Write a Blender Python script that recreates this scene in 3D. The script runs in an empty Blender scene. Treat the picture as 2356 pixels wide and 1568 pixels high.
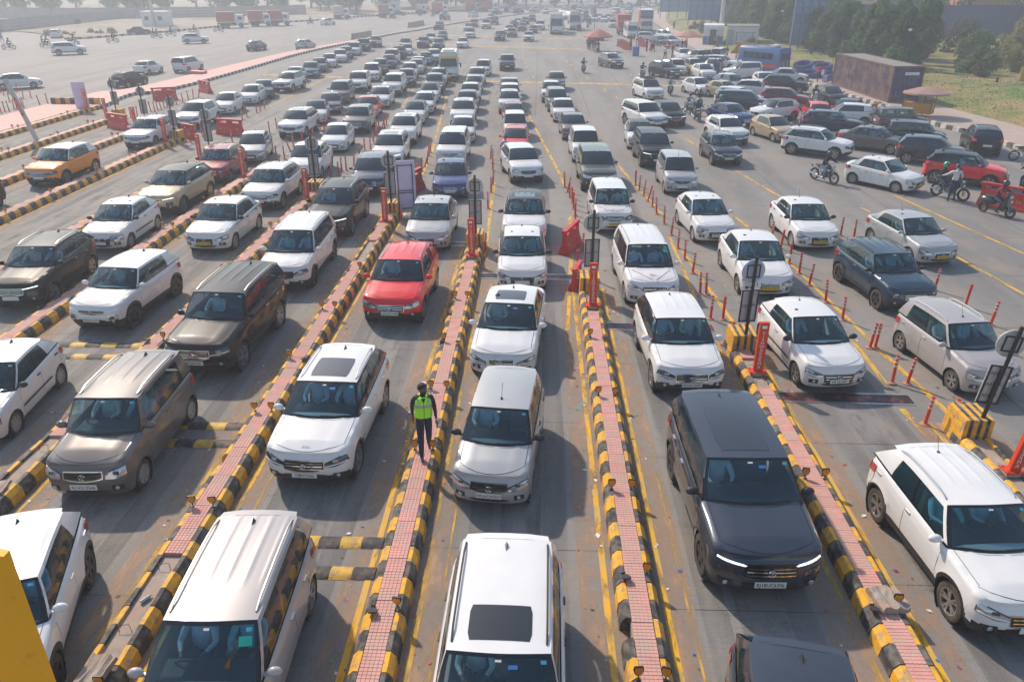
# Photograph of a toll plaza queue, rebuilt as geometry. All lengths in metres.
import bpy, bmesh, math, random
from mathutils import Vector, Matrix
R = math.radians
OW = lambda n: {1: 'first', 2: 'second', 3: 'third'}.get(n, f'{n}th' if n not in (21, 22, 23, 31, 32, 33, 41, 42, 43, 51, 52, 53, 61, 62, 63, 71, 72, 73, 81, 82, 83) else f'{n}' + {1: 'st', 2: 'nd', 3: 'rd'}[n % 10])
scene = bpy.context.scene
COL = scene.collection
random.seed(7)
# ------------------------------------------------------------------ camera
cam_d = bpy.data.cameras.new("camera"); cam = bpy.data.objects.new("camera", cam_d); COL.objects.link(cam)
cam_d.sensor_width = 36.0; cam_d.lens = 1750.0/2356.0*36.0; cam_d.clip_end = 4000; cam_d.clip_start = 0.1
cam.location = (0, 0, 9.6)
cam.rotation_euler = (R(90-25.534), 0, R(1.89))
scene.camera = cam
# ------------------------------------------------------------------ world, sun
SUN_EL, SUN_AZ = 40.0, 128.0      # azimuth of the sun measured counter-clockwise from +X
HAZE = 0.0019
w = bpy.data.worlds.new("World"); scene.world = w; w.use_nodes = True
nt = w.node_tree; nt.nodes.clear()
sky = nt.nodes.new("ShaderNodeTexSky"); sky.sky_type = 'NISHITA'; sky.sun_disc = False
sky.sun_elevation = R(SUN_EL); sky.sun_rotation = R(90-SUN_AZ)
sky.air_density = 1.3; sky.dust_density = 1.2; sky.ozone_density = 1.0
bg = nt.nodes.new("ShaderNodeBackground"); bg.inputs[1].default_value = 0.11
wo = nt.nodes.new("ShaderNodeOutputWorld")
nt.links.new(sky.outputs[0], bg.inputs[0]); nt.links.new(bg.outputs[0], wo.inputs[0])
sd = bpy.data.lights.new("sun", 'SUN'); sd.energy = 3.1; sd.angle = R(1.5); sd.color = (1.0, 0.86, 0.70)
sun = bpy.data.objects.new("sun", sd); COL.objects.link(sun)
_d = Vector((math.cos(R(SUN_AZ))*math.cos(R(SUN_EL)), math.sin(R(SUN_AZ))*math.cos(R(SUN_EL)), math.sin(R(SUN_EL))))
sun.rotation_euler = _d.to_track_quat('Z', 'Y').to_euler()
sun.location = (0, 0, 80)
scene.view_settings.view_transform = 'Standard'; scene.view_settings.look = 'None'
scene.view_settings.exposure = 0.53; scene.view_settings.gamma = 1.0
scene.cycles.volume_bounces = 1; scene.cycles.max_bounces = 8; scene.cycles.transparent_max_bounces = 8
scene.cycles.sample_clamp_indirect = 6.0; scene.cycles.caustics_reflective = False; scene.cycles.caustics_refractive = False
# ------------------------------------------------------------------ materials
MATS = {}
def N(nt, t, **kw):
    n = nt.nodes.new(t)
    for k, v in kw.items():
        if k.startswith('i_'):
            n.inputs[int(k[2:]) if k[2:].isdigit() else k[2:].replace('_', ' ')].default_value = v
        else: setattr(n, k, v)
    return n
def mat(name, color=(.5, .5, .5), rough=.5, metal=0., coat=0., noise=0., nscale=8., spec=.5, emit=None, bump=0., bscale=60., dirt=None, dscale=3., dlo=.55, dhi=.75, alpha=1.):
    if name in MATS: return MATS[name]
    m = bpy.data.materials.new(name); m.use_nodes = True; nt = m.node_tree
    b = nt.nodes["Principled BSDF"]
    c = tuple(color)+(1,)
    b.inputs['Base Color'].default_value = c; b.inputs['Roughness'].default_value = rough
    b.inputs['Metallic'].default_value = metal; b.inputs['Coat Weight'].default_value = coat
    b.inputs['Coat Roughness'].default_value = .06; b.inputs['Specular IOR Level'].default_value = spec
    m.diffuse_color = c
    out = None
    tc = None
    if noise or dirt or bump:
        tc = N(nt, "ShaderNodeTexCoord")
        oi = N(nt, "ShaderNodeObjectInfo"); ad = N(nt, "ShaderNodeVectorMath", operation='MULTIPLY_ADD')
        nt.links.new(oi.outputs['Random'], ad.inputs[0]); ad.inputs[1].default_value = (37, 19, 53)
        nt.links.new(tc.outputs['Object'], ad.inputs[2])
        vec = ad.outputs[0]
    if noise:
        n = N(nt, "ShaderNodeTexNoise"); n.inputs['Scale'].default_value = nscale; n.inputs['Detail'].default_value = 5
        nt.links.new(vec, n.inputs['Vector'])
        mp = N(nt, "ShaderNodeMapRange"); mp.inputs['To Min'].default_value = 1-noise; mp.inputs['To Max'].default_value = 1+noise
        mp.inputs['From Min'].default_value = .3; mp.inputs['From Max'].default_value = .7
        nt.links.new(n.outputs[0], mp.inputs[0])
        mx = N(nt, "ShaderNodeVectorMath", operation='SCALE'); mx.inputs[0].default_value = color
        nt.links.new(mp.outputs[0], mx.inputs['Scale']); out = mx.outputs[0]
    if dirt:
        n2 = N(nt, "ShaderNodeTexNoise"); n2.inputs['Scale'].default_value = dscale; n2.inputs['Detail'].default_value = 7; n2.inputs['Roughness'].default_value = .65
        nt.links.new(vec, n2.inputs['Vector'])
        rp = N(nt, "ShaderNodeMapRange"); rp.inputs['From Min'].default_value = dlo; rp.inputs['From Max'].default_value = dhi
        nt.links.new(n2.outputs[0], rp.inputs[0])
        mi = N(nt, "ShaderNodeMixRGB"); nt.links.new(rp.outputs[0], mi.inputs[0])
        if out: nt.links.new(out, mi.inputs[1])
        else: mi.inputs[1].default_value = c
        mi.inputs[2].default_value = tuple(dirt)+(1,); out = mi.outputs[0]
    if out: nt.links.new(out, b.inputs['Base Color'])
    if bump:
        n3 = N(nt, "ShaderNodeTexNoise"); n3.inputs['Scale'].default_value = bscale; n3.inputs['Detail'].default_value = 4
        nt.links.new(vec, n3.inputs['Vector'])
        bp = N(nt, "ShaderNodeBump"); bp.inputs['Strength'].default_value = bump; bp.inputs['Distance'].default_value = .01
        nt.links.new(n3.outputs[0], bp.inputs['Height']); nt.links.new(bp.outputs[0], b.inputs['Normal'])
    if emit: b.inputs['Emission Color'].default_value = tuple(emit[:3])+(1,); b.inputs['Emission Strength'].default_value = emit[3]
    if alpha < 1:
        b.inputs['Alpha'].default_value = alpha
    MATS[name] = m
    return m
def worn(name, color, lo=.42, hi=.5, scale=6., rough=.8, stretch=(1, .25, 1), c2=None, amax=1.):
    """a paint or dust sheet with holes worn into it"""
    if name in MATS: return MATS[name]
    m = bpy.data.materials.new(name); m.use_nodes = True; nt = m.node_tree; b = nt.nodes["Principled BSDF"]
    b.inputs['Base Color'].default_value = tuple(color)+(1,); b.inputs['Roughness'].default_value = rough
    tc = N(nt, "ShaderNodeTexCoord"); mp = N(nt, "ShaderNodeMapping"); mp.inputs['Scale'].default_value = stretch
    n = N(nt, "ShaderNodeTexNoise"); n.inputs['Scale'].default_value = scale; n.inputs['Detail'].default_value = 8; n.inputs['Roughness'].default_value = .7
    nt.links.new(tc.outputs['Object'], mp.inputs[0]); nt.links.new(mp.outputs[0], n.inputs['Vector'])
    rp = N(nt, "ShaderNodeMapRange"); rp.inputs['From Min'].default_value = lo; rp.inputs['From Max'].default_value = hi; rp.inputs['To Max'].default_value = amax
    nt.links.new(n.outputs[0], rp.inputs[0]); nt.links.new(rp.outputs[0], b.inputs['Alpha'])
    if c2:
        n2 = N(nt, "ShaderNodeTexNoise"); n2.inputs['Scale'].default_value = scale*.4; nt.links.new(tc.outputs['Object'], n2.inputs['Vector'])
        mi = N(nt, "ShaderNodeMixRGB"); mi.inputs[1].default_value = tuple(color)+(1,); mi.inputs[2].default_value = tuple(c2)+(1,)
        r2 = N(nt, "ShaderNodeMapRange"); r2.inputs['From Min'].default_value = .4; r2.inputs['From Max'].default_value = .6
        nt.links.new(n2.outputs[0], r2.inputs[0]); nt.links.new(r2.outputs[0], mi.inputs[0]); nt.links.new(mi.outputs[0], b.inputs['Base Color'])
    MATS[name] = m
    return m
def paint(name, color, metal=0., rough=.32):
    m = mat(name, color, rough, metal, .55 if sum(color) < .1 else 1.0, noise=.03, nscale=1.5, dirt=tuple((.93 if sum(color) < .6 else .84)*x+(.07 if sum(color) < .6 else .16)*y for x, y in zip(color, (.30, .27, .24))), dscale=1.7, dlo=.35, dhi=.9, spec=.12)
    return m
PAINT = {
 'W': paint('paint_white', (.76, .76, .765)), 'S': paint('paint_silver', (.42, .43, .445), .2, .42), 'L': paint('paint_pale_silver', (.42, .395, .40), .15, .42),
 'G': paint('paint_dark_grey', (.032, .044, .068), .2, .40), 'K': paint('paint_black', (.006, .007, .009), 0, .4), 'N': paint('paint_navy', (.014, .026, .070), .1, .4),
 'B': paint('paint_blue', (.005, .026, .16), .1, .4), 'R': paint('paint_red', (.78, .004, .010), 0, .4), 'M': paint('paint_maroon', (.26, .008, .018), .1, .4),
 'Z': paint('paint_brown_grey', (.135, .122, .122), .25, .42), 'T': paint('paint_tan', (.48, .37, .23), .15, .4), 'O': paint('paint_orange', (.85, .27, .004), .0, .4),
 'E': paint('paint_teal', (.012, .09, .14), .1, .4), 'D': paint('paint_olive', (.075, .09, .075), .15, .42), 'X': paint('paint_petrol', (.014, .042, .075), .15, .42)}
M_PLAS = mat('black_plastic', (.022, .022, .024), .55, noise=.1)
M_TRIM = mat('gloss_black_trim', (.008, .009, .011), .15, coat=.5)
M_TYRE = mat('tyre_rubber', (.028, .026, .025), .85, dirt=(.16, .12, .09), dscale=3, dlo=.4, dhi=.8)
M_RIM = mat('alloy_rim', (.42, .42, .43), .3, .8, dirt=(.2, .16, .12), dscale=4)
M_RIMK = mat('black_rim', (.03, .03, .033), .4, .3)
M_CAP = mat('grey_wheel_cover', (.36, .36, .36), .45, .3, dirt=(.22, .18, .14), dscale=4)
M_CHROME = mat('chrome', (.62, .63, .65), .12, 1.0)
M_LAMP = mat('headlamp_lens', (.50, .52, .55), .08, .55, 1.0)
M_LAMPD = mat('dark_headlamp_lens', (.05, .055, .065), .08, .2, 1.0)
M_LED = mat('daytime_light', (.9, .9, .92), .2, emit=(1, 1, 1, 1.0))
M_RED = mat('tail_lamp_red', (.45, .008, .01), .12, 0, 1.0)
M_AMBER = mat('amber_lens', (.75, .25, .02), .2, 0, 1.0)
M_SEAT = mat('seat_cloth', (.10, .095, .09), .85)
M_BEIGE = mat('beige_interior', (.34, .29, .23), .8)
M_DASH = mat('dashboard', (.03, .03, .032), .6)
M_PLATEW = mat('plate_white', (.72, .72, .70), .5)
M_PLATEY = mat('plate_yellow', (.78, .50, .03), .5)
M_PLATER = mat('plate_red', (.65, .03, .03), .5)
M_INK = mat('plate_ink', (.015, .015, .015), .6)
M_INKW = mat('white_lettering', (.85, .85, .85), .6)
M_CYAN = mat('cyan_sticker', (.10, .50, .62), .5)
M_ROOFG = mat('sunroof_glass', (.012, .013, .015), .06, 0, 1.0)
def glass_mat():
    m = bpy.data.materials.new('car_glass'); m.use_nodes = True; nt = m.node_tree; nt.nodes.clear()
    o = N(nt, "ShaderNodeOutputMaterial"); t = N(nt, "ShaderNodeBsdfTransparent"); t.inputs[0].default_value = (.58, .80, .86, 1)
    g = N(nt, "ShaderNodeBsdfGlossy"); g.inputs[0].default_value = (1, 1, 1, 1); g.inputs[1].default_value = .03
    d = N(nt, "ShaderNodeBsdfDiffuse"); d.inputs[0].default_value = (.06, .18, .26, 1)  # sky reflection on the panes put in as a blue diffuse colour
    f = N(nt, "ShaderNodeFresnel"); f.inputs[0].default_value = 1.5
    ad = N(nt, "ShaderNodeMath", operation='MULTIPLY_ADD'); ad.inputs[1].default_value = .62; ad.inputs[2].default_value = .03
    ad.use_clamp = True
    mx = N(nt, "ShaderNodeMixShader"); mx0 = N(nt, "ShaderNodeMixShader"); mx0.inputs[0].default_value = .11
    nt.links.new(t.outputs[0], mx0.inputs[1]); nt.links.new(d.outputs[0], mx0.inputs[2])
    nt.links.new(f.outputs[0], ad.inputs[0]); nt.links.new(ad.outputs[0], mx.inputs[0]); nt.links.new(mx0.outputs[0], mx.inputs[1]); nt.links.new(g.outputs[0], mx.inputs[2])
    nt.links.new(mx.outputs[0], o.inputs[0]); m.diffuse_color = (.1, .2, .25, 1); MATS['car_glass'] = m
    return m
M_GLASS = glass_mat()
M_GLASSO = mat('tinted_glass', (.016, .036, .050), .06, 0, .35, spec=.6)
# ------------------------------------------------------------------ mesh helpers
class MB:
    """collects geometry, then becomes one mesh object"""
    def __init__(s): s.v = []; s.f = []; s.m = []
    def add(s, vs, fs, mi=0):
        o = len(s.v); s.v.extend(vs); s.f.extend([tuple(o+i for i in f) for f in fs]); s.m.extend([mi]*len(fs)); return s
    def box(s, c, d, rz=0., mi=0, top=1., topy=None, M=None):
        topy = top if topy is None else topy
        vs = []
        for z in (-1, 1):
            kx, ky = (top, topy) if z > 0 else (1, 1)
            for x, y in ((-1, -1), (1, -1), (1, 1), (-1, 1)):
                px, py = x*d[0]/2*kx, y*d[1]/2*ky
                p = (px*math.cos(rz)-py*math.sin(rz)+c[0], px*math.sin(rz)+py*math.cos(rz)+c[1], z*d[2]/2+c[2])
                vs.append(tuple(M @ Vector(p)) if M else p)
        return s.add(vs, [(3, 2, 1, 0), (4, 5, 6, 7), (0, 1, 5, 4), (1, 2, 6, 5), (2, 3, 7, 6), (3, 0, 4, 7)], mi)
    def tube(s, pts, r, n=8, mi=0, cap=True, r2=None):
        pts = [Vector(p) for p in pts]; k = len(pts); vs = []; up = None
        for i, p in enumerate(pts):
            d = (pts[min(i+1, k-1)]-pts[max(i-1, 0)]).normalized()
            if up is None or abs(d.dot(up)) > .99: up = Vector((0, 0, 1)) if abs(d.z) < .9 else Vector((1, 0, 0))
            a = d.cross(up).normalized(); b = a.cross(d).normalized(); up = b
            rr = r if r2 is None else r+(r2-r)*i/max(1, k-1)
            if isinstance(r, (list, tuple)): rr = r[i]
            for j in range(n):
                t = 2*math.pi*j/n; vs.append(tuple(p+a*math.cos(t)*rr+b*math.sin(t)*rr))
        fs = [(i*n+j, i*n+(j+1) % n, (i+1)*n+(j+1) % n, (i+1)*n+j) for i in range(k-1) for j in range(n)]
        if cap: fs += [tuple(range(n-1, -1, -1)), tuple((k-1)*n+j for j in range(n))]
        return s.add(vs, fs, mi)
    def lathe(s, prof, n=20, axis='Z', c=(0, 0, 0), mi=0, close=False):
        """prof: list of (radius, height)"""
        vs = []; k = len(prof)
        for r, h in prof:
            for j in range(n):
                t = 2*math.pi*j/n; a, b = r*math.cos(t), r*math.sin(t)
                p = (a, b, h) if axis == 'Z' else ((a, h, b) if axis == 'Y' else (h, a, b))
                vs.append((p[0]+c[0], p[1]+c[1], p[2]+c[2]))
        fl = axis == 'Y'
        fs = []
        for i in range(k-1 if not close else k):
            i2 = (i+1) % k
            for j in range(n):
                q = (i*n+j, i*n+(j+1) % n, i2*n+(j+1) % n, i2*n+j)
                fs.append(q[::-1] if fl else q)
        return s.add(vs, fs, mi)
    def grid(s, P, mi=0, flip=False):
        r, c = len(P), len(P[0]); vs = [tuple(p) for row in P for p in row]
        fs = [(i*c+j, i*c+j+1, (i+1)*c+j+1, (i+1)*c+j) for i in range(r-1) for j in range(c-1)]
        if flip: fs = [f[::-1] for f in fs]
        return s.add(vs, fs, mi)
    def ball(s, c, r, n=10, k=7, mi=0):
        r = (r, r, r) if not isinstance(r, (tuple, list)) else r
        prof = [(math.sin(math.pi*i/k), -math.cos(math.pi*i/k)) for i in range(k+1)]
        vs = []; 
        for a, h in prof:
            for j in range(n):
                t = 2*math.pi*j/n; vs.append((c[0]+a*math.cos(t)*r[0], c[1]+a*math.sin(t)*r[1], c[2]+h*r[2]))
        return s.add(vs, [(i*n+j, i*n+(j+1) % n, (i+1)*n+(j+1) % n, (i+1)*n+j) for i in range(k) for j in range(n)], mi)
    def weld(s):
        d = {}; m = []; nv = []
        for p in s.v:
            k = (round(p[0]*4000), round(p[1]*4000), round(p[2]*4000)); i = d.get(k)
            if i is None: i = d[k] = len(nv); nv.append(tuple(p))
            m.append(i)
        nf = []; nm = []
        for f, mi in zip(s.f, s.m):
            g = []
            for i in f:
                j = m[i]
                if j not in g: g.append(j)
            if len(g) > 2: nf.append(tuple(g)); nm.append(mi)
        s.v, s.f, s.m = nv, nf, nm
    def mesh(s, name, mats, smooth=True, sharp=38):
        if smooth: s.weld()
        me = bpy.data.meshes.new(name); me.from_pydata(s.v, [], s.f)
        for m in (mats if isinstance(mats, (list, tuple)) else [mats]): me.materials.append(m)
        if any(s.m): me.polygons.foreach_set('material_index', s.m)
        if smooth:
            me.polygons.foreach_set('use_smooth', [True]*len(s.f))
            try: me.set_sharp_from_angle(angle=R(sharp))
            except Exception: pass
        me.update(); return me
def obj(name, me, parent=None, loc=None, rot=None, scale=None):
    o = bpy.data.objects.new(name, me); COL.objects.link(o)
    if parent is not None: o.parent = parent
    if loc is not None: o.location = loc
    if rot is not None: o.rotation_euler = rot
    if scale is not None: o.scale = scale if isinstance(scale, (tuple, list)) else (scale,)*3
    return o
def build(mb, name, mats, parent=None, loc=None, rot=None, smooth=True, sharp=38):
    return obj(name, mb.mesh(name, mats, smooth, sharp), parent, loc, rot)
def tag(o, label, cat, group=None):
    o['label'] = label; o['category'] = cat
    if group: o['group'] = group
    return o
def struct(o, kind='structure'): o['kind'] = kind; return o
def thing(name, label, cat, loc=(0, 0, 0), rz=0., group=None):
    o = bpy.data.objects.new(name, None); COL.objects.link(o); o.empty_display_size = .2
    o.location = loc; o.rotation_euler = (0, 0, rz); return tag(o, label, cat, group)
def copy_tree(o, loc, rz, label, group=None, scale=None, root_swap=None):
    r = o.copy(); COL.objects.link(r); r.location = loc; r.rotation_euler = (0, 0, rz); r['label'] = label
    if group: r['group'] = group
    if scale: r.scale = (scale,)*3 if not isinstance(scale, tuple) else scale
    for ch in CH.get(o.name, []):
        c = ch.copy(); COL.objects.link(c); c.parent = r
        for g in CH.get(ch.name, []):
            d = g.copy(); COL.objects.link(d); d.parent = c
    return r
CH = {}
def remember(root):
    """keep the children of a prototype so that copies do not search the scene"""
    al = [o for o in COL.objects if o.parent is not None]
    def rec(o):
        L = [c for c in al if c.parent == o]
        if L:
            CH[o.name] = L
            for c in L: rec(c)
    rec(root); return root
def text(name, body, size, mtl, parent, loc, rot, ext=.001, spacing=1., line=1., align='CENTER', sx=1.):
    c = bpy.data.curves.new(name, 'FONT'); c.body = body; c.size = size; c.extrude = ext; c.align_x = align; c.align_y = 'CENTER'
    c.space_character = spacing; c.space_line = line; c.resolution_u = 2
    key = (body, round(size, 3), mtl.name, ext, spacing, line)
    if key not in TXT:
        o = bpy.data.objects.new('tmp', c); COL.objects.link(o); dg = bpy.context.evaluated_depsgraph_get(); dg.update()
        me = bpy.data.meshes.new_from_object(o.evaluated_get(dg)); me.name = name; bpy.data.objects.remove(o); TXT[key] = me
        if not me.materials: me.materials.append(mtl)
    return obj(name, TXT[key], parent, loc, rot, (sx, 1, 1))
TXT = {}
# ------------------------------------------------------------------ cars
# x forward, y left, z up; lengths in metres
BASE = dict(sill=.24, Rw=.30, n=2.6, cv=.20, tum=.15, crown=.045, clad=0, ribs=0, deck=0, tw=.19, fbump=.0)
TYPES = {
 'hatch': dict(L=3.84, W=1.70, H=1.52, wb=2.45, fo=.78, zn=.74, zc=.97, br=1.10, cw=.98, wt=1.76, rt=.66, rb=.16, Rw=.30, lay='h', tum=.17),
 'tall': dict(L=3.66, W=1.62, H=1.67, wb=2.43, fo=.70, zn=.84, zc=1.04, br=1.06, cw=.80, wt=1.30, rt=.22, rb=.06, Rw=.29, tum=.12, n=2.9, lay='h', ribs=1),
 'tall2': dict(L=3.62, W=1.58, H=1.59, wb=2.37, fo=.70, zn=.78, zc=1.00, br=1.03, cw=.86, wt=1.48, rt=.28, rb=.08, Rw=.29, tum=.13, n=2.5, lay='h'),
 'sedan': dict(L=4.45, W=1.75, H=1.49, wb=2.6, fo=.86, zn=.72, zc=.95, br=1.01, cw=1.08, wt=1.84, rt=1.25, rb=.62, Rw=.31, deck=1, lay='s'),
 'sedan4': dict(L=3.995, W=1.72, H=1.51, wb=2.45, fo=.80, zn=.74, zc=.96, br=1.05, cw=1.00, wt=1.70, rt=.92, rb=.40, Rw=.30, deck=1, lay='s'),
 'csuv': dict(L=3.99, W=1.78, H=1.61, wb=2.5, fo=.80, zn=.86, zc=1.06, br=1.14, cw=1.02, wt=1.66, rt=.50, rb=.12, Rw=.34, sill=.30, clad=1, lay='h', ribs=1, tum=.165),
 'suv': dict(L=4.35, W=1.80, H=1.65, wb=2.61, fo=.86, zn=.90, zc=1.09, br=1.17, cw=1.12, wt=1.86, rt=.62, rb=.18, Rw=.35, tum=.165, sill=.30, clad=1, lay='q'),
 'suvm': dict(L=4.62, W=1.88, H=1.74, wb=2.74, fo=.90, zn=.96, zc=1.15, br=1.22, cw=1.14, wt=1.80, rt=.42, rb=.14, Rw=.37, sill=.32, clad=1, lay='q'),
 'lsuv': dict(L=4.75, W=1.86, H=1.83, wb=2.75, fo=.92, zn=1.00, zc=1.20, br=1.25, cw=1.22, wt=1.86, rt=.34, rb=.10, Rw=.39, sill=.38, clad=1, tum=.13, n=2.9, lay='q', ribs=1),
 'mpv': dict(L=4.45, W=1.76, H=1.70, wb=2.74, fo=.85, zn=.86, zc=1.05, br=1.12, cw=.98, wt=1.72, rt=.36, rb=.12, Rw=.32, lay='q', ribs=1),
 'van': dict(L=3.7, W=1.5, H=1.82, wb=2.35, fo=.62, zn=.92, zc=1.06, br=1.10, cw=.34, wt=.78, rt=.16, rb=.05, Rw=.28, tum=.12, n=3.2, lay='q')}
def interp(P, x):
    if x <= P[0][0]: return P[0][1]
    for (a, b), (c, d) in zip(P, P[1:]):
        if x <= c:
            t = (x-a)/(c-a); t = t*t*(3-2*t); return b+(d-b)*t
    return P[-1][1]
def gauss(x, s): return math.exp(-(x/s)**2)
class Car:
    def __init__(s, typ, **kw):
        d = dict(BASE); d.update(TYPES[typ]); d.update(kw); s.__dict__.update(d); s.typ = typ
        s.X = s.L/2; s.xaf = s.X-s.fo; s.xar = s.xaf-s.wb; s.Ra = s.Rw+.055
        s.xcf = s.xaf+s.Ra+.03; s.xcr = s.xar-s.Ra-.03
        s.xcw = s.X-s.cw; s.xwt = s.X-s.wt; s.xrt = -s.X+s.rt; s.xrb = -s.X+s.rb
        s.zbl = s.zc
    def dx_front(s, z):
        return interp([(s.sill-.06, .13), (s.sill+.16, .015), (s.zn-.30, .0), (s.zn-.10, .05), (s.zn, .13)], z)
    def dx_rear(s, z): return interp([(s.sill-.06, .12), (.5, .0), (.78, .03), (s.br, .10 if not s.deck else .06)], z)
    def hw(s, x, z, zt):
        w = s.W/2
        k = interp([(s.sill-.05, .925), (s.sill+.14, .975), (.62, 1.0), (max(.7, zt-.20), .995), (max(.8, zt-.06), .975), (max(.86, zt), .925)], z)
        k *= 1-.055*max(0, x/s.X)**3-.045*max(0, -x/s.X)**3
        for xa in (s.xaf, s.xar):
            r = math.hypot(x-xa, z-s.Rw); k += .020*gauss(r-s.Ra-.02, .09)
        k -= .008*gauss(z-(s.sill+.26), .09)*gauss(x-(s.xaf+s.xar)/2, s.wb*.4)
        return w*k
    def ztop(s, x):
        if x >= s.xcw-s.cv:
            a = min(1, max(0, (s.X-x)/(s.X-(s.xcw-s.cv)))); return s.zn+(s.zbl-s.zn)*a**.62
        if x >= s.xrb: a = (s.xcw-s.cv-x)/(s.xcw-s.cv-s.xrb); return s.zbl+(s.br-s.zbl)*a
        a = (s.xrb-x)/max(.01, s.xrb+s.X); return s.br-(.02 if s.deck else .05)*a*a
    def cols(s, q):
        c = []
        nc = 8 if q > 1 else (5 if q else 3)
        for i in range(nc): c.append(('r', R(90*i/nc)))
        na = 12 if q > 1 else (8 if q else 5)
        def arch(xa):
            a = [('s', xa-s.Ra-.001)]+[('s', xa-s.Ra*math.cos(math.pi*k/na), xa) for k in range(na+1)]+[('s', xa+s.Ra+.001)]; return a
        c += [('s', s.xcr)] if s.xcr < s.xar-s.Ra-.01 else []
        c += arch(s.xar)
        m = 12 if q > 1 else (6 if q else 3); x0, x1 = s.xar+s.Ra+.001, s.xaf-s.Ra-.001
        c += [('s', x0+(x1-x0)*k/m) for k in range(1, m)]
        c += arch(s.xaf)
        c += [('s', s.xcf)]
        for i in range(nc-1, -1, -1): c.append(('f', R(90*i/nc)))
        return c
    def colpt(s, c, z, zt=None):
        if c[0] == 's':
            x = c[1]; return x, s.hw(x, z, zt or s.ztop(x))
        ph = c[1]; e = 2/s.n; co, si = math.cos(ph)**e if ph < math.pi/2-1e-6 else 0, math.sin(ph)**e
        if c[0] == 'f':
            xe = s.X-s.dx_front(z); x = s.xcf+(xe-s.xcf)*co
        else:
            xe = -s.X+s.dx_rear(z); x = s.xcr+(xe-s.xcr)*co
        return x, s.hw(x, z, zt or s.ztop(x))*si
    def colz(s, c):
        xr = c[1] if c[0] == 's' else s.colpt(c, s.zn, s.zn)[0]
        zt = s.ztop(xr); zb = s.sill
        if c[0] == 's' and len(c) > 2: zb = s.Rw+math.sqrt(max(0, s.Ra**2-(c[1]-c[2])**2))
        elif c[0] != 's': zb = s.sill-.02
        return zb, zt
    def yedge(s, x):
        if x > s.xcf:
            zt = s.ztop(x); xe = s.X-s.dx_front(zt); t = min(1, max(0, (x-s.xcf)/(xe-s.xcf))); return s.hw(x, zt, zt)*max(0, 1-t**s.n)**(1/s.n)
        return s.hw(x, s.ztop(x), s.ztop(x))
    def hoodz(s, x, t):
        """height of the bonnet or boot at lateral fraction t"""
        z = s.ztop(x); cr = .065 if x > 0 else .03
        fade = min(1, max(0, (s.X-.10-x)/.35)) if x > 0 else 1
        return z+cr*(1-t*t)*fade+(.014*gauss(abs(t)-.62, .10)*fade if x > 0 else 0)
    def zrail(s, x):
        a = (s.xwt-x)/(s.xwt-s.xrt); a = min(1.05, max(-.1, a))
        return s.H-s.crown-.05+.055*math.sin(math.pi*min(1, max(0, .18+a*.62)))**1.2-(.05 if s.cols_ == 'q' else .07)*max(0, a-.55)**1.6*1.6
    @property
    def cols_(s): return s.lay
    def yroof(s, x):
        return s.W/2*.925-s.tum-.035*max(0, (x-s.xwt+.3))-.03*max(0, (s.xrt+.3-x))
    def roofz(s, x, t): return s.zrail(x)+s.crown*(1-abs(t)**2.6)
    # front fascia surface from lateral fraction t (-1..1) and height
    def face(s, t, z, off=0., rear=False):
        ph = math.asin(min(1, abs(t)**(s.n/2))) if abs(t) < 1 else math.pi/2
        c = ('r' if rear else 'f', ph)
        x, y = s.colpt(c, z, s.zn if not rear else s.br)
        co, si = math.cos(ph), math.sin(ph)
        nx, ny = co**(2-2/s.n)/max(.2, (s.X-s.xcf)), si**(2-2/s.n)/(s.W/2)
        l = math.hypot(nx, ny) or 1; sg = -1 if t < 0 else 1
        return Vector((x+(-1 if rear else 1)*off*nx/l, (y+off*ny/l)*sg, z))
    def faceband(s, mb, t0, t1, lo, hi, nt_, nz, off, mi=0, rear=False, skirt=True):
        P = []
        for j in range(nz+1):
            row = []
            for i in range(nt_+1):
                a = i/nt_; t = t0+(t1-t0)*a; zl = lo(a) if callable(lo) else lo; zh = hi(a) if callable(hi) else hi
                row.append(s.face(t, zl+(zh-zl)*j/nz, off, rear))
            P.append(row)
        fl = (t1 > t0) == rear
        mb.grid(P, mi, flip=fl)
        if skirt:
            ring = [P[0][i] for i in range(nt_+1)]+[P[j][nt_] for j in range(1, nz+1)]+[P[nz][i] for i in range(nt_-1, -1, -1)]+[P[j][0] for j in range(nz-1, 0, -1)]
            k = Vector((.06 if rear else -.06, 0, 0)); inn = [p+k+Vector((0, -p.y*.03, 0)) for p in ring]; n = len(ring)
            mb.add([tuple(p) for p in ring+inn], [((i+1) % n, i, n+i, n+(i+1) % n) if not fl else (i, (i+1) % n, n+(i+1) % n, n+i) for i in range(n)], mi)
    def side(s, x, z, off=0.):
        zt = s.ztop(x); return Vector((x, s.hw(x, z, zt)+off, z))
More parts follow.
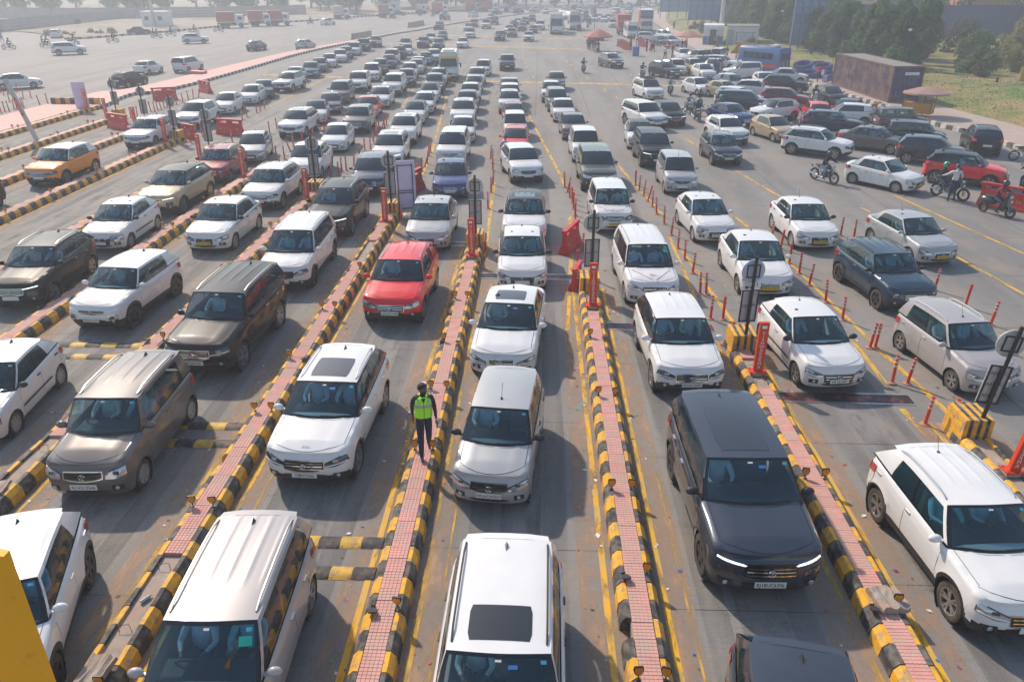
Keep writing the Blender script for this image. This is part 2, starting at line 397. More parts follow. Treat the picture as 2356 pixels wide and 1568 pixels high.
def wheel_meshes(rad, q, style):
    n = 28 if q > 1 else (16 if q else 10); wd = .10
    ty = MB(); ty.lathe([(rad*.66, -wd*.9), (rad*.86, -wd), (rad*.96, -wd*.86), (rad, -wd*.55), (rad, wd*.55), (rad*.96, wd*.86), (rad*.86, wd), (rad*.66, wd*.9)], n, 'Y')
    rm = MB(); rr = rad*.67
    if q == 0:
        rm.lathe([(0.001, wd*.62), (rr, wd*.72)], n, 'Y'); rm.lathe([(rr, -wd*.5), (0.001, -wd*.5)], n, 'Y')
        return ty, rm
    rm.lathe([(rr, wd*.93), (rr*.9, wd*.88), (rr*.86, wd*.2)], n, 'Y', mi=0)
    rm.lathe([(rr*.9, wd*.05), (.001, wd*.0)], n, 'Y', mi=1)
    rm.lathe([(.001, wd*.80), (rr*.16, wd*.78), (rr*.2, wd*.5)], 12, 'Y', mi=0)
    k = 5 if style != 'cap' else 7
    for i in range(k):
        a = 2*math.pi*i/k
        for da in ((-.17, .17) if style == 'alloy' else (0,)):
            wi = rr*(.085 if style == 'alloy' else .20)
            p0 = (rr*.12, a+da*.4); p1 = (rr*.9, a+da*1.1)
            c0 = Vector((p0[0]*math.cos(p0[1]), 0, p0[0]*math.sin(p0[1]))); c1 = Vector((p1[0]*math.cos(p1[1]), 0, p1[0]*math.sin(p1[1])))
            d = (c1-c0).normalized(); nrm = Vector((-d.z, 0, d.x))
            vs = []
            for c, yy, ww in ((c0, wd*.74, wi), (c1, wd*.82, wi*1.15)):
                for sg in (-1, 1):
                    for y in (yy, yy-.035): p = c+nrm*sg*ww; vs.append((p.x, y, p.z))
            rm.add(vs, [(0, 4, 6, 2), (0, 1, 5, 4), (2, 6, 7, 3)], 0)
    return ty, rm
WH = {}
def wheel_data(rad, q, style):
    k = (round(rad, 2), q, style)
    if k not in WH:
        a, b = wheel_meshes(rad, q, style)
        face = {'alloy': M_RIM, 'cap': M_CAP, 'black': M_RIMK, 'dark': M_RIMK}[style]
        WH[k] = (a.mesh('tyre_mesh', M_TYRE), b.mesh('rim_mesh', [face, M_PLAS]))
    return WH[k]
def stf(o):
    if o: o['kind'] = 'stuff'
    return o
def make_car(typ, col, q=2, flags=(), plate=None, **kw):
    """q: 2 near, 1 middle, 0 far. returns the root Empty"""
    F = set(f for f in flags if not f.startswith('p'))
    s = Car(typ, **kw)
    if 'D' in F or 'm' in F: s.clad = 2
    body = PAINT[col] if isinstance(col, str) else col
    roofm = body
    if 'T' in F: roofm = PAINT['K'] if col in ('W', 'R', 'T') else PAINT['W']
    if typ == 'sedan' and 'T' in F: roofm = PAINT['K']
    NAMES = {'hatch': 'hatchback', 'tall': 'tall_hatchback', 'tall2': 'tall_hatchback', 'sedan': 'saloon_car', 'sedan4': 'saloon_car', 'csuv': 'compact_suv', 'suv': 'suv', 'suvm': 'suv', 'lsuv': 'large_suv', 'mpv': 'people_carrier', 'van': 'small_van'}
    root = bpy.data.objects.new(NAMES[typ], None); COL.objects.link(root)
    # --- tub
    cols = s.cols(q); nr = {2: 11, 1: 7, 0: 5}[q]
    tub = MB(); clad = MB(); idx = []
    G = []
    for c in cols:
        zb, zt = s.colz(c); col_ = []
        for j in range(nr+1):
            t = j/nr; t = t*.75+.25*(1-(1-t)**2); z = zb+(zt-zb)*t; x, y = s.colpt(c, z, zt); col_.append((x, y, z))
        G.append(col_)
    vs = [p for c in G for p in c]; k = nr+1
    fb, fc = [], []
    for i in range(len(G)-1):
        for j in range(nr):
            f = (i*k+j, (i+1)*k+j, (i+1)*k+j+1, i*k+j+1)
            cx = sum(vs[a][0] for a in f)/4; cz = sum(vs[a][2] for a in f)/4
            lower = False
            if s.clad:
                lower = cz < s.sill+(.14 if cols[i][0] == 's' else .17)
                for xa in (s.xaf, s.xar):
                    if math.hypot(cx-xa, cz-s.Rw) < s.Ra+(.085 if s.clad == 2 else .05): lower = True
                if s.clad == 2 and cz < s.sill+.20: lower = True
            else: lower = cols[i][0] != 's' and cz < s.sill+.05
            (fc if lower else fb).append(f)
    for mb, fl in ((tub, fb), (clad, fc)):
        if not fl: continue
        mb.add(vs, [f[::-1] for f in fl]); mb.add([(x, -y, z) for x, y, z in vs], fl)
    # --- bonnet and boot tops
    nsx = {2: 16, 1: 8, 0: 4}[q]
    def strips(colsel, flipz=False):
        P = []
        for (x, y, z) in colsel:
            P.append([(x, y*t, s.hoodz(x, t)) for t in [1-2*i/nsx for i in range(nsx+1)]])
        return P
    front = [G[i][-1] for i in range(len(G)) if G[i][-1][0] > s.xcw-s.cv-.02]
    xs0 = s.xcw-s.cv-.03
    front = [(xs0, s.yedge(xs0), s.ztop(xs0))]+[p for p in front if p[0] > xs0+.02]
    tub.grid(strips(front), 0)
    rear = [G[i][-1] for i in range(len(G)) if G[i][-1][0] < s.xrb-.01]
    rear = rear+[(s.xrb+.05, s.yedge(s.xrb+.05), s.ztop(s.xrb+.05))]
    tub.grid(strips(rear), 0)
    # --- greenhouse
    def clean(mb):
        return mb
    ns_, ntt = {2: (14, 8), 1: (8, 4), 0: (4, 2)}[q]
    glassf, glassr, trim, pil = MB(), MB(), MB(), MB()
    def screen(mbg, mbt, xb, xt, cvb, cvt, sgn):
        ss = [-1, -.93]+[-.93+1.86*i/ns_ for i in range(1, ns_)]+[.93, 1]; tt = [0, .07]+[.07+.86*i/ntt for i in range(1, ntt)]+[.93, 1]
        P = []
        for t in tt:
            row = []
            for a in ss:
                xb_ = xb-sgn*cvb*a*a; xt_ = xt-sgn*cvt*a*a
                b = Vector((xb_, a*(s.yedge(min(xb_, s.xcf-.01))-.012), (s.hoodz(xb_, a) if sgn > 0 else s.ztop(xb_)+.02*(1-a*a))))
                tp = Vector((xt_, a*s.yroof(xt_), s.roofz(xt_, a)))
                p = b.lerp(tp, t); bl = .035*math.sin(math.pi*t)*(1-a**4); row.append(p+Vector((sgn*bl*.6, 0, bl)))
            P.append(row)
        for i in range(len(tt)-1):
            for j in range(len(ss)-1):
                edge = i == 0 or i == len(tt)-2 or j == 0 or j == len(ss)-2
                q4 = [P[i][j], P[i][j+1], P[i+1][j+1], P[i+1][j]]
                (mbt if edge else mbg).add([tuple(p) for p in q4], [(0, 1, 2, 3) if sgn > 0 else (3, 2, 1, 0)])
        return P
    WS = screen(glassf, trim, s.xcw, s.xwt, s.cv, .07, 1)
    RS = screen(glassr, trim, s.xrb, s.xrt, -.04 if not s.deck else .08, .05, -1)
    A0, A1 = s.xcw-s.cv, s.xwt-.07
    D0, D1 = (s.xrb-.04 if not s.deck else s.xrb+.08), s.xrt+.05
    ln = A0-D0; lt = A1-D1
    if s.cols_ == 's': seg = [(0, 0, 'p'), (.045, .05, 'g'), (.44, .46, 'b'), (.475, .50, 'g'), (.83, .86, 'p'), (1, 1, '')]
    elif s.cols_ == 'q': seg = [(0, 0, 'p'), (.04, .045, 'g'), (.36, .37, 'b'), (.385, .395, 'g'), (.68, .68, 'b'), (.70, .70, 'g'), (.90, .92, 'p'), (1, 1, '')]
    elif s.typ in ('hatch', 'csuv'): seg = [(0, 0, 'p'), (.04, .05, 'g'), (.41, .45, 'b'), (.44, .48, 'g'), (.72, .80, 'p'), (1, 1, '')]
    else: seg = [(0, 0, 'p'), (.045, .05, 'g'), (.43, .45, 'b'), (.46, .48, 'g'), (.82, .84, 'p'), (1, 1, '')]
    rr = [0, .07, .35, .65, .88, 1.0] if q else [0, .1, .85, 1]
    wins = []
    for sg in (1, -1):
        for (a0, b0, tg), (a1, b1, _) in zip(seg, seg[1:]):
            m = max(2, int((a1-a0)*16)) if q > 1 else (2 if q else 1)
            P = []
            for i in range(m+1):
                f0 = a0+(a1-a0)*i/m; f1 = b0+(b1-b0)*i/m; xb_ = A0-ln*f0; xt_ = A1-lt*f1; row = []
                for r_ in rr:
                    b = Vector((xb_, s.yedge(xb_)-.012, s.ztop(xb_)-.004)); tp = Vector((xt_, s.yroof(xt_), s.roofz(xt_, 1)))
                    p = b.lerp(tp, r_); p.y += .018*math.sin(math.pi*r_); p.y *= sg; row.append(p)
                P.append(row)
            win = MB() if tg == 'g' else None
            for i in range(m):
                for j in range(len(rr)-1):
                    q4 = [P[i][j], P[i+1][j], P[i+1][j+1], P[i][j+1]]; f = (0, 1, 2, 3) if sg > 0 else (3, 2, 1, 0)
                    if j == len(rr)-2: t_ = pil
                    elif j == 0: t_ = trim
                    elif tg == 'g': t_ = win
                    elif tg == 'b': t_ = trim
                    else: t_ = pil
                    t_.add([tuple(p) for p in q4], [f])
            if win: wins.append(win)
    roof = MB(); nx = {2: 14, 1: 7, 0: 3}[q]
    ss = [-1, -.93]+[-.93+1.86*i/ns_ for i in range(1, ns_)]+[.93, 1] if not s.ribs or q < 2 else [-1+2*i/40 for i in range(41)]
    P = []
    for i in range(nx+1):
        a = i/nx; row = []
        for t in ss:
            x0 = s.xwt-.07*t*t; x1 = s.xrt+.05*t*t; x = x0+(x1-x0)*a; z = s.roofz(x, t)
            if s.ribs and q == 2 and .30 < a < .97 and abs(t) < .82: z += .011*max(0, math.cos(t*math.pi*4.9))**3
            row.append((x, t*s.yroof(x), z))
        P.append(row)
    roof.grid(P, 0, flip=False)
    # rear spoiler lip
    if not s.deck:
        P = [[(s.xrt+.06, t*s.yroof(s.xrt)*.97, s.roofz(s.xrt+.06, t)+.006), (s.xrt-.10, t*s.yroof(s.xrt)*.93, s.roofz(s.xrt, t)-.012), (s.xrt-.09, t*s.yroof(s.xrt)*.93, s.roofz(s.xrt, t)-.05)] for t in [-1, -.5, 0, .5, 1]]
        roof.grid(P, 0, flip=True)
    # floor and wheel housings
    und = MB(); und.box((0, 0, s.sill+.08), (s.L*.90, s.W*.80, .10)); 
    for xa in (s.xaf, s.xar):
        for sg in (1, -1):
            und.lathe([(s.Ra+.015, sg*(s.W/2-.30)), (s.Ra+.015, sg*(s.W/2*.955))] if sg > 0 else [(s.Ra+.015, -(s.W/2*.955)), (s.Ra+.015, -(s.W/2-.30))], 16 if q else 8, 'Y', c=(xa, 0, s.Rw))
            und.box((xa, sg*(s.W/2-.30), s.Rw+.12), (s.Ra*1.8, .02, s.Ra*1.5))
    B = lambda mb, nm, m, par=root, **k2: (build(mb, nm, m, par, **k2) if mb.f else None)
    def LR(mb, nm, m):
        if not mb.f: return
        if q < 2: o_ = build(mb, nm+'s', m, root); o_['kind'] = 'stuff'; return
        for sg_ in (1, -1):
            a = MB(); mp_ = {}
            for f in mb.f:
                if sum(mb.v[i][1] for i in f)*sg_ > 0:
                    for i in f:
                        if i not in mp_: mp_[i] = len(a.v); a.v.append(mb.v[i])
                    a.f.append(tuple(mp_[i] for i in f)); a.m.append(0)
            if a.f: build(a, nm, m, root)
    bo = B(tub, 'bodywork', body, sharp=50)
    stf(B(clad, 'lower_cladding', M_PLAS if s.clad else body))
    opaque = q < 2
    gm = M_GLASSO if opaque else M_GLASS
    stf(B(pil, 'window_pillars', roofm if 'T' in F and col != 'W' else (body if 'k' not in F else M_TRIM))); stf(B(trim, 'window_seals', M_TRIM))
    ro = B(roof, 'roof', roofm, sharp=60)
    stf(B(und, 'underbody', M_PLAS))
    ws = B(glassf, 'windscreen', gm); B(glassr, 'rear_window', gm if 'r' not in F else M_GLASSO)
    if q:
        for wn in wins: B(wn, 'side_window', gm)
    else:
        a = MB()
        for wn in wins: a.add(wn.v, wn.f)
        stf(B(a, 'side_windows', gm))
    # --- wheels
    style = 'black' if ('D' in F or 'b' in F and s.clad) else ('alloy' if s.clad or 'f' in F else 'cap')
    ty, rm = wheel_data(s.Rw, q, style)
    for xa in (s.xaf, s.xar):
        for sg in (1, -1):
            wl = obj('wheel', ty, root, (xa, sg*(s.W/2-.125), s.Rw), (0, 0, 0 if sg > 0 else math.pi))
            obj('rim', rm, wl)
    # --- headlamps and grille
    zn = s.zn; h2 = MB(); h3 = MB(); led = MB(); gr = MB(); grt = MB(); low = MB(); fog = MB()
    suzuki = 'x' in F
    for sg in (1, -1):
        if 't' in F or 'd' in F and s.clad:    # thin running light above, lamps lower down
            s.faceband(led, sg*.44, sg*.93, lambda a: zn-.118+.055*a, lambda a: zn-.098+.06*a, 6, 1, .012)
            s.faceband(h2, sg*.60, sg*.90, lambda a: zn-.36+.02*a, lambda a: zn-.21+.03*a, 6, 3, .014)
            s.faceband(h3, sg*.66, sg*.80, zn-.32, zn-.23, 3, 2, .022)
        else:
            zi, zo = (.19, .14) if typ in ('tall', 'tall2', 'lsuv', 'hatch', 'sedan4') else (.19, .12)
            t0 = .50 if typ != 'tall' else .55
            sl = .0 if 'c' in F and typ in ('hatch', 'csuv') else (.05 if typ in ('tall', 'lsuv') else .10)
            s.faceband(h3, sg*(t0-.03), sg*.98, lambda a: zn-.06-zi+.03*abs(1-2*a)+sl*.6*a, lambda a: zn-.05-sl*.9*(1-a)**1.5+.04*a, 9, 3, .008)
            s.faceband(h2, sg*t0, sg*.965, lambda a: zn-.045-zi+.03*abs(1-2*a)+sl*.6*a, lambda a: zn-.065-sl*.9*(1-a)**1.5+.04*a, 9, 3, .018)
            s.faceband(fog, sg*(t0+.17), sg*(t0+.29), zn-.155+sl*.3, zn-.09+sl*.1, 3, 2, .026)
            if 'k' in F or 'f' in F: s.faceband(led, sg*t0, sg*.95, lambda a: zn-.205+.055*a, lambda a: zn-.19+.06*a, 6, 1, .028)
    lampm = M_LAMPD if ('d' in F or 'k' in F or 'x' in F) else M_LAMP
    gw = .46 if typ not in ('sedan', 'sedan4') else .36
    gz0, gz1 = (zn-.24, zn-.085) if not s.clad else (zn-.30, zn-.10)
    if typ in ('hatch', 'sedan4') : gz0, gz1 = zn-.36, zn-.15
    if 't' in F: gz0, gz1 = zn-.17, zn-.10
    if 'e' in F: gz0, gz1, gw = zn-.33, zn-.13, .47
    chrome = MB()
    if q: s.faceband(chrome, -gw-.02, gw+.02, lambda a: gz0-.018+.05*abs(2*a-1)**2, gz1+.02, 10 if q > 1 else 6, 2, .010)
    s.faceband(gr, -gw, gw, lambda a: gz0+.05*abs(2*a-1)**2, gz1, 10 if q > 1 else 6, 2, .018)
    if q:
        nb = 3 if q > 1 else 2
        for i in range(nb):
            z = gz0+.03+(gz1-gz0-.04)*(i+.5)/nb
            s.faceband(grt, -gw*.93, gw*.93, z-.008, z+.008, 8 if q > 1 else 4, 1, .027, skirt=False)
    s.faceband(low, -.52, .52, lambda a: s.sill+.04+.05*abs(2*a-1)**2, lambda a: s.sill+(.24 if s.clad else .15)-.03*abs(2*a-1)**2, 8 if q > 1 else 4, 2, .012)
    fz = s.sill+.15; fd = MB()
    if q:
        for sg in (1, -1):
            s.faceband(low, sg*.66, sg*.90, lambda a: fz-.03, lambda a: fz+.09-.02*a, 4, 2, .012)
            c = s.face(sg*.77, fz+.03, .022); fd.lathe([(.045, 0), (.035, .012), (.001, .016)], 12, 'X', c=tuple(c))
    LR(h3, 'headlamp_surround', M_LAMPD); LR(h2, 'headlight', lampm)
    if q > 1: LR(fog, 'projector_lamp', M_LAMPD if lampm is M_LAMP else M_LAMP)
    LR(led, 'running_light', M_LED if 'd' in F else M_INKW)
    g_ = B(gr, 'grille', M_TRIM)
    if chrome.f: B(chrome, 'grille_surround', M_CHROME if not ('b' in F or 'D' in F) else M_TRIM)
    if grt.f: stf(B(grt, 'grille_bars', M_CHROME if ('f' in F or 'x' in F or 'e' in F or typ in ('lsuv', 'mpv')) else M_PLAS))
    stf(B(low, 'lower_air_intakes', M_PLAS))
    LR(fd, 'fog_lamp', M_LAMP)
    # --- tail lamps and rear bumper
    tl = MB()
    for sg in (1, -1):
        zt_ = s.br-.06; s.faceband(tl, sg*.72, sg*.985, zt_-.20, lambda a: zt_-.02, 5, 3, .016, rear=True)
        P = [[s.side(s.xcr+dx, zt_-.19+.16*j/2+dx*.12, .012) for j in range(3)] for dx in (-.02, .06, .15)]
        P = [[Vector((p.x, p.y*sg, p.z)) for p in r_] for r_ in P]; tl.grid(P, 0, flip=sg < 0)
    LR(tl, 'tail_lamp', M_RED)
    if q:
        rb_ = MB(); s.faceband(rb_, -.7, .7, s.sill+.02, s.sill+.16, 8, 1, .012, rear=True); B(rb_, 'rear_bumper_insert', M_PLAS)
        rp = MB(); c = s.face(0, .78, .01, True); rp.box((c.x-.01, 0, .72), (.02, .5, .12)); B(rp, 'rear_number_plate', M_PLATEY if 'Y' in F else M_PLATEW, smooth=False)
    # --- mirrors, handles, seams
    mm = body if 'b' not in F else M_PLAS
    for sg in (1, -1):
        mi_ = MB(); xm = A0-.16; ym = sg*(s.yedge(xm)+.13); zm = s.ztop(xm)+.085
        mi_.ball((xm, ym, zm), (.075, .115, .075), 10 if q > 1 else 6, 6 if q > 1 else 4)
        if q: mi_.box((xm-.01, sg*(s.yedge(xm)+.02), zm-.055), (.06, .10, .03))
        B(mi_, 'wing_mirror', mm)
    if q:
        hd = MB(); sm = MB(); xB = A0-ln*.45; xC = A0-ln*(.86 if s.cols_ != 'q' else .70)
        hm = M_CHROME if ('f' in F or 'x' in F) else (M_PLAS if 'b' in F else body)
        for sg in (1, -1):
            for xh in (xB+.10, xC+.10):
                p = s.side(xh, s.ztop(xh)-.13, .012)
                hb = MB(); hb.box((p.x, p.y*sg, p.z), (.16, .03, .024)); B(hb, 'door_handle', hm, smooth=False)
            for xh, xo in ((A0-.06, .0), (xB, .0), (xC, -.12)):
                P = []
                for i in range(7):
                    z = s.sill+.10+(s.ztop(xh)-.02-s.sill-.10)*i/6; xx = xh+xo*(1-i/6)*(.0 if xo == 0 else 1)
                    a = s.side(xx, z, .0025); b = s.side(xx+.009, z, .0025); P.append([Vector((a.x, a.y*sg, a.z)), Vector((b.x, b.y*sg, b.z))])
                sm.grid(P, 0, flip=sg > 0)
        # bonnet shut line
        P = []
        for i in range(13):
            t = -1+2*i/12; x = s.X-.16-.30*abs(t)**3; P.append([(x, t*s.yedge(x)*.93, s.hoodz(x, t*.93)+.003), (x+.012, t*s.yedge(x)*.93, s.hoodz(x+.012, t*.93)+.003)])
        sm.grid(P, 0)
        for sg in (1, -1):
            P = []
            for i in range(7):
                x = s.X-.46-(s.X-.46-A0)*i/6; t = sg*.90; P.append([(x, t*s.yedge(x), s.hoodz(x, t)+.003), (x, t*s.yedge(x)+.010, s.hoodz(x, t)+.003)])
            sm.grid(P, 0)
        stf(B(sm, 'panel_gaps', M_TRIM, smooth=False))
    if typ in ('hatch', 'tall') and 'b' in F and q:
        for sg in (1, -1):
            P = [[Vector((s.side(x, z, .014).x, s.side(x, z, .014).y*sg, z)) for z in (.50, .56)] for x in [s.xar+s.Ra+.1+(s.wb-2*s.Ra-.2)*i/5 for i in range(6)]]
            mb = MB(); mb.grid(P, 0, flip=sg < 0); B(mb, 'side_moulding', M_PLAS)
    # --- roof fittings
    if 'R' in F or 'r' in F:
        for sg in (1, -1):
            rl = MB(); pts = []
            for i in range(9):
                a = i/8; x = s.xwt-.20+(s.xrt+.15-s.xwt+.20)*a; h = .055 if 0 < i < 8 else .008
                pts.append((x, sg*(s.yroof(x)-.06), s.roofz(x, .92)+h))
            rl.tube(pts, .016, 6 if q > 1 else 4)
            B(rl, 'roof_rail', M_PLAS if ('b' in F) else M_CHROME if q < 2 else mat('satin_rail', (.5, .5, .5), .35, .8))
    if 'S' in F:
        sr = MB(); P = []
        pan = 'n' in F or 'S' in F and typ in ('suv', 'suvm') and plate and q > 1
        xa_, xb_ = s.xwt-.22, s.xwt-(1.75 if 'n' in F else (1.05 if pan else .85))
        for i in range(6):
            x = xa_+(xb_-xa_)*i/5; tw = .62 if 0 < i < 5 else .58
            P.append([(x, t*s.yroof(x), s.roofz(x, t)+.006) for t in [-tw+2*tw*k_/6 for k_ in range(7)]])
        sr.grid(P, 0, flip=False); B(sr, 'sunroof', M_ROOFG)
    if q:
        an = MB(); xn = s.xrt+.30
        if 'A' in F:
            xn = s.xwt-.35 if typ in ('tall', 'tall2') and 'A' in F else xn
            z0 = s.roofz(xn, 0); an.ball((xn, 0, z0+.01), (.04, .03, .025), 8, 4); an.tube([(xn, 0, z0), (xn-.14, 0, z0+.30)], .005, 4)
            B(an, 'rod_antenna', M_PLAS)
        else:
            z0 = s.roofz(xn, 0); an.add([(xn+.10, 0, z0), (xn-.08, .03, z0), (xn-.08, -.03, z0), (xn-.07, 0, z0+.07)], [(0, 1, 3), (1, 2, 3), (2, 0, 3)])
            B(an, 'fin_antenna', M_PLAS if col != 'W' else M_TRIM, smooth=False)
        st = MB()
        def ws_pt(a, t, off=.006):
            b_ = len(WS)-1; fi = t*b_; i0 = min(b_-1, int(fi)); fj = (a+1)/2*(len(WS[0])-1); j0 = min(len(WS[0])-2, int(fj))
            p = WS[i0][j0].lerp(WS[i0][j0+1], fj-j0).lerp(WS[i0+1][j0].lerp(WS[i0+1][j0+1], fj-j0), fi-i0); return p+Vector((off*.6, 0, off))
        def sticker(a0, a1, t0, t1, m, nm='sticker'):
            mb = MB(); mb.add([tuple(ws_pt(a0, t0)), tuple(ws_pt(a1, t0)), tuple(ws_pt(a1, t1)), tuple(ws_pt(a0, t1))], [(0, 1, 2, 3)]); B(mb, nm, m, smooth=False)
        sticker(-.05, .06, .84, .875, M_PLATEW, 'toll_tag')
        if q > 1: sticker(.74, .84, .80, .86, M_CYAN, 'permit_sticker')
        if 'g' in F: sticker(.62, .84, .60, .74, mat('permit_green', (.02, .45, .34), .5), 'green_permit')
        if q > 1 and 'S' in F: sticker(.18, .34, .74, .80, mat('label_blue', (.05, .20, .55), .5), 'parking_label')
        if q > 1:
            for a0, a1 in ((-.75, -.05), (.05, .72)):
                wp = MB(); wp.tube([ws_pt(a1, .03, .02), ws_pt((a0+a1)/2, .07, .025), ws_pt(a0, .09, .02)], .008, 4); B(wp, 'wiper', M_PLAS)
    # --- number plate and badge
    pz = s.sill+.24 if not s.clad else s.sill+.22
    lowg = typ in ('hatch', 'sedan4')
    if lowg: pz = gz0+.075
    pm = M_PLATEY if 'Y' in F else (M_PLATER if 'q' in F else M_PLATEW)
    c = s.face(0, pz, .034 if lowg else .02)
    if q: 
        pb = MB(); pb.box((c.x+.006, 0, pz), (.014, .50, .115)); po = B(pb, 'number_plate', pm, smooth=False)
        if plate:
            text('plate_lettering', plate, .098, M_INK, po, (c.x+.0145, 0, pz-.004), (R(90), 0, R(90)), spacing=1.0, sx=.86 if len(plate) < 11 else .80)
        zb_ = (gz0+gz1)/2 if not lowg else gz1-.04; cb = s.face(0, zb_, .035)
        ba = MB(); ba.lathe([(.066, 0), (.060, .014), (.048, 0)], 14, 'X', c=(cb.x, 0, zb_))
        bd = B(ba, 'badge', M_CHROME)
        if q > 1: text('badge_letter', {'e': 'F', 'c': 'S', 'm': 'H'}.get(next(iter(F & {'e', 'c', 'm'}), 'c'), 'S'), .10, M_CHROME, bd, (cb.x+.004, 0, zb_), (R(90), 0, R(90)), ext=.003)
    # --- cabin
    if q > 1:
        cab = M_BEIGE if 'c' in F or typ in ('sedan4', 'tall2') else M_SEAT
        da = MB(); da.box((s.xcw-s.cv-.22, 0, s.zc-.10), (.55, s.W*.80, .22), top=.9); B(da, 'dashboard', M_DASH)
        fl = MB(); fl.box((-.2, 0, s.sill+.16), (s.L*.62, s.W*.84, .06)); B(fl, 'cabin_floor', M_DASH)
        xs = s.xcw-s.cv-.95
        for sy in (.36, -.36):
            se = MB(); se.box((xs, sy, s.sill+.36), (.50, .50, .16), top=.92); se.box((xs-.28, sy, s.sill+.70), (.14, .48, .62), top=.8); se.box((xs-.31, sy, s.sill+1.08), (.10, .26, .18), top=.8)
            B(se, 'front_seat', cab)
        rs_ = MB(); rs_.box((xs-.95, 0, s.sill+.36), (.50, 1.20, .16)); rs_.box((xs-1.22, 0, s.sill+.68), (.14, 1.2, .58), top=.9); B(rs_, 'rear_bench', cab)
        sw = MB(); cx, cy, cz = xs+.52, -.36, s.sill+.72; ring = []
        for i in range(17):
            a = 2*math.pi*i/16; ring.append((cx+.07*math.sin(a), cy+.185*math.cos(a), cz+.17*math.sin(a)))
        sw.tube(ring, .016, 5, cap=False); sw.ball((cx-.01, cy, cz), (.03, .07, .06), 8, 5); B(sw, 'steering_wheel', M_DASH)
        root['_seat'] = (xs, -.36, s.sill+.40)
    root['_sp'] = typ
    return root, s
# ------------------------------------------------------------------ people
M_SKIN = mat('brown_skin', (.20, .105, .065), .55)
M_HAIR = mat('black_hair', (.012, .010, .009), .7, bump=.5, bscale=90)
CLOTH = {}
def cloth(c, n=None):
    k = tuple(c)
    if k not in CLOTH: CLOTH[k] = mat('cloth_%d' % len(CLOTH) if n is None else n, c, .85, noise=.12, nscale=9)
    return CLOTH[k]
def lp(a, b, t): return [a[i]+(b[i]-a[i])*t for i in range(3)]
POSES = {
 # joint: x right, y forward, z up (metres). facing +Y
 'stand': dict(pel=(0, 0, .95), chest=(0, .01, 1.28), neck=(0, .0, 1.46), head=(0, .02, 1.60), rs=(.17, 0, 1.40), re=(.23, -.02, 1.14), rw=(.24, .06, .90), ls=(-.17, 0, 1.40), le=(-.23, -.02, 1.14), lw=(-.24, .06, .90), rh=(.09, 0, .92), rk=(.10, .02, .50), ra=(.11, -.02, .09), lh=(-.09, 0, .92), lk=(-.10, .03, .50), la=(-.11, .02, .09)),
 'point': dict(pel=(0, 0, .95), chest=(0, .0, 1.28), neck=(0, .0, 1.46), head=(0, .03, 1.60), rs=(.17, 0, 1.40), re=(.30, .05, 1.16), rw=(.32, .22, 1.02), ls=(-.17, 0, 1.40), le=(-.38, .10, 1.22), lw=(-.58, .24, 1.12), rh=(.09, 0, .92), rk=(.12, .04, .50), ra=(.14, 0, .09), lh=(-.09, 0, .92), lk=(-.11, .0, .50), la=(-.13, -.08, .09)),
 'hips': dict(pel=(0, 0, .95), chest=(0, .0, 1.28), neck=(0, .0, 1.46), head=(0, .03, 1.60), rs=(.17, 0, 1.40), re=(.30, -.04, 1.14), rw=(.13, .12, 1.05), ls=(-.17, 0, 1.40), le=(-.24, -.02, 1.12), lw=(-.20, .12, .92), rh=(.09, 0, .92), rk=(.12, .02, .50), ra=(.14, -.04, .09), lh=(-.09, 0, .92), lk=(-.11, .06, .50), la=(-.12, .06, .09)),
 'walk': dict(pel=(0, 0, .94), chest=(0, .02, 1.27), neck=(0, .02, 1.45), head=(-.01, .03, 1.59), rs=(.17, 0, 1.39), re=(.22, -.12, 1.14), rw=(.22, -.08, .90), ls=(-.17, .02, 1.39), le=(-.23, .04, 1.13), lw=(-.24, .18, .92), rh=(.085, 0, .91), rk=(.10, .20, .54), ra=(.10, .16, .10), lh=(-.085, 0, .91), lk=(-.09, -.04, .50), la=(-.10, -.26, .13)),
 'ride': dict(pel=(0, -.12, .82), chest=(0, .02, 1.13), neck=(0, .10, 1.32), head=(0, .16, 1.46), rs=(.17, .07, 1.26), re=(.30, .26, 1.08), rw=(.32, .50, 1.03), ls=(-.17, .07, 1.26), le=(-.30, .26, 1.08), lw=(-.32, .50, 1.03), rh=(.10, -.08, .80), rk=(.20, .30, .66), ra=(.18, .12, .28), lh=(-.10, -.08, .80), lk=(-.20, .30, .66), la=(-.18, .12, .28)),
 'pillion': dict(pel=(0, -.12, .86), chest=(0, -.08, 1.18), neck=(0, -.04, 1.38), head=(0, .0, 1.52), rs=(.17, -.05, 1.31), re=(.22, .06, 1.06), rw=(.12, .22, 1.0), ls=(-.17, -.05, 1.31), le=(-.22, .06, 1.06), lw=(-.12, .22, 1.0), rh=(.10, -.08, .82), rk=(.20, .26, .66), ra=(.20, .06, .32), lh=(-.10, -.08, .82), lk=(-.20, .26, .66), la=(-.20, .06, .32)),
 'drive': dict(pel=(0, 0, .08), chest=(0, -.10, .40), neck=(0, -.12, .60), head=(0, -.08, .75), rs=(.18, -.11, .53), re=(.26, .12, .34), rw=(.15, .38, .36), ls=(-.18, -.11, .53), le=(-.26, .12, .34), lw=(-.15, .38, .36), rh=(.09, .02, .08), rk=(.12, .42, .14), ra=(.12, .66, -.12), lh=(-.09, .02, .08), lk=(-.12, .42, .14), la=(-.12, .66, -.12)),
 'sit': dict(pel=(0, 0, .48), chest=(0, .03, .82), neck=(0, .05, 1.0), head=(0, .09, 1.14), rs=(.17, .03, .94), re=(.24, .12, .70), rw=(.14, .30, .62), ls=(-.17, .03, .94), le=(-.24, .12, .70), lw=(-.14, .30, .62), rh=(.09, .02, .48), rk=(.12, .42, .50), ra=(.12, .44, .09), lh=(-.09, .02, .48), lk=(-.12, .42, .50), la=(-.12, .44, .09))}
BODY = {}
